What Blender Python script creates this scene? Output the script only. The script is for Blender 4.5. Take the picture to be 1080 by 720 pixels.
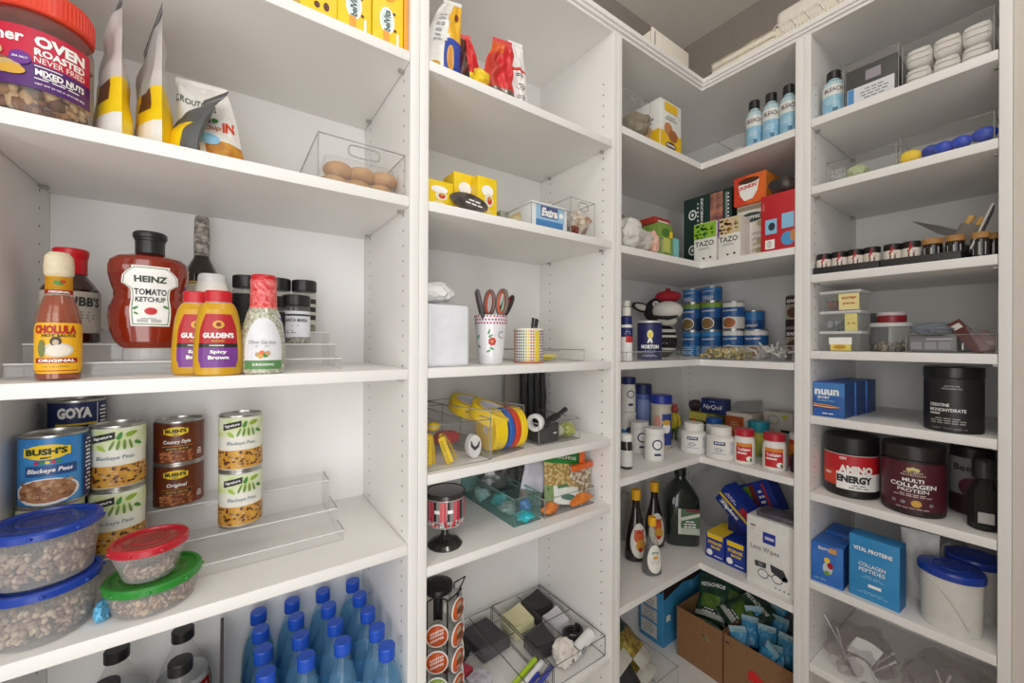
import bpy, bmesh, math, random
from mathutils import Vector, Matrix, noise
random.seed(7)
for _o in list(bpy.data.objects):
    bpy.data.objects.remove(_o)
SC = bpy.context.scene
COL = SC.collection
PI = math.pi
ZC = 1.42                                   # eye height

# ------------------------------------------------------------------ camera
FPX = 425.4
YAW, PITCH, ROLL = 0.9539, 0.0012, 0.0045
cam_d = bpy.data.cameras.new('camera'); cam_d.sensor_width = 36.0
cam_d.lens = FPX / 1080 * 36; cam_d.clip_start = 0.01
cam = bpy.data.objects.new('camera', cam_d); COL.objects.link(cam)
_F0 = Vector((-math.sin(YAW), math.cos(YAW), 0)); _R0 = Vector((math.cos(YAW), math.sin(YAW), 0)); _U0 = Vector((0, 0, 1))
_F = _F0*math.cos(PITCH) + _U0*math.sin(PITCH); _U1 = -_F0*math.sin(PITCH) + _U0*math.cos(PITCH)
_R = _R0*math.cos(ROLL) + _U1*math.sin(ROLL); _U = -_R0*math.sin(ROLL) + _U1*math.cos(ROLL)
cam.matrix_world = Matrix(((_R.x, _U.x, -_F.x, 0), (_R.y, _U.y, -_F.y, 0), (_R.z, _U.z, -_F.z, ZC), (0, 0, 0, 1)))
SC.camera = cam

# ------------------------------------------------------------------ light
w = bpy.data.worlds.new('world'); SC.world = w; w.use_nodes = True
bgn = w.node_tree.nodes['Background']; bgn.inputs[0].default_value = (1.0, .99, .975, 1); bgn.inputs[1].default_value = 0.6
def area_light(name, loc, target, sx, sy, power, col):
    d = bpy.data.lights.new(name, 'AREA'); d.shape = 'RECTANGLE'; d.size = sx; d.size_y = sy; d.energy = power; d.color = col
    o = bpy.data.objects.new(name, d); COL.objects.link(o); o.location = loc
    o.rotation_euler = (Vector(target) - Vector(loc)).to_track_quat('-Z', 'Y').to_euler()
    return o
area_light('added_doorway_fill', (1.03, -0.35, 1.40), (-1, -0.35, 1.40), 0.95, 2.3, 19, (1, .995, .985))  # fill light added in an unseen doorway, to light the left run frontally
area_light('added_window_fill', (0.35, -1.18, 1.45), (0.35, 1, 1.45), 1.0, 1.5, 11, (1, .985, .965))  # second fill added in an unseen window, to brighten the back-run shelves
lamp_d = bpy.data.lights.new('ceiling_lamp_light', 'POINT'); lamp_d.energy = 8; lamp_d.shadow_soft_size = .16; lamp_d.color = (1, .97, .93)
lamp = bpy.data.objects.new('ceiling_lamp_light', lamp_d); COL.objects.link(lamp); lamp.location = (0.05, 0.45, 2.62)
SC.view_settings.view_transform = 'Standard'
SC.view_settings.look = 'None'
SC.view_settings.exposure = 0.2
SC.view_settings.gamma = 1.0
SC.view_settings.use_curve_mapping = False
SC.cycles.transparent_max_bounces = 32
SC.cycles.max_bounces = 12
SC.cycles.diffuse_bounces = 6

# ------------------------------------------------------------------ materials
MATS = {}
def srgb(c):
    if isinstance(c, str):
        c = c.lstrip('#'); c = tuple(int(c[i:i+2], 16)/255 for i in (0, 2, 4))
    return tuple((x/12.92 if x <= .04045 else ((x+.055)/1.055)**2.4) for x in c)
def mat(col, rough=.5, metal=0, col2=None, scale=40, coat=0, bump=0, spec=.5, kind='noise', emit=0):
    """plain surface with a procedural grain; col / col2 in sRGB hex"""
    key = (col, rough, metal, col2, scale, coat, bump, spec, kind, emit)
    if key in MATS: return MATS[key]
    m = bpy.data.materials.new('surface_%03d' % len(MATS)); m.use_nodes = True
    nt = m.node_tree; b = nt.nodes['Principled BSDF']; L = nt.links
    c = srgb(col) + (1,)
    b.inputs['Roughness'].default_value = rough; b.inputs['Metallic'].default_value = metal
    b.inputs['Coat Weight'].default_value = coat; b.inputs['Specular IOR Level'].default_value = spec
    tc = nt.nodes.new('ShaderNodeTexCoord')
    if kind == 'voronoi':
        t = nt.nodes.new('ShaderNodeTexVoronoi'); out = t.outputs['Distance']; t.inputs['Scale'].default_value = scale
    else:
        t = nt.nodes.new('ShaderNodeTexNoise'); out = t.outputs['Fac']; t.inputs['Scale'].default_value = scale; t.inputs['Detail'].default_value = 3
    L.new(tc.outputs['Object'], t.inputs['Vector'])
    r = nt.nodes.new('ShaderNodeValToRGB'); r.color_ramp.elements[0].position = .35; r.color_ramp.elements[1].position = .65
    c2 = srgb(col2) + (1,) if col2 else tuple(min(1, x*.94) for x in c[:3]) + (1,)
    r.color_ramp.elements[0].color = c; r.color_ramp.elements[1].color = c2
    L.new(out, r.inputs['Fac']); L.new(r.outputs['Color'], b.inputs['Base Color'])
    if bump:
        bp = nt.nodes.new('ShaderNodeBump'); bp.inputs['Strength'].default_value = bump; bp.inputs['Distance'].default_value = .002
        L.new(out, bp.inputs['Height']); L.new(bp.outputs['Normal'], b.inputs['Normal'])
    if emit:
        b.inputs['Emission Color'].default_value = c; b.inputs['Emission Strength'].default_value = emit
    MATS[key] = m
    return m
def clear(tint='#f4f6f6', body=0.06, refl=1.0, rough=.04, haze='#ffffff'):
    """thin clear plastic: mostly see-through, Fresnel gloss, a little milky body"""
    key = ('clear', tint, body, refl, rough, haze)
    if key in MATS: return MATS[key]
    m = bpy.data.materials.new('clear_%03d' % len(MATS)); m.use_nodes = True
    nt = m.node_tree; nt.nodes.remove(nt.nodes['Principled BSDF']); L = nt.links
    out = nt.nodes['Material Output']
    tr = nt.nodes.new('ShaderNodeBsdfTransparent'); tr.inputs[0].default_value = srgb(tint) + (1,)
    df = nt.nodes.new('ShaderNodeBsdfDiffuse')
    tc = nt.nodes.new('ShaderNodeTexCoord'); nz = nt.nodes.new('ShaderNodeTexNoise'); nz.inputs['Scale'].default_value = 25
    L.new(tc.outputs['Object'], nz.inputs['Vector'])
    mr = nt.nodes.new('ShaderNodeMixRGB'); h = srgb(haze); mr.inputs[1].default_value = h + (1,); mr.inputs[2].default_value = tuple(x*.92 for x in h) + (1,)
    L.new(nz.outputs['Fac'], mr.inputs[0]); L.new(mr.outputs[0], df.inputs[0])
    mx = nt.nodes.new('ShaderNodeMixShader'); mx.inputs[0].default_value = body
    L.new(tr.outputs[0], mx.inputs[1]); L.new(df.outputs[0], mx.inputs[2])
    gl = nt.nodes.new('ShaderNodeBsdfGlossy'); gl.inputs['Roughness'].default_value = rough
    lw = nt.nodes.new('ShaderNodeLayerWeight'); lw.inputs[0].default_value = .5
    pw = nt.nodes.new('ShaderNodeMath'); pw.operation = 'POWER'; pw.inputs[1].default_value = 5.0
    L.new(lw.outputs['Facing'], pw.inputs[0])
    mu = nt.nodes.new('ShaderNodeMath'); mu.operation = 'MULTIPLY_ADD'; mu.inputs[1].default_value = .45*refl; mu.inputs[2].default_value = .025*refl
    L.new(pw.outputs[0], mu.inputs[0])
    m2 = nt.nodes.new('ShaderNodeMixShader'); L.new(mu.outputs[0], m2.inputs[0]); L.new(mx.outputs[0], m2.inputs[1]); L.new(gl.outputs[0], m2.inputs[2])
    L.new(m2.outputs[0], out.inputs[0])
    MATS[key] = m
    return m

# ------------------------------------------------------------------ mesh building
class MB:
    """collects shapes with several materials; build() links ONE mesh object"""
    def __init__(s): s.v = []; s.f = []; s.m = []; s.sm = []; s.mats = []; s.ch = []
    def mi(s, m):
        if m not in s.mats: s.mats.append(m)
        return s.mats.index(m)
    def add(s, verts, faces, m, smooth=False):
        s.ch.append((len(s.v), len(s.v)+len(verts), len(s.f), len(s.f)+len(faces)))
        o = len(s.v); k = s.mi(m) if not isinstance(m, (list, tuple)) else None
        s.v += [tuple(p) for p in verts]
        for i, f in enumerate(faces):
            s.f.append([o+j for j in f]); s.m.append(k if k is not None else s.mi(m[i])); s.sm.append(smooth)
        return s
    def box(s, x0, x1, y0, y1, z0, z1, m, bev=0):
        if bev <= 0:
            v = [(x, y, z) for z in (z0, z1) for y in (y0, y1) for x in (x0, x1)]
            return s.add(v, [(0, 2, 3, 1), (4, 5, 7, 6), (0, 1, 5, 4), (2, 6, 7, 3), (0, 4, 6, 2), (1, 3, 7, 5)], m)
        bm = bmesh.new(); bmesh.ops.create_cube(bm, size=1)
        for p in bm.verts: p.co = ((x0+x1)/2 + p.co.x*(x1-x0), (y0+y1)/2 + p.co.y*(y1-y0), (z0+z1)/2 + p.co.z*(z1-z0))
        bev = min(bev, .45*min(x1-x0, y1-y0, z1-z0))
        bmesh.ops.bevel(bm, geom=bm.edges[:], offset=bev, segments=2, profile=.6, affect='EDGES')
        s.bm(bm, m, True); return s
    def bm(s, bm, m, smooth=False):
        bm.verts.index_update()
        s.add([p.co[:] for p in bm.verts], [[q.index for q in f.verts] for f in bm.faces], m, smooth); bm.free(); return s
    def lathe(s, prof, m, seg=28, c=(0, 0), sx=1, sy=1, cap=True, smooth=True, a0=0, ms=None):
        """profile [(r, z)] turned about z; ms = material for each profile band"""
        n = len(prof); v = []
        for r, z in prof:
            for k in range(seg):
                a = a0 + 2*PI*k/seg; v.append((c[0]+r*sx*math.cos(a), c[1]+r*sy*math.sin(a), z))
        for i in range(n-1):
            fs = [(i*seg+k, i*seg+(k+1) % seg, (i+1)*seg+(k+1) % seg, (i+1)*seg+k) for k in range(seg)]
            s._part(v, fs, ms[i] if ms else m, smooth)
        caps = []
        if cap and prof[0][0] > 1e-6: caps.append((tuple(reversed(range(seg))), ms[0] if ms else m))
        if cap and prof[-1][0] > 1e-6: caps.append((tuple((n-1)*seg+k for k in range(seg)), ms[-1] if ms else m))
        for f, mm in caps:
            s.add([v[j] for j in f], [tuple(range(len(f)))], mm)
        return s
    def _part(s, v, fs, m, smooth):
        mp = {}; vv = []; ff = []
        for f in fs:
            g = []
            for j in f:
                if j not in mp: mp[j] = len(vv); vv.append(v[j])
                g.append(mp[j])
            ff.append(g)
        s.add(vv, ff, m, smooth)
    def prism(s, pts, m, axis='z', a=0, b=1, smooth=False):
        """closed outline extruded from a to b along an axis (outline in the other two axes, in order)"""
        n = len(pts)
        def P(p, t): return {'z': (p[0], p[1], t), 'y': (p[0], t, p[1]), 'x': (t, p[0], p[1])}[axis]
        v = [P(p, a) for p in pts] + [P(p, b) for p in pts]
        f = [(i, (i+1) % n, n+(i+1) % n, n+i) for i in range(n)]
        s.add(v, f, m, smooth); s.add(v[:n], [tuple(reversed(range(n)))], m); s.add(v[n:], [tuple(range(n))], m)
        return s
    def tube(s, pts, r, m, seg=8, closed=False, flat=1.0):
        pts = [Vector(p) for p in pts]; n = len(pts); v = []; up = Vector((0, 0, 1))
        rr = r if isinstance(r, (list, tuple)) else [r]*n
        prev = None
        for i, p in enumerate(pts):
            if closed: t = pts[(i+1) % n] - pts[i-1]
            else: t = pts[min(i+1, n-1)] - pts[max(i-1, 0)]
            t = t.normalized() if t.length > 1e-9 else Vector((0, 0, 1))
            if prev is None:
                a = t.cross(up)
                if a.length < 1e-3: a = t.cross(Vector((1, 0, 0)))
            else:
                a = prev - t*prev.dot(t)
                if a.length < 1e-6: a = t.cross(up)
            a.normalize(); prev = a; b = t.cross(a)
            for k in range(seg):
                an = 2*PI*k/seg; v.append(p + a*rr[i]*math.cos(an) + b*rr[i]*flat*math.sin(an))
        f = []
        for i in range(n if closed else n-1):
            j = (i+1) % n
            f += [(i*seg+k, i*seg+(k+1) % seg, j*seg+(k+1) % seg, j*seg+k) for k in range(seg)]
        s.add(v, f, m, True)
        if not closed:
            s.add(v[:seg], [tuple(reversed(range(seg)))], m); s.add(v[-seg:], [tuple(range(seg))], m)
        return s
    def ball(s, c, r, m, sx=1, sy=1, sz=1, sub=1, rot=None, jitter=0):
        bm = bmesh.new(); bmesh.ops.create_icosphere(bm, subdivisions=sub, radius=1)
        R = rot or Matrix.Identity(3)
        for p in bm.verts:
            k = 1 + (random.random()-.5)*jitter
            p.co = Vector(c) + R @ Vector((p.co.x*r*sx*k, p.co.y*r*sy*k, p.co.z*r*sz*k))
        s.bm(bm, m, sub > 0); return s
    def grid(s, fn, nu, nv, m, smooth=True, flip=False):
        """fn(u,v in 0..1) -> point; m may be a function(u,v) -> material"""
        v = [fn(i/nu, j/nv) for j in range(nv+1) for i in range(nu+1)]; W = nu+1
        f = []; ms = []
        for j in range(nv):
            for i in range(nu):
                q = (j*W+i, j*W+i+1, (j+1)*W+i+1, (j+1)*W+i)
                f.append(q[::-1] if flip else q); ms.append(m((i+.5)/nu, (j+.5)/nv) if callable(m) else m)
        s.add(v, f, ms, smooth); return s
    def clusters(s):
        """chunks of flat print that lie far from one another"""
        bx = []
        for a, b, c, d in s.ch:
            P = s.v[a:b]; bx.append(([min(p[i] for p in P) for i in range(3)], [max(p[i] for p in P) for i in range(3)]))
        n = len(bx); root = list(range(n))
        def find(i):
            while root[i] != i: i = root[i]
            return i
        size = [math.dist(lo, hi) for lo, hi in bx]
        for i in range(n):
            for j in range(i):
                if find(i) == find(j): continue
                gap = math.sqrt(sum(max(0, bx[i][0][k]-bx[j][1][k], bx[j][0][k]-bx[i][1][k])**2 for k in range(3)))
                if gap < max(.018, .4*max(size[i], size[j])): root[find(i)] = find(j)
        g = {}
        for i in range(n): g.setdefault(find(i), []).append(i)
        return list(g.values())
    def build(s, name, parent=None, loc=None, rz=0, label=None):
        if name in ('print', 'label', 'neck_label') and 1 < len(s.ch) < 400:
            cl = s.clusters()
            if 1 < len(cl) <= 14:
                objs = []
                for grp in cl:
                    t = MB(); t.mats = s.mats
                    for i in grp:
                        a, b, c, d = s.ch[i]; o = len(t.v)-a
                        t.v += s.v[a:b]; t.f += [[q+o for q in f] for f in s.f[c:d]]; t.m += s.m[c:d]; t.sm += s.sm[c:d]
                    objs.append(t.build(name, parent, loc, rz, label))
                return objs[0]
        me = bpy.data.meshes.new(name); me.from_pydata(s.v, [], s.f)
        for m in s.mats: me.materials.append(m)
        me.polygons.foreach_set('material_index', s.m); me.polygons.foreach_set('use_smooth', s.sm); me.update()
        o = bpy.data.objects.new(name, me); COL.objects.link(o)
        if parent: o.parent = parent
        if loc: o.location = loc
        if rz: o.rotation_euler = (0, 0, rz)
        if label: o['label'] = label
        return o

LAY = .00011
def lift(mb, mapf, extra=0):
    mb.lay = getattr(mb, 'lay', 0) + 1
    k = LAY*min(mb.lay, 12) + extra; e = 2e-4
    def g(x, z):
        p = Vector(mapf(x, z)); a = Vector(mapf(x+e, z)) - p; b = Vector(mapf(x, z+e)) - p
        n = a.cross(b)
        if n.length < 1e-14: n = Vector((0, -1, 0))
        return tuple(p + n.normalized()*k)
    return g
TXT = {}
def text_mesh(t, bold=0.0, shear=0.0):
    key = (t, bold, shear)
    if key not in TXT:
        c = bpy.data.curves.new('lettering', 'FONT'); c.body = t; c.size = 1; c.resolution_u = 2; c.offset = bold; c.shear = shear
        c.align_x = 'CENTER'; c.align_y = 'CENTER'
        o = bpy.data.objects.new('lettering', c); COL.objects.link(o)
        dg = bpy.context.evaluated_depsgraph_get(); me = o.evaluated_get(dg).to_mesh()
        v = [tuple(p.co) for p in me.vertices]; f = [tuple(p.vertices) for p in me.polygons]
        o.evaluated_get(dg).to_mesh_clear(); bpy.data.objects.remove(o); bpy.data.curves.remove(c)
        xs = [p[0] for p in v] or [0]; ys = [p[1] for p in v] or [0]
        area = 0.0
        for q in f:
            for a, b in zip(q[1:], q[2:]): area += abs((v[a][0]-v[q[0]][0])*(v[b][1]-v[q[0]][1]) - (v[a][1]-v[q[0]][1])*(v[b][0]-v[q[0]][0]))/2
        if bold > 0 and (area < .10*len(t.replace(' ', '')) or max(ys)-min(ys) > 1.5 or max(xs)-min(xs) > 1.2*len(t)):      # the outline closed up: set it lighter
            TXT[key] = text_mesh(t, bold-.01 if bold > .0101 else 0.0, shear)
        else:
            TXT[key] = (v, f, min(xs), max(xs), min(ys), max(ys))
    return TXT[key]
def text(mb, t, m, cx, cz, w=None, h=None, mapf=None, bold=.0, shear=0., rot=0, y=0):
    """lettering centred on (cx, cz) of a front; w / h its full width / height; mapf(x, z) -> 3D point"""
    v, f, x0, x1, y0, y1 = text_mesh(t, bold, shear)
    if not f: return
    tw = x1-x0; thh = y1-y0
    kx = w/tw if w else None; ky = h/thh if h else None
    if kx is None: kx = ky
    if ky is None: ky = kx
    mapf = lift(mb, mapf or (lambda x, z: (x, y, z)), .0002)
    ca, sa = math.cos(rot), math.sin(rot); out = []
    for p in v:
        a = (p[0]-(x0+x1)/2)*kx; b = (p[1]-(y0+y1)/2)*ky
        out.append(mapf(cx + a*ca - b*sa, cz + a*sa + b*ca))
    mb.add(out, f, m)
def cylmap(r, c=(0, 0), a0=-PI/2, sx=1, sy=1):
    """arc length x -> around a cylinder whose front looks to -y"""
    return lambda x, z: (c[0] + r*sx*math.cos(a0 + x/r), c[1] + r*sy*math.sin(a0 + x/r), z)
def lines(mb, m, cx, cz, w, h, n, mapf=None, y=0, seed=1):
    """rows of small print as thin bars"""
    rnd = random.Random(seed); mapf = lift(mb, mapf or (lambda x, z: (x, y, z)))
    for i in range(n):
        z = cz + h/2 - (i+.5)*h/n; ww = w*(.6+.4*rnd.random()); t = h/n*.22
        k = max(1, int(ww/.012)); 
        for j in range(k):
            a = cx - ww/2 + ww*j/k; b = cx - ww/2 + ww*(j+.8)/k
            mb.add([mapf(a, z-t), mapf(b, z-t), mapf(b, z+t), mapf(a, z+t)], [(0, 1, 2, 3)], m)
def patch(mb, m, x0, x1, z0, z1, mapf=None, y=0, n=10):
    """flat print: a rectangle wrapped by mapf"""
    mapf = lift(mb, mapf or (lambda x, z: (x, y, z)))
    v = []; f = []
    for i in range(n+1):
        x = x0+(x1-x0)*i/n; v += [mapf(x, z0), mapf(x, z1)]
    f = [(2*i, 2*i+2, 2*i+3, 2*i+1) for i in range(n)]
    mb.add(v, f, m, True)
def disc(mb, m, cx, cz, rx, rz, mapf=None, y=0, n=20, a0=0, a1=2*PI, layer=True):
    mapf = lift(mb, mapf or (lambda x, z: (x, y, z))) if layer else mapf
    nr = max(1, min(6, math.ceil(max(rx, rz)/.006)))
    v = [mapf(cx, cz)] + [mapf(cx+rx*i/nr*math.cos(a0+(a1-a0)*k/n), cz+rz*i/nr*math.sin(a0+(a1-a0)*k/n)) for i in range(1, nr+1) for k in range(n+1)]
    fs = [(0, k+1, k+2) for k in range(n)]; W = n+1
    for i in range(nr-1): fs += [(1+i*W+k, 1+(i+1)*W+k, 2+(i+1)*W+k, 2+i*W+k) for k in range(n)]
    mb.add(v, fs, m)
def poly(mb, m, pts, mapf=None, y=0):
    mapf = lift(mb, mapf or (lambda x, z: (x, y, z)))
    mb.add([mapf(*p) for p in pts], [tuple(range(len(pts)))], m)
def blobs(mb, ms, n, fn, r, seed=3, flat=.7, sub=1, jitter=.25):
    rnd = random.Random(seed); random.seed(seed)
    for i in range(n):
        from mathutils import Euler
        R = Euler((rnd.random()*6, rnd.random()*6, rnd.random()*6)).to_matrix()
        k = r*(.7+.6*rnd.random())
        mb.ball(fn(rnd), k, rnd.choice(ms), 1.25, 1, flat, sub, R, jitter)

def thing(name, label, cat, loc=(0, 0, 0), rz=0, group=None):
    o = bpy.data.objects.new(name, None); o.empty_display_size = .05; COL.objects.link(o)
    o.location = loc; o.rotation_euler = (0, 0, rz); o['label'] = label; o['category'] = cat
    if group: o['group'] = group
    return o
def tag(o, label, cat, group=None):
    o['label'] = label; o['category'] = cat
    if group: o['group'] = group
    return o
def copy_tree(o, parent=None):
    c = o.copy(); COL.objects.link(c)
    if parent: c.parent = parent
    for ch in [q for q in o.children]: copy_tree(ch, c)
    return c
def dup(o, loc, rz=0, label=None):
    c = copy_tree(o); c.location = loc; c.rotation_euler = (0, 0, rz)
    if label: c['label'] = label
    return c
def stuff(o): o['kind'] = 'stuff'; return o
def struct(o): o['kind'] = 'structure'; return o

# ------------------------------------------------------------------ the plan of the pantry
X1 = -0.80; Y2 = 1.411                      # shelf fronts: left run, back run
DL, DR = .335, .42                          # depths of the two runs
YA0, YA1 = -.274, .308                      # left run, near bay
YB0, YB1 = .349, .929                       # left run, far bay
YC0 = .970                                  # corner starts
XC1 = -.504; XR0, XR1 = -.464, -.107        # corner ends, back-run bay
ST = .021                                   # shelf thickness
ZL = dict(a1=.598, a2=.299, a3=-.057, a4=-.419, a5=-.925, b1=.598, b2=.299, b3=-.057, b4=-.284, b5=-.479, b6=-.925,
          c1=.654, c2=.2935, c3=-.060, c4=-.413, c5=-.800, c6=-1.26, r1=.663, r2=.4635, r3=.2025, r4=-.0225, r5=-.214, r6=-.440, r7=-.700, r8=-.945, top=.951)
Z = {k: ZC + v for k, v in ZL.items()}
def PL(u, d, z=0, du=0):
    """a spot on the left run: d behind the shelf front, in the sight line of column u at eye level"""
    t = (u-540)/FPX; x = X1-d; k = x/(-math.sin(YAW) + math.cos(YAW)*t)
    return Vector((x, k*(math.cos(YAW) + math.sin(YAW)*t) + du, z))
def PR(u, d, z=0):
    t = (u-540)/FPX; y = Y2+d; k = y/(math.cos(YAW) + math.sin(YAW)*t)
    return Vector((k*(-math.sin(YAW) + math.cos(YAW)*t), y, z))
LF = PI/2                                   # facing out of the left run
# ------------------------------------------------------------------ room shell
WHITE = mat('#f0eeeb', .42, col2='#edebe8', scale=6, spec=.4)
BACKW = mat('#f0efed', .5, col2='#edecea', scale=6, spec=.3)
WALLP = mat('#a39c94', .8, col2='#9e978f', scale=60, bump=.05)
CEILP = mat('#f2eee5', .85, col2='#efebe2', scale=60, bump=.05)
FLOORP = mat('#b9a890', .5, col2='#a8967d', scale=8)
HOLE = mat('#5b554e', .9)
PIN = mat('#b8b4ac', .35, .6)
XW0, YW1, XW1, YW0, ZCEIL = X1-DL-.012, Y2+DR+.012, .66, -1.0, ZC+1.456
def slab(name, *a, m):
    return struct(MB().box(*a, m).build(name))
slab('floor', XW0-.1, XW1+.1, YW0-.1, YW1+.1, -.08, 0, m=FLOORP)
slab('ceiling', XW0-.1, XW1+.1, YW0-.1, YW1+.1, ZCEIL, ZCEIL+.08, m=CEILP)
slab('wall_left', XW0-.1, XW0, YW0-.1, YW1+.1, 0, ZCEIL, m=WALLP)
slab('wall_back', XW0, XW1+.1, YW1, YW1+.1, 0, ZCEIL, m=WALLP)
mb = MB(); mb.box(XW0, -.17, YW0-.1, YW0, 0, ZCEIL, WALLP); mb.box(.87, XW1+.1, YW0-.1, YW0, 0, ZCEIL, WALLP); mb.box(-.17, .87, YW0-.1, YW0, 0, .68, WALLP); mb.box(-.17, .87, YW0-.1, YW0, 2.22, ZCEIL, WALLP)
struct(mb.build('wall_near'))
mb = MB()
for a in ((-.19, -.15, .66, 2.24), (.85, .89, .66, 2.24), (-.15, .85, .66, .70), (-.15, .85, 2.20, 2.24)): mb.box(a[0], a[1], YW0, YW0+.012, a[2], a[3], WHITE)
struct(mb.build('added_window_1'))  # frame and opening of the unseen window, added for the second fill
mb = MB(); mb.box(XW1, XW1+.1, YW0, -.85, 0, ZCEIL, WALLP); mb.box(XW1, XW1+.1, .15, YW1, 0, ZCEIL, WALLP); mb.box(XW1, XW1+.1, -.85, .15, 2.55, ZCEIL, WALLP)
struct(mb.build('wall_right'))
mb = MB()
for a, b in ((-.93, -.85), (.15, .23)): mb.box(XW1-.015, XW1, a, b, 0, 2.63, WHITE)
mb.box(XW1-.015, XW1, -.85, .15, 2.55, 2.63, WHITE)
struct(mb.build('trim_1'))  # casing of the unseen doorway, placed for the added fill light

# ------------------------------------------------------------------ shelving
def holes(parent, axis, pos, sgn, rows, zs):
    """shelf-pin holes drilled in a side panel; axis 'y' panels face +-y"""
    mb = MB()
    for q in rows:
        for z in zs:
            n = 6; pts = [(q+.0026*math.cos(2*PI*k/n), z+.0026*math.sin(2*PI*k/n)) for k in range(n)]
            p = pos + sgn*.0004
            mb.add([(a, p, b) if axis == 'y' else (p, a, b) for a, b in pts], [tuple(range(n))], HOLE)
    return stuff(mb.build('shelf_pin_holes', parent))
HZ = [ZC-1.30+.032*k for k in range(66)]
def pins(parent, items):
    for x, y, z in items:
        mb = MB(); mb.box(x-.004, x+.004, y-.006, y+.006, z-.006, z-.0005, PIN); mb.build('shelf_pin', parent)
TOPZ = ZC+.918
PT = .0202
def bay_left(y0, y1, shelves, label):
    t = thing('shelving_unit', label, 'shelves', (X1-DL/2, (y0+y1)/2, 0), 0, 'built-in white pantry shelves')
    ox, oy = -(X1-DL/2), -(y0+y1)/2
    def B(name, x0, x1, a, b, z0, z1, bev=0):
        return MB().box(x0+ox, x1+ox, a+oy, b+oy, z0, z1, WHITE, bev).build(name, t)
    B('side_panel', X1-DL, X1, y0-PT, y0, 0, TOPZ, .0012); B('side_panel', X1-DL, X1, y1, y1+PT, 0, TOPZ, .0012)
    MB().box(X1-DL-.008+ox, X1-DL+ox, y0+oy, y1+oy, 0, TOPZ, BACKW).build('back_panel', t)
    for z in shelves: B('shelf', X1-DL, X1-.001, y0+.001, y1-.001, Z[z]-ST, Z[z], .001)
    B('top_panel', X1-DL, X1-.0005, y0-PT, y1+PT, TOPZ, TOPZ+.019)
    B('plinth', X1-.05, X1-.03, y0, y1, 0, .1)
    for yy, sg in ((y0, 1), (y1, -1)):
        holes(t, 'y', yy+oy, sg, (X1-.037+ox, X1-DL+.055+ox), HZ)
        pins(t, [(x+ox, yy+sg*.006+oy, Z[z]-ST) for z in shelves for x in (X1-.037, X1-DL+.055)])
    return t
bay_left(YA0, YA1, ['a1', 'a2', 'a3', 'a4', 'a5'], 'white shelving bay holding condiments, cans and water bottles, nearest on the left')
bay_left(YB0, YB1, ['b1', 'b2', 'b3', 'b4', 'b5', 'b6'], 'white shelving bay holding mug, tape and craft bins, second on the left')
# right bay of the back run
t = thing('shelving_unit', 'white shelving bay holding protein jars and supplements, farthest right', 'shelves', ((XR0+XR1)/2, Y2+DR/2, 0), 0, 'built-in white pantry shelves')
ox, oy = -(XR0+XR1)/2, -(Y2+DR/2)
def BR(name, a, b, y0, y1, z0, z1, bev=0, m=WHITE): return MB().box(a+ox, b+ox, y0+oy, y1+oy, z0, z1, m, bev).build(name, t)
BR('side_panel', XR0-PT, XR0, Y2, Y2+DR, 0, TOPZ, .0012)
BR('side_panel', XR1, XR1+PT, Y2, Y2+DR, 0, TOPZ, .0012)
BR('back_panel', XR0, XR1, Y2+DR, Y2+DR+.008, 0, TOPZ, 0, BACKW)
for k in range(1, 9): BR('shelf', XR0+.001, XR1-.001, Y2+.001, Y2+DR, Z['r%d' % k]-ST-.002, Z['r%d' % k], .001)
BR('top_panel', XR0-PT, XR1+PT, Y2+.0005, Y2+DR, TOPZ, TOPZ+.019)
BR('plinth', XR0, XR1, Y2+.03, Y2+.05, 0, .1)
for xx, sg in ((XR0, 1), (XR1, -1)):
    holes(t, 'x', xx+ox, sg, (Y2+.037+oy, Y2+DR-.055+oy), HZ)
    pins(t, [(xx+sg*.006+ox, y+oy, Z['r%d' % k]-ST-.002) for k in range(1, 9) for y in (Y2+.037, Y2+DR-.055)])
# corner bay with L-shaped shelves
t = thing('shelving_unit', 'white corner shelving bay with L-shaped shelves', 'shelves', (X1-DL/2, Y2+DR/2, 0), 0, 'built-in white pantry shelves')
ox, oy = -(X1-DL/2), -(Y2+DR/2)
def BC(name, a, b, y0, y1, z0, z1, bev=0, m=WHITE): return MB().box(a+ox, b+ox, y0+oy, y1+oy, z0, z1, m, bev).build(name, t)
BC('side_panel', X1-DL, X1, YC0-PT, YC0, 0, TOPZ, .0012)
BC('side_panel', XC1, XC1+PT, Y2, Y2+DR, 0, TOPZ, .0012)
BC('back_panel', X1-DL-.008, X1-DL, YC0, Y2+DR+.008, 0, TOPZ, 0, BACKW)
BC('back_panel', X1-DL, XC1, Y2+DR, Y2+DR+.008, 0, TOPZ, 0, BACKW)
for k in range(1, 7):
    zz = Z['c%d' % k]
    pts = [(X1-DL, YC0+.001), (X1-.001, YC0+.001), (X1-.001, Y2+.001), (XC1-.001, Y2+.001), (XC1-.001, Y2+DR), (X1-DL, Y2+DR)]
    MB().prism([(a+ox, b+oy) for a, b in pts], WHITE, 'z', zz-ST-.001, zz).build('shelf', t)
pts = [(X1-DL, YC0-PT), (X1-.0005, YC0-PT), (X1-.0005, Y2+.0005), (XC1+PT, Y2+.0005), (XC1+PT, Y2+DR), (X1-DL, Y2+DR)]
MB().prism([(a+ox, b+oy) for a, b in pts], WHITE, 'z', TOPZ, TOPZ+.019).build('top_panel', t)
holes(t, 'y', YC0+oy, 1, (X1-.037+ox, X1-DL+.055+ox), HZ)
holes(t, 'x', XC1+ox, -1, (Y2+.037+oy, Y2+DR-.055+oy), HZ)
holes(t, 'y', Y2+DR+oy, -1, (X1-DL+.04+ox,), HZ)
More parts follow.
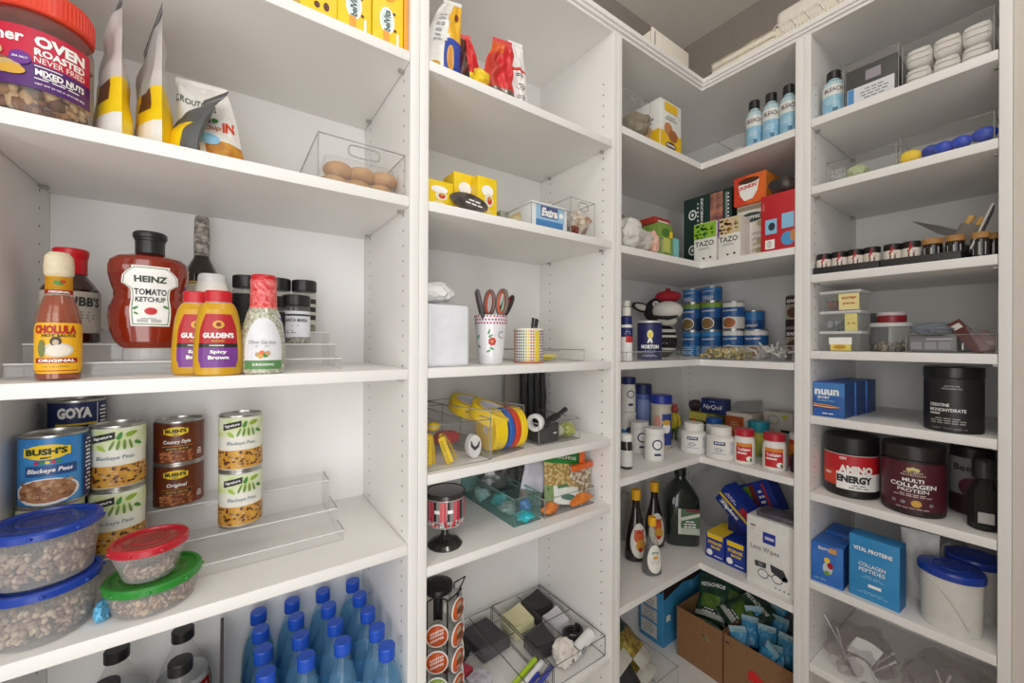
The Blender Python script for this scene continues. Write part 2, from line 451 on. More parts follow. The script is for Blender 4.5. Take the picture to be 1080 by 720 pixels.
# crown: a cap running along both fronts
for nm, dx, z0, z1 in (('trim_2', .012, TOPZ+.019, ZC+.951), ('trim_3', .006, TOPZ+.010, TOPZ+.019)):
    o = .09
    pts = [(X1-o, YA0-PT), (X1+dx, YA0-PT), (X1+dx, Y2-dx), (.6, Y2-dx), (.6, Y2+o), (X1-o, Y2+o)]
    if nm == 'trim_3': pts = [(X1+.0005, YA0-PT), (X1+dx, YA0-PT), (X1+dx, Y2-dx), (.6, Y2-dx), (.6, Y2-.0005), (X1+.0005, Y2-.0005)]
    struct(MB().prism(pts, WHITE, 'z', z0, z1).build(nm))
# the deck behind the crown, and the plain end panel to the right of the last bay
struct(MB().prism([(X1-DL, YA0-PT), (X1-.0905, YA0-PT), (X1-.0905, Y2+.0905), (.6, Y2+.0905), (.6, Y2+DR), (X1-DL, Y2+DR)], WHITE, 'z', TOPZ+.0195, ZC+.951).build('trim_4'))
PANEL = mat('#dbd5cb', .55, col2='#d6d0c6', scale=8)
slab('wall_end', XR1+PT+.0005, .6, Y2-.001, Y2+DR, 0, TOPZ, m=PANEL)
# ------------------------------------------------------------------ shared kit of builders
CLEAR = clear('#ffffff', .015, .6)
CLEARD = clear('#fdfdfd', .07)
EDGE = clear('#cfd1cf', .35, haze='#e2e2de')
EDGED = clear('#8a8782', .5, haze='#8d8880')
FILM = clear('#fafafa', .08, .8, .12)
CHROME = mat('#c9c9c6', .22, 1)
TIN = mat('#c4c2bd', .3, .9)
PW = mat('#f1f1ef', .4); PWHITE = mat('#f4f3f0', .55); BLACKP = mat('#1d1c1c', .38); BLACKM = mat('#262525', .6)
GREYP = mat('#77777a', .5); DKGREY = mat('#3d3c3c', .55)
RED = mat('#c8202b', .4); REDD = mat('#a8141f', .35); BLUE = mat('#1f3fb0', .35); NAVY = mat('#1c2a63', .45); YEL = mat('#f4cf1e', .45)
GRN = mat('#3f8a36', .5); ORG = mat('#ea6a1e', .45); PUR = mat('#6b2f8e', .45); INK = mat('#2b2a2c', .6); INKW = mat('#fbfaf7', .55)
GREYINK = mat('#8b8b90', .6); GOLD = mat('#d7a73b', .4); TAN = mat('#c8a070', .6); SKY = mat('#3f8fd0', .45); LBLUE = mat('#8ec6e6', .45); TEAL = mat('#1f7f97', .45)
BEAN = mat('#6b3d25', .5, col2='#d9b48a', scale=170, kind='voronoi')
NUTM = [mat('#c9a878', .55), mat('#a97c4f', .55), mat('#8a5b38', .55), mat('#dcc39a', .55), mat('#6f4529', .55)]
def LP(y, d, z): return Vector((X1-d, y, z))
def RP(x, d, z): return Vector((x, Y2+d, z))
def toward(p):
    """turn that makes a front (-y) look to where one stands in the pantry"""
    return math.atan2(-p.y, -p.x) + PI/2
def ring_prof(r, h, rim=.0016):
    return [(r-.004, .0015), (r-.001, 0), (r, .001), (r, .003), (r-.0012, .004), (r-.0012, h-.004), (r, h-.003), (r, h-.0008), (r-.0008, h), (r-.003, h), (r-.0035, h-.004), (0, h-.004)]
def can(name, label, loc, rz, r, h, base, art, cat='can', group=None):
    """tin can: metal body, printed sleeve, print"""
    t = thing(name, label, cat, loc, rz, group)
    MB().lathe(ring_prof(r, h), TIN, 32).build('body', t)
    s = MB(); s.lathe([(r-.0004, .0045), (r-.0004, h-.0045)], base, 32, cap=False); sl = s.build('sleeve', t)
    p = MB(); art(p, cylmap(r+.0002), r, h)
    if p.f: p.build('print', sl)
    return t
def leaf(mb, m, cx, cz, w, h, rot, mf):
    pts = []
    for k in range(10):
        a = 2*PI*k/10; x = w/2*math.cos(a); z = h/2*math.sin(a)*(1-.35*math.cos(a))
        pts.append((cx+x*math.cos(rot)-z*math.sin(rot), cz+x*math.sin(rot)+z*math.cos(rot)))
    poly(mb, m, pts, mf)
def open_bin(name, label, loc, rz, w, d, h, wall=.0022, m=None, em=None, taper=.0, handle=True, dividers=(), cat='bin', group=None, xdiv=()):
    """clear plastic bin, front to -y, origin at the middle of its front edge on the shelf"""
    m = m or CLEAR; em = em or EDGE
    t = thing(name, label, cat, loc, rz, group); a = taper
    def wall_q(mb, p, q, p2, q2, inn):
        n = Vector(inn)*wall; P = [Vector(x) for x in (p, q, q2, p2)]
        v = P + [x+n for x in P]
        mb.add(v, [(0, 1, 2, 3), (7, 6, 5, 4), (0, 4, 5, 1), (1, 5, 6, 2), (2, 6, 7, 3), (3, 7, 4, 0)], m)
    x0, x1, y0, y1 = -w/2, w/2, 0, d
    b = [(x0+a, y0+a, 0), (x1-a, y0+a, 0), (x1-a, y1-a, 0), (x0+a, y1-a, 0)]; u = [(x0, y0, h), (x1, y0, h), (x1, y1, h), (x0, y1, h)]
    inn = [(0, 1, 0), (-1, 0, 0), (0, -1, 0), (1, 0, 0)]
    mb = MB()
    for k in range(4): wall_q(mb, b[k], b[(k+1) % 4], u[k], u[(k+1) % 4], inn[k])
    mb.box(x0+a, x1-a, y0+a, y1-a, 0, wall, m)
    mb.build('body', t)
    r = MB(); r.tube([(p[0], p[1], h) for p in u], .0016, em, 6, True)
    for p, q in zip(b, u): r.tube([p, q], .0011, em, 5)
    r.tube([(p[0], p[1], .001) for p in b], .0011, em, 5, True)
    r.build('rim', t)
    if handle:
        for yy in ((-.002,) if handle == 1 else (-.002, d+.002)):
            k = MB(); pts = []
            ww = min(.06, w*.4); hh = min(.022, h*.3); cz = h-.008-hh/2
            for i in range(16):
                an = 2*PI*i/16; pts.append((ww/2*(abs(math.cos(an))**.5)*(1 if math.cos(an) > 0 else -1), yy, cz+hh/2*(abs(math.sin(an))**.5)*(1 if math.sin(an) > 0 else -1)))
            k.tube(pts, .0016, em, 6, True); k.build('handle_ring', t)
    for yy in dividers:
        k = MB(); k.box(x0+.003, x1-.003, yy-.001, yy+.001, .003, h-.003, m); k.tube([(x0+.003, yy, h-.003), (x1-.003, yy, h-.003)], .0013, em, 5); k.build('divider', t)
    for xx in xdiv:
        k = MB(); k.box(xx-.001, xx+.001, .003, d-.003, .003, h-.003, m); k.tube([(xx, .003, h-.003), (xx, d-.003, h-.003)], .0013, em, 5); k.build('divider', t)
    return t
def carton(name, label, loc, rz, w, d, h, m, art=None, cat='box', group=None, side=None, top=None, bev=.0012, side_art=None, tilt=None):
    """printed carton, origin at the middle of its front bottom edge, front to -y"""
    t = thing(name, label, cat, loc, rz, group)
    if tilt: t.rotation_euler = tilt
    b = MB(); b.box(-w/2, w/2, 0, d, 0, h, m, bev); bd = b.build('carton', t)
    fl = MB(); k = d*.5
    fl.box(-w/2+.002, w/2-.002, .002, k-.0006, h, h+.0006, top or m); fl.box(-w/2+.002, w/2-.002, k+.0006, d-.002, h, h+.0006, top or m); fl.build('flap', t)
    if side:
        MB().box(-w/2-.0004, -w/2, .001, d-.001, .001, h-.001, side).build('side', bd); MB().box(w/2, w/2+.0004, .001, d-.001, .001, h-.001, side).build('side', bd)
    if art:
        p = MB(); art(p, (lambda x, z: (x, -.0004, z)), w, h)
        if p.f: p.build('print', bd)
    if side_art:
        p = MB(); side_art(p, (lambda y, z: (-w/2-.0006, d-y, z)), d, h)
        if p.f: p.build('print', bd)
    return t
def pouch(name, label, loc, rz, w, h, t, mfn, cat='bag', group=None, lean=0, wob=.004, seed=1, art=None, tilt=None, flat=0, parts_name='pouch', bulge=.55, pinch=0, skew=0):
    """filled bag: two bulging sheets, crimped seam along the top; mfn(u, v, front) -> material"""
    o = thing(name, label, cat, loc, rz, group)
    if tilt: o.rotation_euler = tilt
    def fn(sg):
        def g(u, v):
            s = math.sin(PI*min(max(u, 0), 1))**bulge
            vv = (1-v)**.75*(1 if v > .06 else .55+v*7.5) if not flat else math.sin(PI*min(.999, max(.001, v)))**.5
            e = 0 if u in (0, 1) or v == 1 else 1
            n = noise.noise(Vector((u*4+seed*3.1, v*5+seed, sg*2.0)))*wob*e
            y = sg*(t/2*s*vv) + n*(.6+v) + lean*v*v
            return ((u-.5)*w*(1-.05*math.sin(PI*v))*(1-pinch*v*v) + skew*h*v*v + noise.noise(Vector((v*4, seed, 0)))*wob*.5, y, v*h - .0*u)
        return g
    b = MB(); b.grid(fn(-1), 16, 20, lambda u, v: mfn(u, v, True)); b.grid(fn(1), 16, 20, lambda u, v: mfn(u, v, False), flip=True)
    if not flat:
        f0, f1 = fn(-1), fn(1); k = 16
        v = [f0(i/k, 0) for i in range(k+1)] + [f1(i/k, 0) for i in range(k, -1, -1)]
        b.add(v, [tuple(range(len(v)))], mfn(.5, 0, True))
    bd = b.build(parts_name, o)
    s = MB(); g = fn(-1); 
    s.add([(x, y-.0006, z) for x, y, z in [g(i/16, 1) for i in range(17)]] + [(x, y+lean*.06, z+.010) for x, y, z in [g(i/16, 1) for i in range(17)]], [(i, i+1, 18+i, 17+i) for i in range(16)], mfn(.5, 1, True), False)
    s.build('seam', o)
    if art:
        p = MB(); g = fn(-1)
        def mp(x, z):
            q = g(min(1, max(0, x/w+.5)), min(1, max(0, z/h))); return (q[0], q[1]-.0012, q[2])
        art(p, mp, w, h)
        if p.f: p.build('print', o)
    return o
def nuts(parent, n, fn, r, seed=3, ms=None, flat=.7):
    b = MB(); blobs(b, ms or NUTM, n, fn, r, seed, flat); return stuff(b.build('nuts', parent))
def bean_dots(mb, mf, x0, x1, z0, z1, n, ms, r=.0022, seed=5):
    rnd = random.Random(seed); mf = lift(mb, mf)
    for i in range(n):
        disc(mb, rnd.choice(ms), x0+(x1-x0)*rnd.random(), z0+(z1-z0)*rnd.random(), r*(.8+.5*rnd.random()), r*.7, mf, n=6, a0=rnd.random(), layer=False)
def crumple(name, label, loc, rz, sx, sy, sz, m, cat='bag', seed=1, amp=.25, group=None, pname='film', sub=3):
    o = thing(name, label, cat, loc, rz, group)
    bm = bmesh.new(); bmesh.ops.create_icosphere(bm, subdivisions=sub, radius=1)
    for p in bm.verts:
        c = p.co; k = 1 + amp*noise.noise(c*2.2+Vector((seed*5, 0, 0))) + amp*.7*noise.noise(c*5+Vector((0, seed*3, 0)))
        z = max(c.z*k, -.93)
        p.co = Vector((c.x*k*sx/2, c.y*k*sy/2, (z+.93)/1.93*sz))
    b = MB(); b.bm(bm, m, False); b.build(pname, o)
    return o
# ================================================================== near left bay
# ---- top shelf: yellow biscuit cartons
BELY = mat('#f7d117', .45); BELO = mat('#f0a233', .5); CHOC = mat('#5a2d1c', .5)
def bel_art(mb, mf, w, h):
    disc(mb, INKW, -.002, .050, .015, .027, mf); disc(mb, mat('#dbe8ea', .5), -.002, .050, .012, .023, mf)
    text(mb, 'belVita', GRN if False else mat('#23483a', .5), -.002, .050, w=.042, h=.0125, mapf=mf, bold=.03, rot=PI/2)
    patch(mb, BELO, -.010, .002, .006, .028, mf); patch(mb, INKW, .017, .0215, .004, .030, mf)
    disc(mb, CHOC, .014, .035, .003, .003, mf); disc(mb, CHOC, .012, .068, .003, .003, mf)
    disc(mb, BELO, 0, .12, .02, .03, mf)
def bel_art0(mb, mf, w, h):
    disc(mb, CHOC, .012, .022, .005, .008, mf); disc(mb, CHOC, -.004, .020, .005, .006, mf); disc(mb, BELO, -.002, .058, .014, .016, mf)
    text(mb, 'cookie', CHOC, -.005, .040, w=.03, mapf=mf, bold=.02)
    disc(mb, INKW, 0, .12, .014, .026, mf)
for k, (y, ar, lb) in enumerate(((.1375, bel_art0, 'yellow biscuit carton with cookie pictures, leftmost on the top left shelf'),
                              (.2005, bel_art, 'yellow biscuit carton with white oval logo, second on the top left shelf'),
                              (.265, bel_art, 'yellow biscuit carton with white bar print, third on the top left shelf'),
                              (.3025, None, 'plain orange-yellow carton pressed against the side panel on the top left shelf'))):
    if ar: carton('biscuit_carton', lb, LP(y, .012, Z['a1']), LF, .0625, .19, .20, BELY, ar, group='yellow biscuit cartons')
    else: carton('biscuit_carton', lb, LP(y, .012, Z['a1']), LF, .009, .19, .20, BELO, None, group='yellow biscuit cartons')

# ---- second shelf: jar of nuts
p = LP(-.2175, .060, Z['a2']); t = thing('nut_jar', 'large clear jar of mixed nuts with red-orange lid and red label', 'jar', p, toward(p))
R0_ = .0530
MB().lathe([(.046, 0), (.0515, .004), (R0_, .012), (R0_, .125), (.050, .136), (.046, .142)], clear('#e9e2d8', .06), 40, cap=True).build('body', t)
LIDR = mat('#e5432b', .35)
b = MB(); b.lathe([(.0515, .141), (.0535, .143), (.0535, .172), (.0515, .177), (0, .177)], LIDR, 48)
for k in range(72):
    a = 2*PI*k/72; b.box(.0533*math.cos(a)-.0007, .0533*math.cos(a)+.0007, .0533*math.sin(a)-.0007, .0533*math.sin(a)+.0007, .146, .171, LIDR)
b.build('lid', t)
rn = random.Random(4)
def jar_pt(rnd):
    a = rnd.random()*2*PI; q = (.043*(.86+.14*rnd.random())); return (q*math.cos(a), q*math.sin(a), .008+.105*rnd.random())
nuts(t, 330, jar_pt, .0080, 4)
lb = MB(); mf = cylmap(R0_+.0006)
LR = mat('#c92342', .4); LPU = mat('#54246f', .4)
patch(lb, LR, -.085, .0575, .070, .115, mf, n=30); patch(lb, LPU, -.085, .0575, .036, .070, mf, n=30)
lo = lb.build('label', t)
q = MB(); mf2 = cylmap(R0_+.0010); mf3 = cylmap(R0_+.0014)
text(q, 'Fisher', INKW, -0.0387, .100, w=.048, h=.015, mapf=mf2, bold=.03)
text(q, 'OVEN', INKW, 0.0203, .100, w=.052, h=.0155, mapf=mf2, bold=.05)
text(q, 'ROASTED', INKW, 0.0203, .0855, w=.052, h=.0095, mapf=mf2, bold=.04)
text(q, 'NEVER FRIED', INKW, 0.0203, .0750, w=.052, h=.0075, mapf=mf2)
patch(q, INKW, -.0055, .020, .0660, .0672, mf2)
text(q, 'MIXED NUTS', INKW, 0.0203, .0585, w=.050, h=.0085, mapf=mf2, bold=.04)
lines(q, INKW, .018, .0515, .05, .006, 2, mf2)
text(q, 'NET WT 24 OZ (1 LB 8 OZ) 680g', INKW, 0.0203, .0425, w=.050, h=.003, mapf=mf2, bold=.02)
for k, (x, z) in enumerate(((-.050, .078), (-.060, .066), (-.040, .062), (-.055, .052), (-.032, .058))): disc(q, NUTM[k % 4], x, z, .016, .009, mf2)
disc(q, GOLD, -.026, .055, .013, .0065, mf3); disc(q, PUR, -.018, .072, .010, .009, mf3); text(q, 'SEA SALT', INKW, -.018, .072, w=.014, mapf=cylmap(R0_+.0018), bold=.02)
q.build('print', lo)

# ---- second shelf: yellow and white pouches seen from their edges
PY = mat('#f3cf1c', .38); PSV = mat('#cfcac6', .35); PWH = mat('#efece6', .4); POR = mat('#e2ab2a', .4); PBR = mat('#6a3d26', .45); PGR = mat('#5b5d5e', .45)
def pm(sl):
    def f(u, v, front):
        if v > .97: return PGR
        if front:
            if v < .22: return PWH
            if v < .45: return PBR if abs(u-.75) < .12 and v > .3 else PY
            return PSV
        if v < .42+.25*(1-u)*sl: return PY
        if v > .62 and u < .5: return POR
        return PSV
    return f
def pouch_text(mb, mf, w, h):
    for k in range(5): disc(mb, CHOC, w*.30-.012*(k % 3), .03+.009*(k//2), .004, .003, mf)
pouch('snack_pouch', 'yellow and silver stand-up pouch seen edge-on, right beside the nut jar', LP(-.152, .108, Z['a2']), .29, .17, .212, .050, pm(1), 'pouch', 'yellow snack pouches', seed=2, wob=.006)
pouch('snack_pouch', 'yellow and silver stand-up pouch seen edge-on, between its twin and the white bag', LP(-.103, .105, Z['a2']), .25, .17, .216, .050, pm(1), 'pouch', 'yellow snack pouches', seed=5, wob=.006)
def fold_m(u, v, front):
    if v > .5: return PGR
    return PY if u < .75 else PGR
pouch('snack_pouch', 'small yellow pouch with dark folded top leaning beside the white bag', LP(-.062, .052, Z['a2']), .55, .09, .115, .036, fold_m, 'pouch', 'yellow snack pouches', seed=9, wob=.006, lean=.045)
CHIPO = mat('#d89a2c', .5, col2='#b9741c', scale=60)
def wb_m(u, v, front):
    if front and v < .30 and u > .45: return CHIPO
    if front and v < .1: return CHIPO
    return PWH
def wb_art(mb, mf, w, h):
    text(mb, 'CROUTONS', mat('#4d5a44', .5), -.016, h*.74, w=.068, h=.012, mapf=mf, bold=.01, rot=-.12)
    text(mb, 'Chip', mat('#b96a2a', .5), .006, h*.46, w=.030, h=.013, mapf=mf, bold=.02, shear=.2, rot=.05)
    text(mb, 'IN', mat('#d8441d', .5), .033, h*.49, w=.022, h=.018, mapf=mf, bold=.05, shear=.2, rot=.1)
    poly(mb, PUR, [(-.018, h*.60), (.006, h*.62), (.004, h*.53), (-.020, h*.52)], mf)
    disc(mb, LBLUE, .0, h*.30, .018, .010, mf); disc(mb, GRN, .012, h*.56, .006, .004, mf)
pouch('chip_bag', 'white snack bag with orange chip picture and folded-over top', LP(-.022, .085, Z['a2']), LF-.10, .098, .155, .055, wb_m, 'bag', seed=12, wob=.010, art=wb_art, lean=.03, pinch=.25, skew=-.12)
# ---- second shelf: clear bin with a sleeve of buns
open_bin('storage_bin', 'clear bin holding a tan bun pack on the second left shelf', LP(.220, .016, Z['a2']), LF, .165, .27, .088, group='clear bins', handle=1)
p = LP(.225, .05, Z['a2']+.003); t = thing('bun_pack', 'pack of tan round buns wrapped in film inside the clear bin', 'bread', p, LF)
BUN = mat('#c99a5e', .6, col2='#b07d43', scale=30)
for k in range(6):
    b = MB(); b.ball((-.046+.046*(k % 3)+.008*(k//3), .036, .019+.029*(k//3)), .027, BUN, 1.08, 1.15, .64, 3); b.build('bun', t)
b = MB(); b.box(-.072, .072, -.004, .074, 0, .069, FILM, .02); b.build('wrapper', t)

# ---- third shelf: stepped clear riser
def riser(name, label, z, y0, y1, steps):
    t = thing(name, label, 'riser', LP((y0+y1)/2, steps[0][0], z), LF); w = y1-y0; d0 = steps[0][0]
    prev = 0
    for a, b, h in steps:
        k = MB(); k.box(-w/2, w/2, a-d0, b-d0, h-.003, h, CLEARD); k.box(-w/2, w/2, a-d0, a-d0+.003, prev, h-.0031, CLEARD)
        st = k.build('step', t)
        e = MB(); e.tube([(-w/2, a-d0, h), (w/2, a-d0, h)], .0018, clear('#f2f2f0', .55), 6); e.tube([(w/2, a-d0, h), (w/2, b-d0, h)], .0012, EDGE, 5); e.tube([(-w/2, a-d0, h), (-w/2, b-d0, h)], .0012, EDGE, 5); e.build('edge', st)
        prev = h
    k = MB()
    for sx in (-w/2, w/2-.003):
        for a, b, h in steps: k.box(sx, sx+.003, a-d0+.0031, b-d0, 0, h-.0031, CLEARD)
    k.build('support', t)
    return t
SA3 = [(.075, .14, .022), (.14, .205, .050), (.205, .275, .077)]
riser('tiered_riser', 'clear stepped riser under the sauce bottles', Z['a3'], -.255, .195, SA3)

# hot sauce
p = LP(-.196, .050, Z['a3']); t = thing('hot_sauce_bottle', 'slim hot sauce bottle with round wooden cap and yellow label', 'bottle', p, toward(p))
HOT = mat('#9a4416', .15, coat=.6); GL = clear('#f7ede2', .04)
prof = [(.0215, 0), (.023, .003), (.023, .085), (.0225, .095), (.019, .108), (.0145, .120), (.0130, .130), (.0128, .148)]
MB().lathe(prof, GL, 32).build('glass', t)
MB().lathe([(.0218, .002), (.0218, .085), (.018, .105), (.014, .1195), (0, .1195)], HOT, 28).build('sauce', t)
MB().lathe([(.0125, .146), (.0150, .151), (.0152, .163), (.0142, .176), (.010, .182), (0, .1835)], mat('#ddd0b4', .6, col2='#d2c3a4', scale=60), 28).build('cap', t)
q = MB(); mf = cylmap(.0234); mf2 = cylmap(.0237); mf3 = cylmap(.0240)
LY = mat('#f0b722', .45)
oct_ = [(-.028, .010), (.020, .010), (.0265, .018), (.0265, .073), (.020, .081), (-.028, .081)]
for i in range(16):
    a = -.036+.072*i/16; b_ = a+.072/16
    def top(x): return .081-max(0, abs(x)-.0255)*.9
    def bot(x): return .010+max(0, abs(x)-.0255)*.9
    q.add([mf(a, bot(a)), mf(b_, bot(b_)), mf(b_, top(b_)), mf(a, top(a))], [(0, 1, 2, 3)], LY, True)
lo = q.build('label', t)
q = MB(); patch(q, LY, -.0400*.5, .0400*.5, .124, .147, cylmap(.0134)); patch(q, RED, -.02, .02, .122, .128, cylmap(.0137)); lo2 = q.build('neck_label', t)
text(q, 'CHOLULA', mat('#b3261a', .5), -.004, .0715, w=.044, h=.012, mapf=mf2, bold=.06)
text(q, 'HOT SAUCE', INK, 0, .0630, w=.034, h=.004, mapf=mf2, bold=.03)
disc(q, mat('#d9d2c4', .6), -.001, .043, .016, .010, mf2); disc(q, mat('#4a4038', .6), -.003, .055, .0055, .0065, mf3); disc(q, mat('#e9e2d4', .6), .000, .0425, .012, .008, mf3); disc(q, mat('#cdb8a0', .6), -.003, .0535, .003, .004, cylmap(.0242)); disc(q, mat('#7c8450', .6), -.017, .045, .004, .012, mf2)
patch(q, REDD, -.024, .019, .0250, .0315, mf2); text(q, 'ORIGINAL', INKW, -.002, .0283, w=.036, h=.0042, mapf=mf3, bold=.04)
text(q, '5 FL OZ (150ML)', INK, -.003, .0195, w=.026, h=.0024, mapf=mf2)
patch(q, REDD, -.026, .020, .0135, .0145, mf2)
q.build('print', lo); q = MB(); disc(q, GRN, 0, .138, .006, .003, cylmap(.0138)); disc(q, RED, .004, .140, .003, .002, cylmap(.0139)); text(q, 'ORIGINAL', INKW, 0, .125, w=.022, h=.003, mapf=cylmap(.0140), bold=.03)
q.build('print', lo2)
# barbecue sauce
p = LP(-.212, .178, Z['a3']+.0505); t = thing('barbecue_sauce_bottle', 'brown barbecue sauce bottle with red cap behind the hot sauce', 'bottle', p, toward(p))
BBQ = mat('#3a160d', .15, coat=.6)
MB().lathe([(.031, 0), (.0355, .004), (.0355, .080), (.034, .090), (.026, .104), (.020, .113), (.0175, .118)], BBQ, 32).build('body', t)
MB().lathe([(.0195, .116), (.0195, .140), (.0215, .150), (.0215, .156), (.0195, .158), (0, .158)], mat('#d3202a', .35), 32).build('cap', t)
q = MB(); mf = cylmap(.0359); patch(q, mat('#c9c3b8', .5), -.05, .05, .018, .086, mf, n=20); lo = q.build('label', t)
q = MB(); text(q, "STUBB'S", mat('#2b3430', .5), .008, .070, w=.062, h=.016, mapf=cylmap(.0362), bold=.03, rot=-.03); lines(q, GREYINK, .01, .045, .05, .02, 4, cylmap(.0362)); q.build('print', lo)
# ketchup
p = LP(-.107, .128, Z['a3']+.0225); t = thing('ketchup_bottle', 'large ketchup bottle with black cap and white crest label', 'bottle', p, toward(p)+.03)
KET = mat('#8a2812', .15, col2='#7a1f0e', scale=15, coat=.8)
def kprof(sc): return [(x*sc, z) for x, z in [(.030, .020), (.036, .023), (.044, .032), (.051, .055), (.0525, .075), (.051, .090), (.046, .103), (.0455, .116), (.049, .128), (.0525, .145), (.0525, .158), (.050, .168), (.042, .175), (.028, .179), (.022, .181)]]
MB().lathe(kprof(1), KET, 40, sx=1, sy=.62).build('body', t)
MB().lathe([(.033, 0), (.034, .002), (.034, .021), (.031, .024)], clear('#eef0f0', .35), 36, sx=1, sy=.62).build('base_cup', t)
b = MB(); b.lathe([(.0165, .180), (.0195, .182), (.0195, .203), (.0205, .204), (.0205, .208)], BLACKP, 30); b.lathe([(.0195, .206), (.0215, .209), (.0215, .216), (.019, .219), (0, .219)], BLACKP, 30, sx=1.05); b.build('cap', t)
def kmap(off):
    pr = kprof(1)
    def g(x, z):
        r = .0525
        for (r0, z0), (r1, z1) in zip(pr, pr[1:]):
            if z0 <= z <= z1: r = r0+(r1-r0)*(z-z0)/(z1-z0); break
        a = -PI/2 + x/.052*1.05
        return ((r+off)*math.cos(a), (.62*r+off)*math.sin(a), z)
    return g
CREST = [(-.024, .058), (.024, .058), (.028, .122), (.040, .128), (.036, .142), (.027, .150), (.018, .158), (-.018, .158), (-.027, .150), (-.036, .142), (-.040, .128), (-.028, .122)]
def crest(mb, m, k, off):
    # the crest is cut into thin strips so that it follows the bottle
    zs = [.058+.1*i/24 for i in range(25)]
    def half(z):
        pr = [(.058, .024), (.122, .028), (.128, .040), (.142, .036), (.150, .027), (.158, .018)]
        for (z0, w0), (z1, w1) in zip(pr, pr[1:]):
            if z0 <= z <= z1: return w0+(w1-w0)*(z-z0)/(z1-z0)
        return .024
    g = kmap(off); c = .108
    for z0, z1 in zip(zs, zs[1:]):
        w0, w1 = half(z0)-k, half(z1)-k; zz0 = max(min(z0, .158-k), .058+k); zz1 = max(min(z1, .158-k), .058+k)
        for i in range(8):
            f0, f1 = -1+2*i/8, -1+2*(i+1)/8
            mb.add([g(w0*f0, zz0), g(w0*f1, zz0), g(w1*f1, zz1), g(w1*f0, zz1)], [(0, 1, 2, 3)], m, True)
q = MB(); crest(q, mat('#eef0e8', .45), 0, .0006); crest(q, mat('#3d5a34', .5), .0025, .0008); crest(q, mat('#f3f3ee', .45), .0038, .0010); lo = q.build('label', t)
q = MB(); g = kmap(.0014)
text(q, 'HEINZ', mat('#34402f', .5), 0, .136, w=.040, h=.0105, mapf=g, bold=.04)
text(q, 'TOMATO', INK, 0, .115, w=.044, h=.0105, mapf=g, bold=.02); text(q, 'KETCHUP', INK, 0, .1025, w=.040, h=.0085, mapf=g, bold=.02)
disc(q, RED, 0, .083, .0075, .006, g); leaf(q, GRN, -.018, .088, .008, .004, .6, g); leaf(q, GRN, .019, .090, .009, .004, -.5, g); leaf(q, GRN, -.017, .079, .007, .003, -.6, g)
lines(q, GREYINK, 0, .068, .034, .008, 3, g)
q.build('print', lo)
# dark bottle with paper neck
p = LP(-.042, .265, Z['a3']+.0775); t = thing('dark_glass_bottle', 'dark glass bottle with paper-wrapped neck behind the ketchup', 'bottle', p, toward(p))
MB().lathe([(.030, 0), (.033, .004), (.033, .100), (.031, .115), (.022, .134), (.0145, .150), (.0125, .158)], mat('#20140f', .12, coat=.7), 30).build('body', t)
MB().lathe([(.0130, .150), (.0135, .190), (.0125, .232), (.0105, .238), (0, .239)], mat('#b9b2a8', .6, col2='#5d5850', scale=120, bump=.2), 24).build('neck_wrap', t)
q = MB(); patch(q, GOLD, -.04, .04, .096, .100, cylmap(.0335)); patch(q, mat('#d8d2c2', .5), -.045, .045, .02, .095, cylmap(.0335)); q.build('label', t)
# mayonnaise
p = LP(-.022, .168, Z['a3']+.0505); t = thing('mayonnaise_bottle', 'white squeeze bottle with yellow and blue label behind the mustard', 'bottle', p, toward(p))
MB().lathe([(.024, 0), (.0265, .004), (.0285, .05), (.0285, .085), (.0265, .105), (.023, .118)], mat('#f3f0e6', .25), 30, sy=.75).build('body', t)
MB().lathe([(.0235, .112), (.0225, .128), (.019, .134), (0, .135)], mat('#e7e7e4', .35), 28, sy=.75).build('cap', t)
q = MB(); mf = (lambda x, z: ((.0289)*math.cos(-PI/2+x/.0285), .0289*.76*math.sin(-PI/2+x/.0285), z)); patch(q, YEL, -.04, .04, .02, .085, mf); patch(q, BLUE, -.03, .035, .085, .097, mf); patch(q, RED, .008, .02, .092, .099, lambda x, z: mf(x, z)); q.build('label', t)
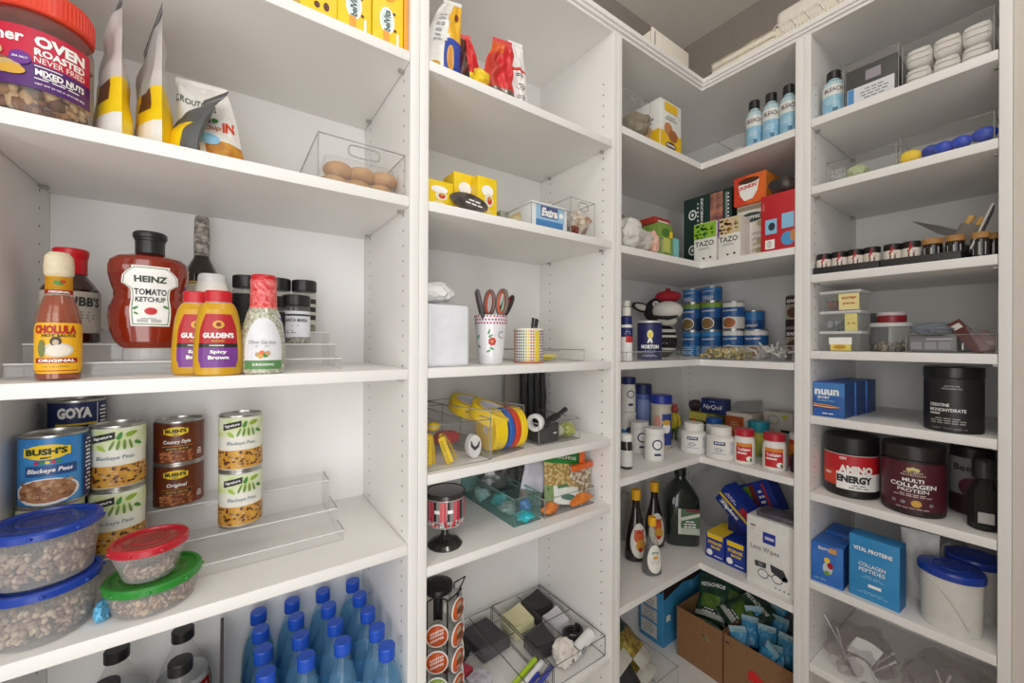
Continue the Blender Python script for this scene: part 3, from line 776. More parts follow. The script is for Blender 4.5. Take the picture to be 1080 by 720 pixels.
# mustards
MUS = mat('#d3a526', .3, col2='#cc9c20', scale=60)
def mustard(label, p):
    t = thing('mustard_bottle', label, 'bottle', p, toward(p), 'mustard bottles')
    pr = [(.027, 0), (.032, .003), (.0335, .012), (.0335, .040), (.0315, .070), (.0285, .095), (.0255, .108), (.021, .117), (.018, .120)]
    MB().lathe(pr, MUS, 34, sy=.72).build('body', t)
    b = MB(); b.lathe([(.0165, .119), (.0185, .121), (.0185, .135), (.0165, .138), (.006, .139), (.006, .146), (0, .147)] if False else [(.0175, .119), (.0185, .121), (.0185, .137), (.0170, .139), (0, .140)], RED, 28, sy=.8); b.build('cap', t)
    b = MB(); b.lathe([(.0182, .117), (.0182, .1205)], clear('#e9e6e0', .3), 26, sy=.8); b.build('collar', t)
    def g(off):
        def f(x, z):
            r = .03
            for (r0, z0), (r1, z1) in zip(pr, pr[1:]):
                if z0 <= z <= z1: r = r0+(r1-r0)*(z-z0)/(z1-z0); break
            a = -PI/2+x/.032*1.15; return ((r+off)*math.cos(a), (.72*r+off)*math.sin(a), z)
        return f
    q = MB()
    def hw(z):
        if z < .018: return .021
        if z < .024: return .021+.003*(z-.018)/.006
        return .024 if z < .078 else .024-.006*(z-.078)/.022
    def band(m, z0, z1, off):
        n = 6; f = g(off)
        for i in range(n):
            a, b_ = z0+(z1-z0)*i/n, z0+(z1-z0)*(i+1)/n
            for j in range(8):
                s0, s1 = -1+j/4, -1+(j+1)/4
                q.add([f(hw(a)*s0, a), f(hw(a)*s1, a), f(hw(b_)*s1, b_), f(hw(b_)*s0, b_)], [(0, 1, 2, 3)], m, True)
    band(mat('#b61f2b', .4), .052, .100, .0006); band(mat('#2a2422', .4), .046, .0525, .0008); band(mat('#7a3a91', .4), .014, .0465, .0007)
    lo = q.build('label', t)
    q = MB(); f = g(.0013)
    disc(q, GOLD, 0, .083, .007, .0065, f); disc(q, mat('#8e2a1a', .5), 0, .083, .003, .0035, g(.0016))
    text(q, "GULDEN'S", INKW, 0, .0655, w=.036, h=.0088, mapf=f, bold=.05); text(q, 'MUSTARD', GOLD, 0, .0565, w=.014, h=.003, mapf=f, bold=.03)
    lines(q, INKW, 0, .0493, .03, .003, 1, f)
    text(q, 'Spicy', INKW, 0, .0385, w=.018, h=.0065, mapf=f, bold=.04); text(q, 'Brown', INKW, 0, .0300, w=.022, h=.0062, mapf=f, bold=.04)
    q.build('print', lo)
    return t
mustard('squeeze bottle of mustard with red cap, standing in front of its twin', LP(-.010, .026, Z['a3']))
mustard('squeeze bottle of mustard with red cap, half hidden behind its twin', LP(-.040, .062, Z['a3']))
# salad dressing
p = LP(.054, .034, Z['a3']); t = thing('dressing_bottle', 'salad dressing bottle with red patterned neck wrap and oval white label', 'bottle', p, toward(p))
MB().lathe([(.029, 0), (.0325, .003), (.0335, .03), (.0330, .060), (.0300, .085), (.0250, .105), (.0210, .115), (.0180, .122)], mat('#d6d5c8', .15, col2='#8f9078', scale=220, coat=.7), 34).build('body', t)
DRR = mat('#d22a33', .4, col2='#ee8a86', scale=170)
MB().lathe([(.0225, .108), (.0215, .114), (.0205, .120), (.0200, .150), (.0205, .162), (.0195, .164)], DRR, 30).build('neck_wrap', t)
MB().lathe([(.0190, .160), (.0195, .168), (.018, .172), (0, .172)], mat('#c9202b', .4), 28).build('cap', t)
def dmap(off):
    pr = [(.0335, .01), (.0335, .03), (.0330, .060), (.0300, .085), (.0250, .105)]
    def f(x, z):
        r = .0335
        for (r0, z0), (r1, z1) in zip(pr, pr[1:]):
            if z0 <= z <= z1: r = r0+(r1-r0)*(z-z0)/(z1-z0); break
        a = -PI/2+x/.033; return ((r+off)*math.cos(a), (r+off)*math.sin(a), z)
    return f
def oval(m, z0, z1, off):
    f = dmap(off); n = 14
    def hw(z): return .030*math.sqrt(max(0, 1-((z-.042)/.056)**2)) if z > .042 else .030
    for i in range(n):
        a, b_ = z0+(z1-z0)*i/n, z0+(z1-z0)*(i+1)/n
        for j in range(8):
            s0, s1 = -1+j/4, -1+(j+1)/4
            q.add([f(hw(a)*s0, a), f(hw(a)*s1, a), f(hw(b_)*s1, b_), f(hw(b_)*s0, b_)], [(0, 1, 2, 3)], m, True)
oval(mat('#e6e6ea', .45), .024, .096, .0006); oval(mat('#5d8d55', .45), .009, .024, .0006)
lo = q.build('label', t); q = MB(); f = dmap(.0012)
text(q, 'Olive Garden', GREYINK, -.002, .055, w=.040, h=.0065, mapf=f, shear=.2); lines(q, GREYINK, 0, .048, .036, .003, 1, f)
for k, (x, z, m) in enumerate(((-.008, .034, TAN), (-.002, .037, ORG), (.003, .033, GRN), (-.004, .031, GOLD), (.006, .036, TAN))): disc(q, m, x, z, .004, .004, f, n=8)
text(q, 'DRESSING', INKW, 0, .017, w=.030, h=.0042, mapf=f, bold=.02)
q.build('print', lo)
# spice jars
def spice(label, p, r, h, m, lab, txt=None):
    t = thing('spice_jar', label, 'jar', p, toward(p), 'black-lidded spice jars')
    lid = h*.22 if h < .11 else .026
    MB().lathe([(r-.002, 0), (r, .002), (r, h-lid-.004), (r-.002, h-lid)], clear('#f2f2ee', .08), 26).build('glass', t)
    MB().lathe([(r-.0035, .002), (r-.0025, .004), (r-.0025, (h-lid)*.82), (0, (h-lid)*.82)], m, 24).build('spice', t)
    MB().lathe([(r-.0005, h-lid), (r+.0008, h-lid+.001), (r+.0008, h-.002), (r-.001, h), (0, h)], BLACKP, 30).build('lid', t)
    q = MB(); patch(q, lab, -r*1.6, r*1.6, (h-lid)*.18, (h-lid)*.86, cylmap(r+.0004), n=14); lo = q.build('label', t)
    q = MB(); f = cylmap(r+.0008)
    if txt:
        text(q, txt, INK, 0, (h-lid)*.62, w=r*1.75, h=.0075, mapf=f, bold=.02); lines(q, GREYINK, 0, (h-lid)*.48, r*1.0, .004, 1, f); lines(q, GREYINK, -r*.4, (h-lid)*.32, r*1.0, .008, 2, f); patch(q, DKGREY, -r*1.3, r*1.3, (h-lid)*.73, (h-lid)*.78, f)
    else:
        for k in range(3): patch(q, BLACKM, -r*1.2, r*1.2, (h-lid)*(.30+.2*k), (h-lid)*(.42+.2*k), f)
    q.build('print', lo)
    return t
SALT = mat('#d8d6cc', .7, col2='#55524a', scale=260); HERB = mat('#a7a57c', .7, col2='#5c6040', scale=200)
z2, z3 = Z['a3']+.0505, Z['a3']+.0775
spice('short spice jar with white label and black lid, foremost of the spices', LP(.122, .168, z2), .0265, .103, SALT, mat('#e3e6ee', .5), 'SANTA MARIA')
spice('tall spice jar with black striped label, rightmost of the spices', LP(.147, .238, z3), .0250, .118, HERB, mat('#c8cabb', .5))
spice('tall spice jar half hidden behind the dressing bottle, second from right', LP(.094, .238, z3), .0250, .118, HERB, mat('#b9bb9f', .5))
spice('dark short spice jar between dressing bottle and white-labelled jar', LP(.083, .165, z2), .0200, .098, mat('#2d2a26', .6), BLACKM)
spice('tall spice jar peeking out left of the dressing bottle', LP(.036, .238, z3), .0250, .118, mat('#4d4338', .6), BLACKM)

# ---- fourth shelf: cans on a riser
SA4 = [(.10, .16, .020), (.16, .245, .046), (.245, .325, .085)]
riser('tiered_riser', 'clear stepped riser under the canned beans', Z['a4'], -.262, .205, SA4)
BUSHB = mat('#2f7fc4', .35, col2='#4a9ad8', scale=12); CREAM = mat('#eceade', .45); BROWNL = mat('#5a2a17', .35, col2='#7a3a1c', scale=10)
def bush_logo(mb, f, f2, x, z, w):
    disc(mb, YEL, x, z, w*.5, w*.22, f); patch(mb, YEL, x-w*.5, x+w*.5, z-w*.12, z+w*.13, f); text(mb, "BUSH'S", mat('#1d3a24', .5), x, z+w*.02, w=w*.86, h=w*.19, mapf=f2, bold=.05); text(mb, 'BEST', INK, x, z-w*.155, w=w*.22, h=w*.05, mapf=f2, bold=.03)
def art_bush(mb, f, r, h):
    f2 = cylmap(r+.0006); f3 = cylmap(r+.001)
    bush_logo(mb, f2, f3, -.010, h*.77, .054)
    patch(mb, mat('#274f86', .4), -.034, .024, h*.44, h*.58, f2); text(mb, 'Blackeye Peas', INKW, -.006, h*.51, w=.050, h=.009, mapf=f3, bold=.02, shear=.2)
    disc(mb, mat('#eef0ef', .4), -.010, h*.22, .038, .021, f2); disc(mb, mat('#b07a50', .5), -.010, h*.23, .034, .018, f3)
    bean_dots(mb, cylmap(r+.0013), -.038, .018, h*.12, h*.36, 60, [mat('#c79d76', .5), mat('#8a5a3c', .5), mat('#a5714a', .5)], .0042)
    patch(mb, NAVY, .034, .058, .006, h-.006, f2); lines(mb, INKW, .046, h*.5, .018, h*.8, 14, f3)
    for k in range(5): disc(mb, (RED, GRN, YEL)[k % 3], -.02+.006*k, h*.63, .003, .0025, f3, n=7)
can('bean_can', 'large blue can of blackeye peas with yellow logo, atop another can', LP(-.228, .172, Z['a4']+.046+.1115), LF+.25, .0395, .112, BUSHB, art_bush)
def art_peas(mb, f, r, h):
    f2 = cylmap(r+.0006); f3 = cylmap(r+.0010)
    patch(mb, mat('#c8d98a', .5, col2='#e6ead0', scale=30), -r*2.4, r*2.4, h*.62, h-.006, f, n=24); patch(mb, mat('#d9a544', .5, col2='#c48a30', scale=60), -r*2.4, r*2.4, .006, h*.38, f, n=24)
    bean_dots(mb, f2, -r*1.5, r*1.5, h*.08, h*.36, 90, [mat('#d8b27c', .5), mat('#7a4a2a', .5), mat('#b88950', .5), mat('#4d2c1c', .5)], .0030, 8)
    text(mb, 'Blackeye Peas', mat('#5c7f8c', .5), -.002, h*.50, w=.050, h=.0085, mapf=f2, shear=.1)
    for x, z, w, a in ((-.028, h*.80, .018, .8), (-.020, h*.66, .016, -.7), (.020, h*.86, .018, .3), (.030, h*.70, .014, -.5), (.004, h*.84, .014, 1.2)): leaf(mb, (mat('#8fae3b', .5), mat('#a9c552', .5), GRN)[int(w*1000) % 3], x, z, w, w*.45, a, f2)
    for k in range(4): leaf(mb, mat('#6e8f46', .5), -.006+.008*k, h*.70, .018, .004, 1.5+.2*(k-1.5), f2)
    poly(mb, INK, [(-.034, h*.74), (-.018, h*.77), (-.002, h*.80), (-.002, h*.91), (-.018, h*.88), (-.034, h*.85)], f3); text(mb, 'Signature', INKW, -.018, h*.825, w=.026, h=.0065, mapf=f3, bold=.02, rot=.2)
zt = Z['a4']+.046
pc = can('bean_can', 'pale green can of blackeye peas, upper can of the right-hand tower', LP(.026, .205, zt+.1125), LF+.05, .0375, .112, CREAM, art_peas, group='pale green cans of blackeye peas')
for y, d, zz, lb in ((.026, .205, zt, 'pale green can of blackeye peas, lower can of the right-hand tower'),
                     (-.158, .205, zt+.1125, 'pale green can of blackeye peas, upper can left of the brown cans'),
                     (-.158, .205, zt, 'pale green can of blackeye peas, lower can behind the red lid'),
                     (-.243, .205, zt, 'pale green can of blackeye peas under the large blue can')):
    q_ = dup(pc, LP(y, d, zz), LF+.1, lb)
    if y < -.2: q_.location = LP(-.232, .175, Z['a4']+.0462); 
def brown(nm):
    def art(mb, f, r, h):
        f2 = cylmap(r+.0006); f3 = cylmap(r+.001)
        bush_logo(mb, f2, f3, -.008, h*.77, .040)
        text(mb, nm, INKW, -.006, h*.52, w=.044 if len(nm) > 9 else .032, h=.0095, mapf=f2, bold=.02, shear=.15); patch(mb, mat('#d98a3a', .5), -.030, .020, h*.425, h*.435, f2)
        patch(mb, INK, -.026, .016, h*.34, h*.41, f2); text(mb, 'BAKED BEANS', GOLD, -.005, h*.375, w=.034, h=.0035, mapf=f3, bold=.02)
        bean_dots(mb, f2, -.032, .020, h*.09, h*.32, 60, [mat('#a5613a', .5), mat('#7c3f22', .5), mat('#bf7c4d', .5)], .0035, 3)
        lines(mb, INKW, .034, h*.25, .014, .014, 3, f2)
    return art
z3 = Z['a4']+.085
can('bean_can', 'squat brown can of baked beans, lower of the brown pair', LP(-.078, .285, z3), LF+.12, .0415, .086, BROWNL, brown('Original'), group='squat brown baked bean cans')
can('bean_can', 'squat brown can of country style baked beans, upper of the brown pair', LP(-.078, .285, z3+.0862), LF+.12, .0415, .086, BROWNL, brown('Country Style'), group='squat brown baked bean cans')
def art_goya(mb, f, r, h):
    f2 = cylmap(r+.0006); text(mb, 'GOYA', INKW, -.008, h*.80, w=.046, h=.020, mapf=f2, bold=.06); patch(mb, YEL, -.034, .024, h*.60, h*.63, f2); patch(mb, INKW, .0225, .0238, h*.5, h*.95, f2); lines(mb, INKW, .036, h*.6, .02, h*.6, 10, f2)
gy = can('bean_can', 'navy can with bold white letters behind the blue can', LP(-.226, .288, z3+.1125), LF+.3, .0385, .112, NAVY, art_goya, group='navy cans')
dup(gy, LP(-.226, .288, z3), LF+.3, 'navy can at the bottom back, hidden under its twin')
# plastic tubs
def tub(name, label, p, rz, r, h, lidm, fill, lidh=.012, taper=.8, sy=1.0, seed=1, nm=None, win=None):
    t = thing(name, label, 'container', p, rz, 'round lidded food containers')
    MB().lathe([(r*taper*.9, 0), (r*taper, .003), (r*.95, h-lidh-.004), (r*.97, h-lidh)], clear('#f1efec', .20, .7, .2), 40, sy=sy).build('tub', t)
    def pt(rnd):
        a = rnd.random()*2*PI; z = .006+(h-lidh-.012)*fill*rnd.random(); k = r*(taper+(.95-taper)*z/h)-.006
        k *= .8+.18*rnd.random(); return (k*math.cos(a), k*math.sin(a)*sy, z)
    nuts(t, int(420*r/.06), pt, .0046, seed, nm, .5)
    b = MB(); b.lathe([(r*.99, h-lidh), (r+.001, h-lidh+.001), (r+.001, h-.003), (r-.001, h), (r*.90, h), (r*.88, h-.0035), (r*.70, h-.0035)], lidm, 48, sy=sy, cap=False); lo = b.build('lid', t)
    b = MB(); b.lathe([(r*.70, h-.0035), (r*.66, h-.002), (0, h-.002)], win or lidm, 40, sy=sy, cap=False); b.lathe([(r*.45, h-.0015), (r*.47, h-.0005), (r*.49, h-.0015)], lidm, 36, sy=sy, cap=False); b.build('lid_centre', lo)
    for k in range(8):
        a = 2*PI*k/8; MB().ball((r*math.cos(a)*1.005, r*math.sin(a)*sy*1.005, h-lidh*.55), .004, lidm, 1, 1, .8, 1).build('lid_tab', lo)
    return t
BLID = mat('#1d3fa3', .3); RLID = mat('#bb2331', .3); GLID = mat('#2f8b34', .3)
WN = [mat('#a89384', .6), mat('#8c7462', .6), mat('#cbb9a4', .6), mat('#7c6352', .6), mat('#bda68c', .6)]
BWIN = clear('#7f93d8', .45, haze='#4a63b5'); RWIN = clear('#d98a86', .5, haze='#c4605c'); GWIN = clear('#8fc27a', .45, haze='#4d9a45')
tub('food_container', 'round tub of chopped walnuts with blue lid, lower of two', LP(-.2125, .067, Z['a4']), LF+.2, .0590, .079, BLID, .85, seed=3, nm=WN, taper=.84, win=BWIN)
tub('food_container', 'round tub of chopped walnuts with blue lid, stacked on its twin', LP(-.2125, .069, Z['a4']+.0792), LF, .0590, .080, BLID, .85, seed=6, nm=WN, taper=.84, win=BWIN)
tub('food_container', 'shallow tub of nuts with green lid under the red-lidded tub', LP(-.092, .062, Z['a4']), LF, .060, .050, GLID, .7, seed=8, taper=.84, nm=WN+NUTM, win=GWIN)
tub('food_container', 'small frosted tub with red lid on top of the green-lidded tub', LP(-.096, .050, Z['a4']+.0502), LF+.4, .0475, .058, RLID, .45, seed=9, taper=.66, nm=WN, win=RWIN)
crumple('film_scrap', 'scrap of light blue film between blue and green tubs', LP(-.150, .050, Z['a4']), LF, .018, .04, .028, mat('#66b4e0', .4), 'wrapper', 4)

# ---- bottom shelf: water bottles and soda bottles
WB = clear('#f0f8fc', .05, 1, .05, '#cfe9f5'); WAT = clear('#d9eef8', .16, .3, .1, '#9fd8f2'); WCAP = mat('#2456c8', .35)
def water(label, p):
    t = thing('water_bottle', label, 'bottle', p, LF, 'water bottles in rows')
    MB().lathe([(.028, 0), (.0325, .004), (.033, .010), (.0315, .05), (.033, .09), (.0315, .13), (.033, .170), (.0328, .200), (.030, .222), (.024, .246), (.0165, .268), (.0135, .277), (.0135, .287)], WB, 22).build('bottle', t)
    MB().lathe([(.030, .004), (.0305, .19), (.028, .222), (.020, .248), (0, .248)], WAT, 18).build('water', t)
    b = MB(); b.lathe([(.0145, .283), (.0165, .2835), (.0165, .303), (.0155, .305), (0, .3055)], WCAP, 24); b.lathe([(.0163, .2805), (.0163, .2825)], WCAP, 20); b.build('cap', t)
    q = MB(); q.lathe([(.0336, .095), (.0336, .165)], mat('#4fb0e0', .35, col2='#b5e0f4', scale=25), 22, cap=False); q.build('label', t)
    return t
wl = 'clear water bottle with blue cap, one of the rows on the bottom left shelf'
w0 = None
ORD = ('back', 'second', 'third', 'fourth', 'front'); COLN = ('first', 'second', 'third', 'last')
for yi, y in enumerate((.064, .132, .2, .271)):
    for xi, x in enumerate((-1.092, -1.024, -.954, -.885, -.819)):
        if xi == 4 and yi < 3: continue
        loc = (x, y, Z['a5']); lb = 'blue-capped water bottle, %s from the back in the %s column from left' % (('first', 'second', 'third', 'fourth', 'fifth')[xi], COLN[yi])
        if w0 is None: w0 = water(lb, loc)
        else: dup(w0, loc, LF, lb)
# soda bottles, large, clear with black caps
SB = clear('#f7f7f6', .06, 1, .05); COLA = clear('#6b5f5c', .25, .3, .1, '#3a302c')
def soda(label, p):
    t = thing('soda_bottle', label, 'bottle', p, toward(Vector(p)), 'soda bottles with black caps')
    MB().lathe([(.040, 0), (.046, .006), (.047, .02), (.047, .20), (.0465, .225), (.040, .258), (.028, .290), (.0175, .312), (.0135, .320), (.0135, .330)], SB, 26).build('bottle', t)
    b = MB(); b.lathe([(.0145, .325), (.0185, .3255), (.0185, .3435), (.0172, .3455), (0, .346)], BLACKP, 24); b.build('cap', t)
    q = MB(); q.lathe([(.0476, .13), (.0474, .20), (.0470, .226), (.0412, .256)], mat('#d5d8de', .4), 24, cap=False); lo = q.build('label', t)
    q = MB(); f = (lambda x, z_: cylmap(.0476 if z_ < .226 else .0476-(z_-.226)*.19)(x, z_))
    for x in (-.06, .03): patch(q, RED, x-.022, x+.022, .222, .246, f); text(q, 'Diet', INKW, x, .235, w=.03, mapf=f, bold=.03, shear=.2); patch(q, INK, x-.02, x+.025, .20, .216, f)
    q.build('print', lo); return t
s0 = soda('large soda bottle with black cap, back row right on the bottom left shelf', (-1.045, -.068, Z['a5']))
for x, y, lb in ((-.945, -.065, 'large soda bottle with black cap, middle row right on the bottom left shelf'), (-1.05, -.165, 'large soda bottle with black cap, back row second from right'),
                 (-.952, -.163, 'large soda bottle with black cap, middle row, second from right'), (-.955, -.225-.0, 'x')):
    if lb != 'x': dup(s0, (x, y, Z['a5']), LF, lb)
t = thing('bottle_tray', 'dark cardboard tray edge beside the soda bottles', 'tray', LP(-.004, .04, Z['a5']), LF)
MB().box(-.003, .003, 0, .28, 0, .30, mat('#4a4644', .6)).build('side_wall', t); MB().box(-.19, -.003, 0, .28, 0, .0 + .002, mat('#4a4644', .6)).build('base', t)
# ================================================================== far left bay
# ---- top shelf: snack bags
BGW = mat('#ecebe8', .35); BGY = mat('#f0b81f', .38); BGB = mat('#2446ad', .38); BGR = mat('#d3282c', .35); BGR2 = mat('#b9352b', .4, col2='#d84a36', scale=14); BGK = mat('#2b2722', .4, col2='#6a3428', scale=40); BGS = mat('#9c968d', .25, .5, col2='#5d5852', scale=50)
def m1(u, v, fr):
    if v < .08: return BGB
    if .52 < u and .08 <= v < .50 and u > .42+.3*(v-.1): return BGB
    if u > .62+.1*math.sin(v*6) and v >= .5: return BGY
    if u > .78: return BGW
    return BGW
def a1(mb, f, w, h):
    for k in range(6): lines(mb, GREYINK, -.018, h*(.78-.07*k), .028, .008, 2, f, seed=k)
    disc(mb, BGW, -.02, h*.11, .020, .016, f); disc(mb, GOLD, -.02, h*.11, .013, .009, f)
    disc(mb, mat('#dba24a', .5), .016, h*.22, .009, .034, f); disc(mb, mat('#c98a35', .5), .016, h*.22, .005, .026, f)
    disc(mb, mat('#7d2a22', .5), .028, h*.80, .008, .01, f)
pouch('chip_bag', 'white, blue and yellow snack bag at the far left of the top shelf', LP(.402, .058, Z['b1']), LF-.25, .098, .205, .07, m1, 'bag', 'snack bags on the top shelf', seed=21, wob=.009, art=a1, lean=.02, pinch=.55, skew=.16)
def m2(u, v, fr): return BGK if u < .42 else (BGR if v > .28 else YEL)
pouch('chip_bag', 'dark red and yellow snack bag with a yellow corner', LP(.478, .055, Z['b1']), LF-.3, .07, .130, .05, m2, 'bag', 'snack bags on the top shelf', seed=23, wob=.011, pinch=.6, skew=-.10)
crumple('snack_pack', 'crumpled yellow snack wrapper at the shelf edge', LP(.487, .018, Z['b1']), LF, .045, .03, .042, mat('#efd11d', .4, col2='#d9a617', scale=40), 'wrapper', 7)
def m3(u, v, fr): return BGS if v < .20 else (mat('#e0622a', .4) if v > .82 and u < .5 else (BGR2 if u < .45 else BGR))
pouch('chip_bag', 'crumpled red snack bag with silver bottom', LP(.557, .055, Z['b1']), LF-.2, .096, .152, .065, m3, 'bag', 'snack bags on the top shelf', seed=25, wob=.016, lean=-.01, pinch=.45, skew=.06)
def m4(u, v, fr): return BGW if not (.05 < v < .10 or .44 < v < .47 or .62 < v < .65) else BGR
def a4(mb, f, w, h):
    lines(mb, INK, 0, h*.36, .03, .02, 4, f); lines(mb, INK, 0, h*.55, .03, .014, 3, f); lines(mb, GREYINK, 0, h*.2, .03, .02, 4, f)
pouch('chip_bag', 'slim white snack bag with red stripes, rightmost on the top shelf', LP(.628, .06, Z['b1']), LF-.15, .056, .18, .05, m4, 'bag', 'snack bags on the top shelf', seed=27, wob=.008, art=a4, pinch=.25, skew=-.06)

# ---- second shelf: yellow cartons, candy tub, gum bins
CH = mat('#f5d21a', .42)
def a5(mb, f, w, h):
    disc(mb, INKW, .0, h*.66, w*.30, h*.14, f); disc(mb, mat('#e9e2c8', .5), .004, h*.42, w*.22, h*.17, f); disc(mb, BGR, .006, h*.42, w*.12, h*.10, f); disc(mb, mat('#caa030', .5), .006, h*.46, w*.06, h*.05, f); lines(mb, INKW, 0, h*.16, w*.5, h*.1, 2, f)
carton('candy_carton', 'yellow carton lying flat, leftmost of the three on the second shelf', LP(.388, .03, Z['b2']+.003), LF, .068, .12, .058, CH, a5, group='yellow cartons on the second shelf')
carton('candy_carton', 'yellow upright carton in the middle, set back on the second shelf', LP(.466, .055, Z['b2']), LF, .058, .06, .104, CH, a5, group='yellow cartons on the second shelf')
carton('candy_carton', 'yellow upright carton on the right, nearest the gum bin', LP(.509, .022, Z['b2']), LF, .054, .03, .094, CH, a5, group='yellow cartons on the second shelf')
t = thing('candy_tin', 'dark oval candy pack leaning in front of the yellow cartons', 'package', LP(.452, .012, Z['b2']+.002), LF)
t.rotation_euler = (.25, .12, LF)
b = MB(); b.lathe([(.040, 0), (.046, .003), (.046, .012), (.042, .015), (0, .016)], mat('#3c3634', .35, col2='#57504a', scale=40), 36, sx=1.0, sy=.12*3); 
b = MB(); n = 28
pts = [(.048*math.cos(2*PI*k/n), .018+.018*math.sin(2*PI*k/n)) for k in range(n)]
b.prism(pts, mat('#3a3533', .35, col2='#6b625b', scale=45), 'y', 0, .012, True); bd = b.build('tin', t)
q = MB()
lines(q, INKW, .012, .020, .05, .014, 2, lambda x, z: (x, -.0006, z))
q.build('print', bd)
open_bin('storage_bin', 'clear bin holding the blue and white gum pack', LP(.708, .018, Z['b2']), LF, .135, .24, .062, group='clear bins', handle=0)
def a6(mb, f, w, h):
    patch(mb, mat('#2d7fc0', .4), -w*.40, w*.38, .003, h*.32, f); patch(mb, mat('#9cc7e6', .4), -w*.40, w*.42, h*.32, h*.93, f); patch(mb, mat('#3c4b8f', .4), -w*.27, w*.22, h*.42, h*.88, f)
    text(mb, 'Extra', INKW, -w*.02, h*.64, w=w*.46, h=h*.36, mapf=f, bold=.06, shear=.15); disc(mb, INKW, w*.32, h*.62, .008, .008, f, n=6)
carton('gum_pack', 'blue and white gum pack standing in the clear bin', LP(.708, .024, Z['b2']+.004), LF, .122, .05, .066, mat('#eef0f2', .4), a6)
carton('tea_carton', 'grey-green carton with white end left of the gum pack', LP(.640, .14, Z['b2']), LF, .03, .15, .070, mat('#a9aa9d', .5), None, side=mat('#8d9080', .5))
open_bin('storage_bin', 'taller clear bin with packets at the right end of the second shelf', LP(.829, .022, Z['b2']), LF, .095, .25, .105, group='clear bins', handle=1)
crumple('snack_packet', 'white and brown packet inside the taller clear bin', LP(.822, .05, Z['b2']+.004), LF, .07, .1, .075, mat('#dcd6ca', .4, col2='#8a6a50', scale=40), 'packet', 12)
crumple('snack_packet', 'small dark red packet low in the taller clear bin', LP(.80, .03, Z['b2']+.004), LF, .03, .03, .03, mat('#6d2a22', .4), 'packet', 15)
crumple('snack_packet', 'yellow and white packets heaped in the gum bin', LP(.70, .15, Z['b2']+.004), LF, .10, .12, .07, mat('#e9dfbe', .4, col2='#cfae62', scale=60), 'packet', 18)

# ---- third shelf
t = thing('white_appliance', 'white rounded box with grey back beside the mug', 'appliance', LP(.417, .03, Z['b3']), LF)
MB().box(-.056, .050, 0, .03, 0, .142, mat('#e9ebf2', .3), .008).build('front_panel', t)
MB().box(-.056, .062, .031, .10, 0, .146, mat('#a9abb3', .4), .006).build('housing', t)
crumple('plastic_bag', 'crumpled white plastic bag on top of the white box', LP(.40, .075, Z['b3']+.1465), LF, .085, .06, .048, mat('#f1f0ee', .45), 'bag', 31, .3)
p = LP(.560, .085, Z['b3']); MUGP = p; t = thing('mug', 'white tall mug with flower print and red dotted rim', 'mug', p, toward(p))
MUGM = mat('#eeeef2', .2, coat=.5)
mpr = [(.028, 0), (.031, .002), (.034, .03), (.038, .07), (.041, .10), (.0425, .125)]
b = MB(); b.lathe(mpr + [(.0395, .125), (.0365, .09), (.031, .01), (0, .008)], MUGM, 36); b.build('cup', t)
b = MB(); b.tube([(-.01, .038, .10), (-.016, .060, .098), (-.018, .070, .075), (-.016, .064, .048), (-.008, .035, .038)], .005, MUGM, 8); b.build('handle', t)
def mgm(x, z):
    r = .04
    for (r0, z0), (r1, z1) in zip(mpr, mpr[1:]):
        if z0 <= z <= z1: r = r0+(r1-r0)*(z-z0)/(z1-z0)
    a = -PI/2+x/.04; return ((r+.0005)*math.cos(a), (r+.0005)*math.sin(a), z)
q = MB(); rn = random.Random(3)
for row in range(3):
    for k in range(15): disc(q, mat('#b9385c', .4), -.056+.008*k+.004*(row % 2), .1215-.0085*row, .0026, .0026, mgm, n=7, layer=False)
for k in range(7): disc(q, mat('#c8282e', .4), .004+.007*math.cos(k*.9), .058+.007*math.sin(k*.9), .0042, .0042, mgm, n=8, layer=False)
disc(q, GOLD, .004, .058, .003, .003, mgm, n=8)
for x, z, a in ((.0, .072, .5), (-.004, .083, 1.2), (.004, .040, -.4), (-.006, .034, .4), (-.036, .07, .8), (-.036, .045, -.6)): leaf(q, mat('#4f9a5c', .4), x, z, .014, .005, a, mgm)
text(q, 'C', GREYINK, .027, .075, h=.018, mapf=mgm); q.build('print', t)
def scissors(label, base, dirv, c1, c2, L=.085, R=.018, lean=0):
    """pair of scissors standing blades-down: two ring grips above a shank"""
    t = thing('scissors', label, 'scissors', base, LF, 'scissors in the mug')
    d = Vector(dirv).normalized(); s = Vector((math.cos(lean), math.sin(lean), 0))
    for sg in (-1, 1):
        c = d*(L+R*1.5) + s*sg*R*.95
        pts = [c + s*R*.72*math.cos(2*PI*k/20) + d*R*1.6*math.sin(2*PI*k/20) for k in range(20)]
        g = MB(); g.tube(pts, .0048, c1, 8, True); go = g.build('grip', t)
        pts2 = [c + s*R*.55*math.cos(2*PI*k/20) + d*R*1.38*math.sin(2*PI*k/20) for k in range(20)]
        g = MB(); g.tube(pts2, .0034, c2, 6, True); g.build('grip_lining', go)
        g = MB(); g.tube([c - d*R*1.5, d*L*.45, -d*.01 - s*sg*.002], [.005, .005, .0025], c1, 8); g.build('shank', t)
    g = MB(); g.box(-.004, .004, -.001, .001, -.02, .03, CHROME); g.build('blade', t)
    return t
OR_ = mat('#d8552a', .4); GY_ = mat('#5a575a', .45); MT_ = mat('#8fc9ae', .4)
zb = Z['b3']+.075
scissors('orange and grey scissors leaning left in the mug', MUGP+Vector((.004, -.016, .075)), (-.26, 0, 1), GY_, OR_, .050, .020, 1.1)
scissors('grey and orange scissors upright at the front of the mug', MUGP+Vector((.014, .000, .075)), (.04, -.05, 1), mat('#7a6a62', .45), OR_, .052, .020, -1.15)
scissors('mint green scissors in the mug', MUGP+Vector((.006, .016, .075)), (.26, .02, 1), MT_, MT_, .055, .020, 1.0)
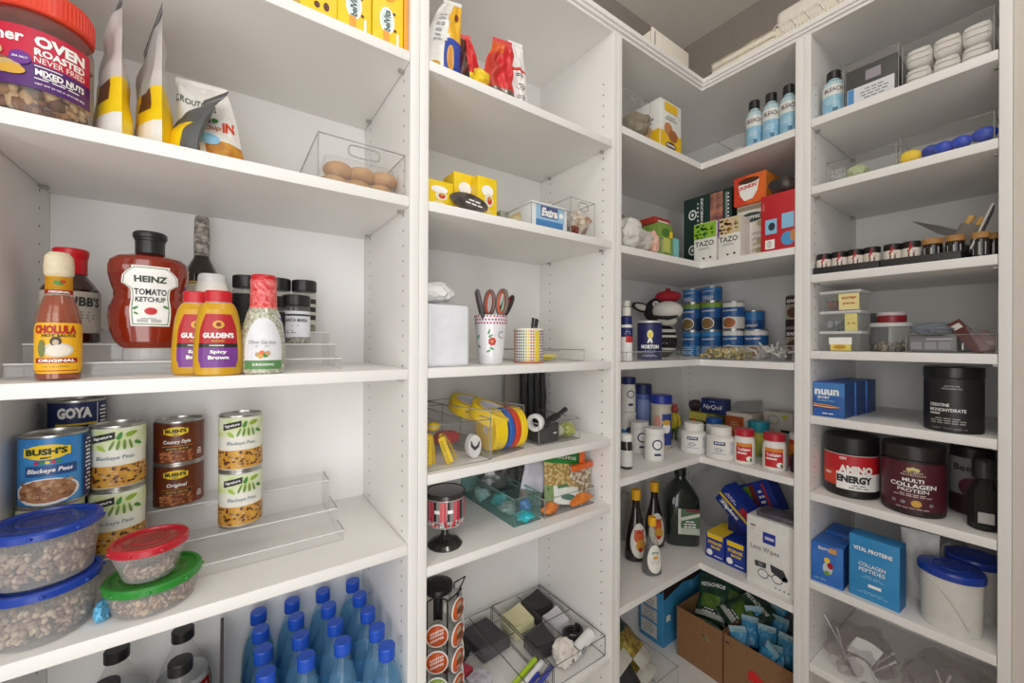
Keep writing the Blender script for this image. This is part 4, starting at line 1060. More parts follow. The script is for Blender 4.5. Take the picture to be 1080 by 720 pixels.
scissors('black and red scissors leaning right in the mug', MUGP+Vector((-.012, .018, .075)), (.52, .06, 1), mat('#3a2a2a', .45), mat('#b5402c', .4), .062, .018, 1.4)
p = LP(.688, .09, Z['b3']); t = thing('pencil_cup', 'straight pencil cup covered in columns of coloured dots', 'cup', p, toward(p))
MB().lathe([(.040, 0), (.041, .002), (.041, .094), (.039, .094), (.039, .004), (0, .004)], mat('#efe9dc', .5), 32).build('cup', t)
q = MB(); f = cylmap(.0414); cs = ['#c9772e', '#b33a2c', '#a8342c', '#3b4a7a', '#4c4f86', '#2e6f8a', '#4f9a6a', '#c9b82e', '#e0cf2c', '#c04a2e', '#c8682e']
for k in range(-8, 9):
    m_ = mat(cs[(k+8) % len(cs)], .45)
    if k in (3, 4): patch(q, mat('#ecd93a', .45), k*.0068-.0032, k*.0068+.0032, .006, .088, f, n=2)
    for j in range(11): disc(q, m_, k*.0068, .008+.0078*j, .0026, .0028, f, n=7, layer=False)
q.lathe([(.0418, 0), (.0418, .004)], mat('#b5552e', .5), 30, cap=False)
q.build('print', t)
for k, (dx, dy, ln, m_) in enumerate(((.005, .012, .12, NAVY), (.0, .022, .118, mat('#6f9a2e', .4)), (-.008, .028, .116, mat('#32407a', .4)))):
    t = thing('pen', ('dark blue pen standing in the dotted cup', 'green pen between two blue pens in the dotted cup', 'slate blue pen at the right of the dotted cup')[k], 'pen', p+Vector((dx, dy-.012, .005)), 0, 'pens in the dotted cup')
    g = MB(); g.tube([(0, 0, 0), (-.004, .012+.004*k, ln*.8)], .0036, m_, 8); g.build('barrel', t)
    g = MB(); g.tube([(-.004, .012+.004*k, ln*.8+.0005), (-.005, .016+.005*k, ln)], .0038, BLACKP, 8); g.build('cap', t)
open_bin('storage_tray', 'shallow clear tray with yellow cards on the third shelf', LP(.80, .08, Z['b3']), LF, .19, .21, .034, group='clear bins', handle=0, xdiv=(.0,))
for k, (y, lb) in enumerate(((.765, 'yellow card pack in the left half of the clear tray'), (.772, 'lower yellow card pack in the clear tray'))):
    tag(MB().box(-.035, .035, 0, .10, 0, .007, mat('#e9dc55', .5), .001).build('card_pack', None, LP(y-.005*k, .10+.02*k, Z['b3']+.004+.009*(1-k)), LF), lb, 'cards', 'yellow cards in the tray')
for k in range(3):
    tag(MB().tube([(-.03, 0, .003), (.03, .01*k, .003)], .0022, CHROME, 6).build('metal_rod', None, LP(.845, .12+.03*k, Z['b3']+.004), LF), 'thin metal rod in the right half of the clear tray', 'rod', 'metal rods in the tray')

# ---- fourth shelf: tape
YT = mat('#f2cf1c', .4); YT2 = mat('#e9c018', .45)
bz = Z['b4']
open_bin('storage_bin', 'clear bin with three compartments and yellow measuring tapes', LP(.437, .022, bz), LF, .172, .27, .098, group='clear bins', handle=0, xdiv=(-.030, .032))
def tape_strip(label, y, d, lean):
    """a folded measuring tape: looped yellow band"""
    t = thing('measuring_tape', label, 'tape', LP(y, d, bz+.004), LF+lean, 'yellow measuring tapes')
    pts = []; W = .014
    for k in range(21):
        a = k/20; x = .012*math.cos(a*PI)*(-1) ; z = .004+.070*math.sin(a*PI); pts.append((x, z))
    g = MB(); v = []
    for x, z in pts: v += [(x, -W/2, z), (x, W/2, z)]
    g.add(v, [(2*i, 2*i+1, 2*i+3, 2*i+2) for i in range(20)], YT, True)
    v2 = [(x*1.0 + (.0012 if x > 0 else -.0012), y_, z) for (x, y_, z) in v]
    g.add(v2, [(2*i+2, 2*i+3, 2*i+1, 2*i) for i in range(20)], YT, True); b_ = g.build('band', t)
    q = MB()
    for k in range(8): text(q, str((k*7) % 10), INK, -.011+.0*k, .008+.0075*k, h=.0045, mapf=lambda x, z: (x+.002, -W/2-.0008, z), bold=.02, rot=PI/2)
    for k in range(12): q.box(-.0125+.002, -.0125+.0045, -W/2-.0009, -W/2-.0006, .006+.005*k, .0066+.005*k, INK)
    # printed face turned to the front
    g2 = MB(); g2.box(-.014, .002, -W/2-.0005, -W/2, .004, .070, YT); g2.build('face', t); q.build('print', t)
    return t
tape_strip('yellow measuring tape in the left compartment of the clear bin', .372, .045, .35)
tape_strip('yellow measuring tape leaning in the middle compartment of the clear bin', .430, .045, .0).rotation_euler = (0, -.38, LF)
t = thing('tape_roll', 'white roll with black mark in the right compartment of the bin', 'roll', LP(.494, .05, bz+.030), LF)
g = MB(); n = 24
pts = [(.018*math.cos(2*PI*k/n), .028*math.sin(2*PI*k/n)) for k in range(n)]; g.prism(pts, mat('#e4e2e2', .45), 'y', 0, .018, True); g.build('roll', t)
g = MB(); g.tube([(-.011, -.0008, .015), (-.009, -.0012, .003), (-.001, -.0014, -.005), (.008, -.0012, .0), (.012, -.0008, .012)], [.001, .0035, .0045, .003, .001], INK, 6); g.build('mark', t)
t = tag(MB().ball((0, 0, .03), .03, mat('#c22630', .4), 1.3, 1, .6, 2, None, .3).build('red_ribbon', None, LP(.47, .16, bz+.004), LF), 'crumpled red ribbon at the back of the tape bin', 'ribbon')
crumple('thread_spool', 'grey-green spool heap at the back of the left compartment', LP(.388, .17, bz+.004), LF, .06, .10, .10, mat('#7d8273', .6, col2='#5d6355', scale=80), 'spool', 41)
t = tag(MB().ball((0, 0, .018), .014, YT, 1.2, 1, .8, 2).build('yellow_clip', None, LP(.408, .10, bz+.062), LF), 'small yellow clip on top of the spools', 'clip')
p = LP(.588, .045, bz); open_bin('storage_bin', 'large clear bin full of yellow caution tape rolls', p, LF+.25, .13, .25, .115, group='clear bins', handle=0)
def ring(name, label, loc, rot, R, r, h, m, core=None, group=None):
    t = thing(name, label, 'roll', loc, 0, group); t.rotation_euler = rot
    MB().lathe([(r, 0), (R-.001, 0), (R, .001), (R, h-.001), (R-.001, h), (r, h), (r, 0)], m, 36, cap=False).build('band', t)
    if core:
        MB().lathe([(r-.003, -.001), (r-.0005, -.001), (r-.0005, h+.001), (r-.003, h+.001), (r-.003, -.001)], core, 36, cap=False).build('core', t)
        MB().lathe([(0, h*.4), (r-.003, h*.4)], core, 36, cap=False).build('hub', t)
    return t
CORE = mat('#d8d6de', .5)
ring('tape_roll', 'yellow tape roll with white core lying tilted at the back of the bin', LP(.560, .20, bz+.085), (.32, .15, LF+.2), .062, .044, .034, YT, CORE, 'yellow tape rolls')
ring('tape_roll', 'yellow tape roll with white core lying tilted at the front of the bin', LP(.572, .110, bz+.078), (.36, .2, LF+.2), .060, .042, .034, YT, CORE, 'yellow tape rolls')
for k, (y, m_, lb, hh) in enumerate(((.548, YT, 'wide yellow disc reel standing at the front of the bin', .036), (.5895, mat('#2c62b8', .4), 'blue disc reel standing between yellow and red', .016), (.608, mat('#d8432a', .4), 'red disc reel standing right of the blue one', .016), (.627, YT, 'yellow disc reel standing at the right of the red one', .020))):
    t = thing('tape_reel', lb, 'reel', LP(y, .088, bz+.056), 0, 'upright tape reels'); t.rotation_euler = (PI/2, 0, PI)
    MB().lathe([(.012, 0), (.050, 0), (.054, .003), (.054, hh-.003), (.050, hh), (.012, hh), (.012, 0)], m_, 36, cap=False).build('reel', t)
    MB().lathe([(0, .001), (.0118, .001), (.0118, hh-.001), (0, hh-.001)], CORE, 20, cap=False).build('hub', t)
open_bin('storage_bin', 'low clear bin with black gadgets at the right of the fourth shelf', LP(.775, .055, bz), LF, .155, .24, .060, group='clear bins', handle=0)
t = thing('charger_box', 'black box in the low clear bin', 'gadget', LP(.748, .062, bz+.004), LF); MB().box(-.04, .03, 0, .06, 0, .052, BLACKM, .003).build('case', t); MB().box(.008, .020, -.001, 0, .022, .025, PW).build('logo', t)
t = thing('hair_brush', 'black paddle lying across the top of the black box', 'brush', LP(.765, .075, bz+.060), LF); t.rotation_euler = (0, -.22, LF+.3)
MB().box(-.055, .03, -.012, .012, 0, .012, BLACKM, .005).build('head', t); MB().tube([(.03, 0, .006), (.075, 0, .006)], [.006, .008], BLACKP, 10).build('handle', t)
ring('tape_roll', 'small white tape roll at the left of the low clear bin', LP(.706, .075, bz+.062), (PI/2, 0, .5), .024, .013, .016, mat('#e4e4e2', .4), None)
for k in range(4):
    t = thing('black_strap', 'black strap standing upright against the back, number %s from the left' % ('one', 'two', 'three', 'four')[k], 'strap', LP(.800+.027*k, .26, bz), LF, 'black upright straps')
    b = MB(); b.tube([(0, 0, 0), (0, 0, .10), (0, .004, .19)], [.011, .012, .010], BLACKM, 10); b.build('strap', t)
    b = MB(); b.tube([(.0, -.004, .0), (.004, -.012, .10), (.0, -.004, .19)], .0025, BLACKP, 6); b.build('cord', t)
tag(MB().box(-.03, .03, 0, .012, 0, .192, mat('#9b948c', .5), .003).build('grey_board', None, LP(.775, .285, bz), LF), 'tall grey board standing behind the black straps', 'board')
for k, (y, d, m_) in enumerate(((.80, .10, mat('#b9bd9d', .3)), (.835, .09, mat('#a7ab55', .3)), (.80, .16, mat('#cfcfc8', .3)))):
    crumple('small_packet', ('pale green packet in the low clear bin', 'olive green lid in the low clear bin', 'clear packet at the back of the low clear bin')[k], LP(y, d, bz+.004), LF, .045, .05, .04, m_, 'packet', 50+k)

# ---- fifth shelf
p = LP(.425, .070, Z['b5']); t = thing('candle_goblet', 'glass goblet candle with red and black pattern on a black foot', 'candle', p, toward(p))
MB().lathe([(.040, 0), (.041, .003), (.034, .010), (.016, .018), (.0095, .026), (.0085, .038), (.012, .046), (.020, .050)], mat('#2a2624', .15, coat=.6), 36).build('foot', t)
GOB = mat('#c9c4c2', .15, .3, coat=.5)
MB().lathe([(.018, .049), (.042, .053), (.046, .058), (.046, .118), (.047, .127), (.044, .127), (.043, .06), (0, .057)], GOB, 40).build('bowl', t)
q = MB(); f = cylmap(.0464); rn = random.Random(8)
for k in range(-7, 8):
    m_ = (mat('#c2303f', .35), mat('#2b2527', .35), mat('#8f8a8a', .3), mat('#e05a63', .35))[k % 4]; patch(q, m_, k*.0078-.0032, k*.0078+.0032, .072, .116, f, n=2)
for k in range(60): disc(q, rn.choice((RED, mat('#8a1622', .4), INK, mat('#d8d4d2', .4))), -.055+.11*rn.random(), .060+.016*rn.random(), .0028, .0028, f, n=7, layer=False)
for x in (-.018, .012): patch(q, INKW, x-.006, x+.006, .090, .098, f)
q.build('print', t)
MB().lathe([(.0472, .119), (.0476, .121), (.0476, .128), (.045, .130)], mat('#5a5552', .2, .7), 40, cap=False).build('rim', t)
TEALC = clear('#f0faf9', .05, 1, .05, '#c9ece9')
open_bin('storage_bin', 'long teal-tinted clear bin with small blue packs', LP(.652, .045, Z['b5']), LF, .088, .285, .072, m=TEALC, em=clear('#a8c8c4', .4, haze='#9fc4c0'), group='clear bins', handle=0)
for k, (y, d, m_, s_, lb) in enumerate(((.650, .055, mat('#2bb6c4', .35), (.05, .05, .03), 'turquoise packet at the front of the teal bin'), (.675, .085, mat('#4a7fd0', .3), (.035, .035, .045), 'round blue cap in the teal bin'), (.640, .12, mat('#b7b9b5', .3), (.05, .05, .03), 'grey packet in the middle of the teal bin'), (.655, .18, mat('#49aeb0', .35), (.06, .05, .035), 'pale turquoise packet deep in the teal bin'), (.630, .24, mat('#cfe0e0', .3), (.04, .06, .04), 'white packet at the back of the teal bin'))):
    crumple('small_packet', lb, LP(y, d, Z['b5']+.004), LF, *s_, m_, 'packet', 60+k, .5, sub=2)
open_bin('storage_bin', 'clear bin full of nut and snack packets on the fifth shelf', LP(.802, .040, Z['b5']), LF, .19, .27, .050, group='clear bins', handle=0)
zz = Z['b5']+.005
GM = mat('#8d8a86', .25, .4, col2='#4f4c4a', scale=40)
pouch('snack_packet', 'grey foil pouch standing at the back of the packet bin', LP(.68, .22, Z['b5']+.03), LF-.3, .12, .135, .03, lambda u, v, f: GM, 'packet', seed=61, wob=.01)
def sm1(u, v, fr): return mat('#c9c6d2', .4) if u < .62 and v > .25 else (mat('#4f463e', .4, col2='#9a8f80', scale=60) if v < .75 else mat('#e0a038', .4))
def sa1(mb, f, w, h): disc(mb, PUR, w*.25, h*.30, .018, .018, f); disc(mb, mat('#8f7fc0', .4), w*.25, h*.32, .009, .008, f)
pouch('snack_packet', 'white and black packet with purple emblem leaning back', LP(.725, .10, zz+.010), LF-.3, .115, .140, .03, sm1, 'packet', seed=62, wob=.006, art=sa1, tilt=(-.25, .28, LF-.3))
CASH = mat('#d9c389', .5, col2='#a98a4c', scale=110, kind='voronoi')
def sm2(u, v, fr):
    if v > .80: return mat('#2f8a3c', .4)
    if v > .34: return CASH
    return mat('#e6e9e2', .4) if u > .2 else mat('#7f9a5c', .4)
def sa2(mb, f, w, h):
    text(mb, 'PISTACHIOS', INKW, 0, h*.93, w=w*.75, h=.010, mapf=f, bold=.03, shear=.15); poly(mb, mat('#5d7f55', .4), [(-w*.45, h*.30), (0, h*.40), (w*.45, h*.42), (w*.45, h*.36), (0, h*.33), (-w*.45, h*.24)], f)
    disc(mb, mat('#4d7a6a', .4), w*.05, h*.14, .028, .008, f)
pouch('snack_packet', 'green and white packet picturing pale nuts, at the front of the bin', LP(.790, .055, zz+.010), LF-.2, .135, .140, .035, sm2, 'packet', seed=63, wob=.005, art=sa2, tilt=(-.35, .20, LF-.15))
pouch('snack_packet', 'dark pink packet behind the green nut packet', LP(.835, .16, zz), LF, .09, .125, .03, lambda u, v, f: mat('#c02a5a', .4) if v > .8 else mat('#d5cfc8', .4, col2='#9a8f86', scale=50), 'packet', seed=64)
pouch('snack_packet', 'speckled nut bag closed by the orange clip', LP(.872, .070, zz+.024), LF+.1, .095, .072, .04, lambda u, v, f: mat('#d9cfbe', .4, col2='#8a7458', scale=90, kind='voronoi'), 'packet', seed=65, wob=.006)
t = thing('bag_clip', 'orange bag clip on top of the speckled nut bag', 'clip', LP(.874, .066, zz+.094), LF+.1)
MB().box(-.044, .044, -.008, .008, 0, .018, mat('#e5641c', .35), .004).build('jaw', t); MB().box(-.011, .011, -.004, .004, .018, .045, mat('#e5641c', .35), .004).build('lever', t); MB().ball((0, 0, .047), .012, mat('#e5641c', .35), 1, .5, .8, 2).build('grip', t)
for k, (y, d) in enumerate(((.735, .055), (.85, .052))):
    crumple('snack_packet', ('orange dried fruit packet low at the left of the bin', 'orange dried fruit packet low at the right of the bin')[k], LP(y, d-.006, zz), LF, .055+.035*k, .02, .032, mat('#e0842c', .45, col2='#c96418', scale=50), 'packet', 70+k, .45, sub=2)

# ---- bottom shelf: pod carousel and organisers
p = LP(.436, .130, Z['b6']); t = thing('coffee_pod_carousel', 'black wire carousel stand holding columns of coffee pods', 'rack', p, LF)
b = MB(); b.lathe([(.06, 0), (.065, .004), (.06, .010), (.012, .012)], BLACKP, 36); b.build('base', t)
b = MB(); b.tube([(0, 0, .01), (0, 0, .315)], .012, BLACKP, 14); b.build('post', t)
b = MB(); b.lathe([(.014, .300), (.036, .306), (.038, .312), (.036, .320), (.02, .324), (0, .325)], BLACKP, 32); b.build('top_knob', t)
PODO = mat('#d8622a', .4, col2='#c9501c', scale=60); PODG = mat('#8aa83a', .4); PODW = mat('#efeeea', .4)
cols = [(-2.32, .036), (-1.05, .05), (-.45, .052), (.6, .05), (1.9, .05), (3.0, .05)]
pods = []
# pods hang in columns around the post; a front of the stand looks to -y
for ci, (an, rad) in enumerate(((-2.05, .052), (-1.06, .060), (-.30, .060))):
    ax = Vector((math.cos(an), math.sin(an), 0))
    w = MB()
    for s in (-1, 1):
        off = Vector((-ax.y, ax.x, 0))*.024*s
        w.tube([tuple(ax*rad*.75+off+Vector((0, 0, .012))), tuple(ax*rad*.75+off+Vector((0, 0, .30)))], .0018, BLACKP, 6)
    w.tube([tuple(ax*rad*.75+Vector((-ax.y, ax.x, 0))*.024+Vector((0, 0, .30))), tuple(ax*rad*1.15+Vector((0, 0, .325))), tuple(ax*rad*.75-Vector((-ax.y, ax.x, 0))*.024+Vector((0, 0, .30)))], .0018, BLACKP, 6)
    w.build('wire_column', t)
    zs = (.214, .151, .088, .025) if ci == 0 else (.262, .200, .138, .076, .014)
    for zi, z in enumerate(zs):
        c = p + Matrix.Rotation(LF, 3, 'Z') @ (ax*rad) + Vector((0, 0, z+.012))
        green = (ci == 0 and zi == 2) or ci == 2
        pt = thing('coffee_pod', '%s coffee pod, %s from the top in the %s column of the carousel' % ('green' if green else 'orange', ('first', 'second', 'third', 'fourth', 'fifth')[zi], ('left', 'middle', 'right')[ci]), 'pod', c, LF+an+PI/2, 'coffee pods on the carousel')
        g = MB(); n = 26; 
        # turned about the pod's own axis (local -y is the lid)
        def turned(prof, m_):
            v = []; f_ = []
            for r_, y_ in prof:
                for k in range(n): v.append((r_*math.cos(2*PI*k/n), y_, r_*math.sin(2*PI*k/n)))
            for i in range(len(prof)-1): f_ += [(i*n+(k+1) % n, i*n+k, (i+1)*n+k, (i+1)*n+(k+1) % n) for k in range(n)]
            o_ = MB(); o_.add(v, f_, m_, True); o_.add(v[-n:], [tuple(range(n))], m_); return o_
        turned([(.0245, -.001), (.0275, -.001), (.0275, .002), (.0235, .002), (.018, .030)], PODW).build('cup', pt)
        l = turned([(0.0, -.0015), (.0245, -.0015), (.0245, -.0005)], PODG if green else PODO); lo = l.build('lid', pt)
        q = MB(); fm = (lambda x, z: (x, -.0020, z))
        if ci == 0:
            for s in (-.008, .002, .010): text(q, 'COFFEE', INKW, 0, s, w=.034, h=.005, mapf=fm, bold=.03, rot=.35)
        else: disc(q, mat('#b9a58a', .5), 0, .010, .010, .008, fm); disc(q, mat('#6a4a36', .5), .002, -.003, .011, .008, fm); lines(q, INKW, 0, -.014, .018, .006, 2, fm)
        q.build('print', lo)
BLKE = clear('#6d6862', .55, haze='#6d665e')
zo = Z['b6']
open_bin('desk_organiser', 'clear organiser tray with dark edges, holding sticky notes', LP(.818, .012, zo), LF, .20, .305, .058, em=BLKE, group='clear organiser trays', handle=0, dividers=(.15,), xdiv=(.0,))
open_bin('desk_organiser', 'clear organiser tray with dark edges, holding markers', LP(.610, .012, zo), LF, .205, .305, .056, em=BLKE, group='clear organiser trays', handle=0, dividers=(.17,), xdiv=(.02,))
def pad(label, y, d, m_, h, rz=0, s=.076):
    t = thing('sticky_note_pad', label, 'notepad', LP(y, d, zo+.004), LF+rz, 'sticky note pads')
    MB().box(-s/2, s/2, 0, s, 0, h, m_, .001).build('pad', t)
    g = MB(); g.grid(lambda u, v: (-s/2+s*u, s*v, h+.001+.012*(u*u)*(v)+.006*(1-u)**2*(1-v)), 6, 6, m_); g.build('curled_sheet', t)
pad('pale yellow sticky notes at the back left of the tray', .768, .205, mat('#e9e4b8', .6), .040, .05)
pad('black sticky notes at the back right corner of the tray', .866, .225, mat('#2e2c2d', .6), .042, .1)
pad('white sticky notes in the right middle of the tray', .868, .155-.01, mat('#d8d7dc', .6), .036, 0, .06)
pad('dark grey sticky notes in front of the pale yellow pad', .768, .10, mat('#3b3a3d', .6), .038, -.05, .07)
crumple('tissue_ball', 'crumpled white tissue ball at the front of the tray', LP(.800, .058, zo+.004), LF, .075, .07, .062, mat('#e6e0d6', .5), 'tissue', 81, .25)
t = thing('correction_tube', 'white tube with dark bars lying across the tray front', 'tube', LP(.822, .045, zo+.028), LF); t.rotation_euler = (0, -.18, LF+.15)
g = MB(); g.tube([(0, 0, 0), (.085, 0, 0)], .017, PW, 20); g.build('barrel', t); g = MB(); g.tube([(-.03, 0, 0), (-.0005, 0, 0)], .015, mat('#6a6470', .4), 16); g.build('cap', t)
for k in range(3): MB().box(.018+.007*k, .021+.007*k, -.0176, -.0168, -.008, .008, INK).build('bar_mark', t)
t = tag(MB().tube([(.03*math.cos(k*.5), .03*math.sin(k*.5)*.8, .012+.0007*k) for k in range(40)], .005, BLACKP, 8).build('cable_coil', None, LP(.872, .10, zo+.004), LF), 'coil of black cable in the tray beside the white pad', 'cable')
tag(MB().box(-.05, .05, 0, .12, 0, .03, mat('#45434a', .5), .003).build('black_case', None, LP(.655, .19, zo+.004), LF+.1), 'black case in the right back of the marker tray', 'case')
tag(MB().box(-.035, .035, 0, .05, 0, .030, mat('#d8d2dc', .5, col2='#a9a0b4', scale=60), .002).build('card_stack', None, LP(.555, .10, zo+.004), LF+.3), 'stack of white cards in the marker tray', 'cards')
tag(MB().ball((0, 0, .022), .028, BLACKM, 1.3, 1, .8, 2, None, .1).build('black_mouse', None, LP(.55, .235, zo+.004), LF), 'black rounded gadget at the back of the marker tray', 'gadget')
tag(MB().box(-.02, .02, 0, .08, 0, .02, mat('#c22f44', .4), .002).build('red_stapler', None, LP(.545, .165, zo+.004), LF+.4), 'small red gadget in the marker tray', 'stapler')
for k, (y, d, m_, lb, zq, rz) in enumerate(((.640, .040, mat('#2f3fae', .35), 'blue marker lying at the left of the marker tray', .012, .25), (.660, .075, mat('#b6d82c', .35), 'lime green marker lying in the marker tray', .020, .25), (.668, .055, PW, 'white pen lying between the markers', .022, .25), (.690, .035, mat('#2f3fae', .35), 'blue marker lying at the right of the marker tray', .012, .3))):
    t = thing('marker', lb, 'marker', LP(y, d, zo+.004+zq), 0, 'markers in the tray'); t.rotation_euler = (0, -.1, LF+rz)
    g = MB(); g.tube([(-.055, 0, 0), (.03, 0, 0)], .007, m_, 12); g.build('barrel', t); g = MB(); g.tube([(.0302, 0, 0), (.058, 0, 0)], .0076, m_, 12); g.build('cap', t)
# ================================================================== corner bay
def cbox(*a, **k): return carton(*a, **k)
# ---- on the crown: white baskets and folded cloth
CRM = mat('#efe9dc', .6, col2='#e6dfd0', scale=50)
zt_ = ZC+.9512
t = thing('white_basket', 'white storage box with slotted side on the crown, left of the corner', 'box', LP(1.255, .03, zt_), LF)
MB().box(-.095, .115, .004, .19, 0, .10, CRM, .004).build('body', t); MB().box(-.10, .12, 0, .004, .012, .105, mat('#f3eee2', .55), .002).build('front_panel', t)
MB().box(-.085, -.081, -.0012, 0, .02, .095, mat('#8d867a', .6)).build('slot', t)
g = MB(); g.tube([(.1205, .01, .02), (.1205, .01, .085), (.1205, .06, .095), (.1205, .06, .02)], .005, mat('#cfc8b8', .5), 8); g.build('wire_side', t)
t = thing('folded_cloth', 'white folded cloth lying on the crown right of the corner', 'cloth', RP(-.68, .03, zt_), 0)
for k in range(3):
    g = MB(); g.grid(lambda u, v: (-.105+.21*u, .28*v, .021+.022*k+.004*noise.noise(Vector((u*5, v*5, k)))), 14, 10, CRM)
    g.box(-.105, .105, .002, .28, .0+.022*k, .020+.022*k, CRM, .008); g.build('fold', t)
t = thing('lace_basket', 'white lace-edged basket with wire rim on the crown', 'basket', RP(-.49, .045, zt_), 0)
MB().box(-.10, .26, 0, .26, 0, .075, CRM, .008).build('liner', t); MB().box(-.09, .25, .01, .25, .075, .13, mat('#f1ede4', .6), .015).build('linen', t)
g = MB()
for k in range(10): g.tube([(-.10+.036*k, -.003, .048), (-.091+.036*k, -.004, .072), (-.082+.036*k, -.005, .080), (-.073+.036*k, -.004, .072), (-.064+.036*k, -.003, .048)], .0018, PWHITE, 6)
g.build('scallop_lace', t)
g = MB()
for k in range(37): g.box(-.10+.01*k-.0012, -.10+.01*k+.0012, -.003, 0, .004, .046, mat('#ded6c2', .6))
g.build('lace_bars', t)

# ---- first shelf
z = Z['c1']
open_bin('storage_bin', 'clear bin with cut-out handle at the top left of the corner', LP(1.065, .02, z), LF, .135, .29, .135, group='clear bins', handle=1)
crumple('snack_packet', 'pale packet inside the handled bin of the corner', LP(1.07, .04, z+.004), LF, .10, .12, .075, clear('#d9d4ca', .35, 1, .12, '#b5ab98'), 'packet', 101)
PY2 = mat('#f0c21c', .42)
def pa(mb, f, w, h):
    patch(mb, PY2, -w/2+.001, w/2-.001, .002, h*.40, f); disc(mb, mat('#c98a5a', .5), -w*.12, h*.46, w*.2, h*.13, f); disc(mb, mat('#a8683c', .5), w*.1, h*.36, w*.22, h*.12, f); disc(mb, CHOC, 0, h*.16, w*.25, h*.07, f); text(mb, 'Nuggets', INKW, 0, h*.16, w=w*.4, mapf=f, bold=.03); patch(mb, PY2, -w*.30, w*.30, h*.80, h*.97, f); lines(mb, GREYINK, 0, h*.68, w*.6, h*.1, 2, f)
def pas(mb, f, d, h):
    patch(mb, PY2, .001, d-.001, .002, h*.42, f); disc(mb, mat('#d9a878', .5), d*.5, h*.42, d*.2, h*.10, f); patch(mb, GREYINK, d*.45, d*.75, h*.62, h*.66, f)
carton('snack_carton', 'white and yellow snack box with golden food picture', LP(1.258, .025, z), LF, .125, .10, .178, mat('#ecebe6', .5), pa, side_art=pas)
open_bin('storage_bin', 'clear empty bin behind the white and yellow box', LP(1.275, .14, z), LF, .15, .17, .13, group='clear bins', handle=0)
BB = clear('#dff0f6', .20, 1, .08, '#b9dcea'); 
def bottle_wash(label, p, r=.0245, h=.165):
    t = thing('mouthwash_bottle', label, 'bottle', p, toward(p), 'pale blue bottles with black caps')
    MB().lathe([(r*.9, 0), (r, .003), (r, h*.66), (r*.93, h*.74), (r*.6, h*.80), (r*.55, h*.83)], mat('#a9c9d4', .2, col2='#bcd8df', scale=20, coat=.5), 28).build('bottle', t)
    MB().lathe([(r*.62, h*.83), (r*.66, h*.835), (r*.66, h*.985), (r*.6, h), (0, h)], BLACKP, 24).build('cap', t)
    q = MB(); f = cylmap(r+.0004); patch(q, mat('#7fb4d2', .35, col2='#a9cfe2', scale=40), -r*1.9, r*1.9, h*.04, h*.44, f, n=14); patch(q, mat('#dfe3e0', .4), -r*1.9, r*1.9, h*.44, h*.66, f, n=14); lo = q.build('label', t)
    q = MB(); f = cylmap(r+.0008); text(q, 'BLEACH', mat('#6a4a44', .5), 0, h*.56, w=r*1.75, h=h*.085, mapf=f, bold=.02); lines(q, mat('#c9dde6', .4), 0, h*.30, r*1.2, h*.12, 3, f); patch(q, mat('#3b6e8e', .4), -r*.1, r*.35, h*.09, h*.17, f); q.build('print', lo)
    return t
bottle_wash('pale blue bottle with black cap, left of three in the corner', RP(-.643, .05, z))
bottle_wash('pale blue bottle with black cap, middle of three in the corner', RP(-.591, .05, z))
bottle_wash('pale blue bottle with black cap, right of three in the corner', RP(-.5395, .05, z))
open_bin('storage_bin', 'small low clear box left of the pale blue bottles', RP(-.725, .06, z), 0, .10, .2, .085, group='clear bins', handle=0)
crumple('cotton_bag', 'white cotton wad in the small clear box', RP(-.70, .075, z+.004), 0, .05, .05, .035, mat('#dcd9d2', .6), 'cotton', 104)

# ---- second shelf
z = Z['c2']
open_bin('storage_bin', 'clear bin heaped with white bags left of the tea boxes', LP(1.10, .02, z), LF, .215, .29, .06, group='clear bins', handle=0)
for k, (y, d, s_, m_, lb) in enumerate(((1.045, .04, (.085, .10, .10), mat('#cfccc6', .45), 'white bag at the left of the heaped bin'), (1.12, .06, (.10, .11, .08), mat('#c4c0b8', .45), 'white bag at the middle of the heaped bin'),
                                       (1.165, .03, (.05, .04, .075), mat('#d79a86', .5, col2='#e6c4b8', scale=50), 'pink and white packet at the right of the heaped bin'), (1.10, .18, (.18, .16, .17), mat('#8d877f', .5, col2='#5d5750', scale=30), 'dark crumpled bag on top of the heaped bin'))):
    crumple('snack_packet', lb, LP(y, d+s_[1]*.0, z+.004), LF, *s_, m_, 'bag', 110+k, .2)
    
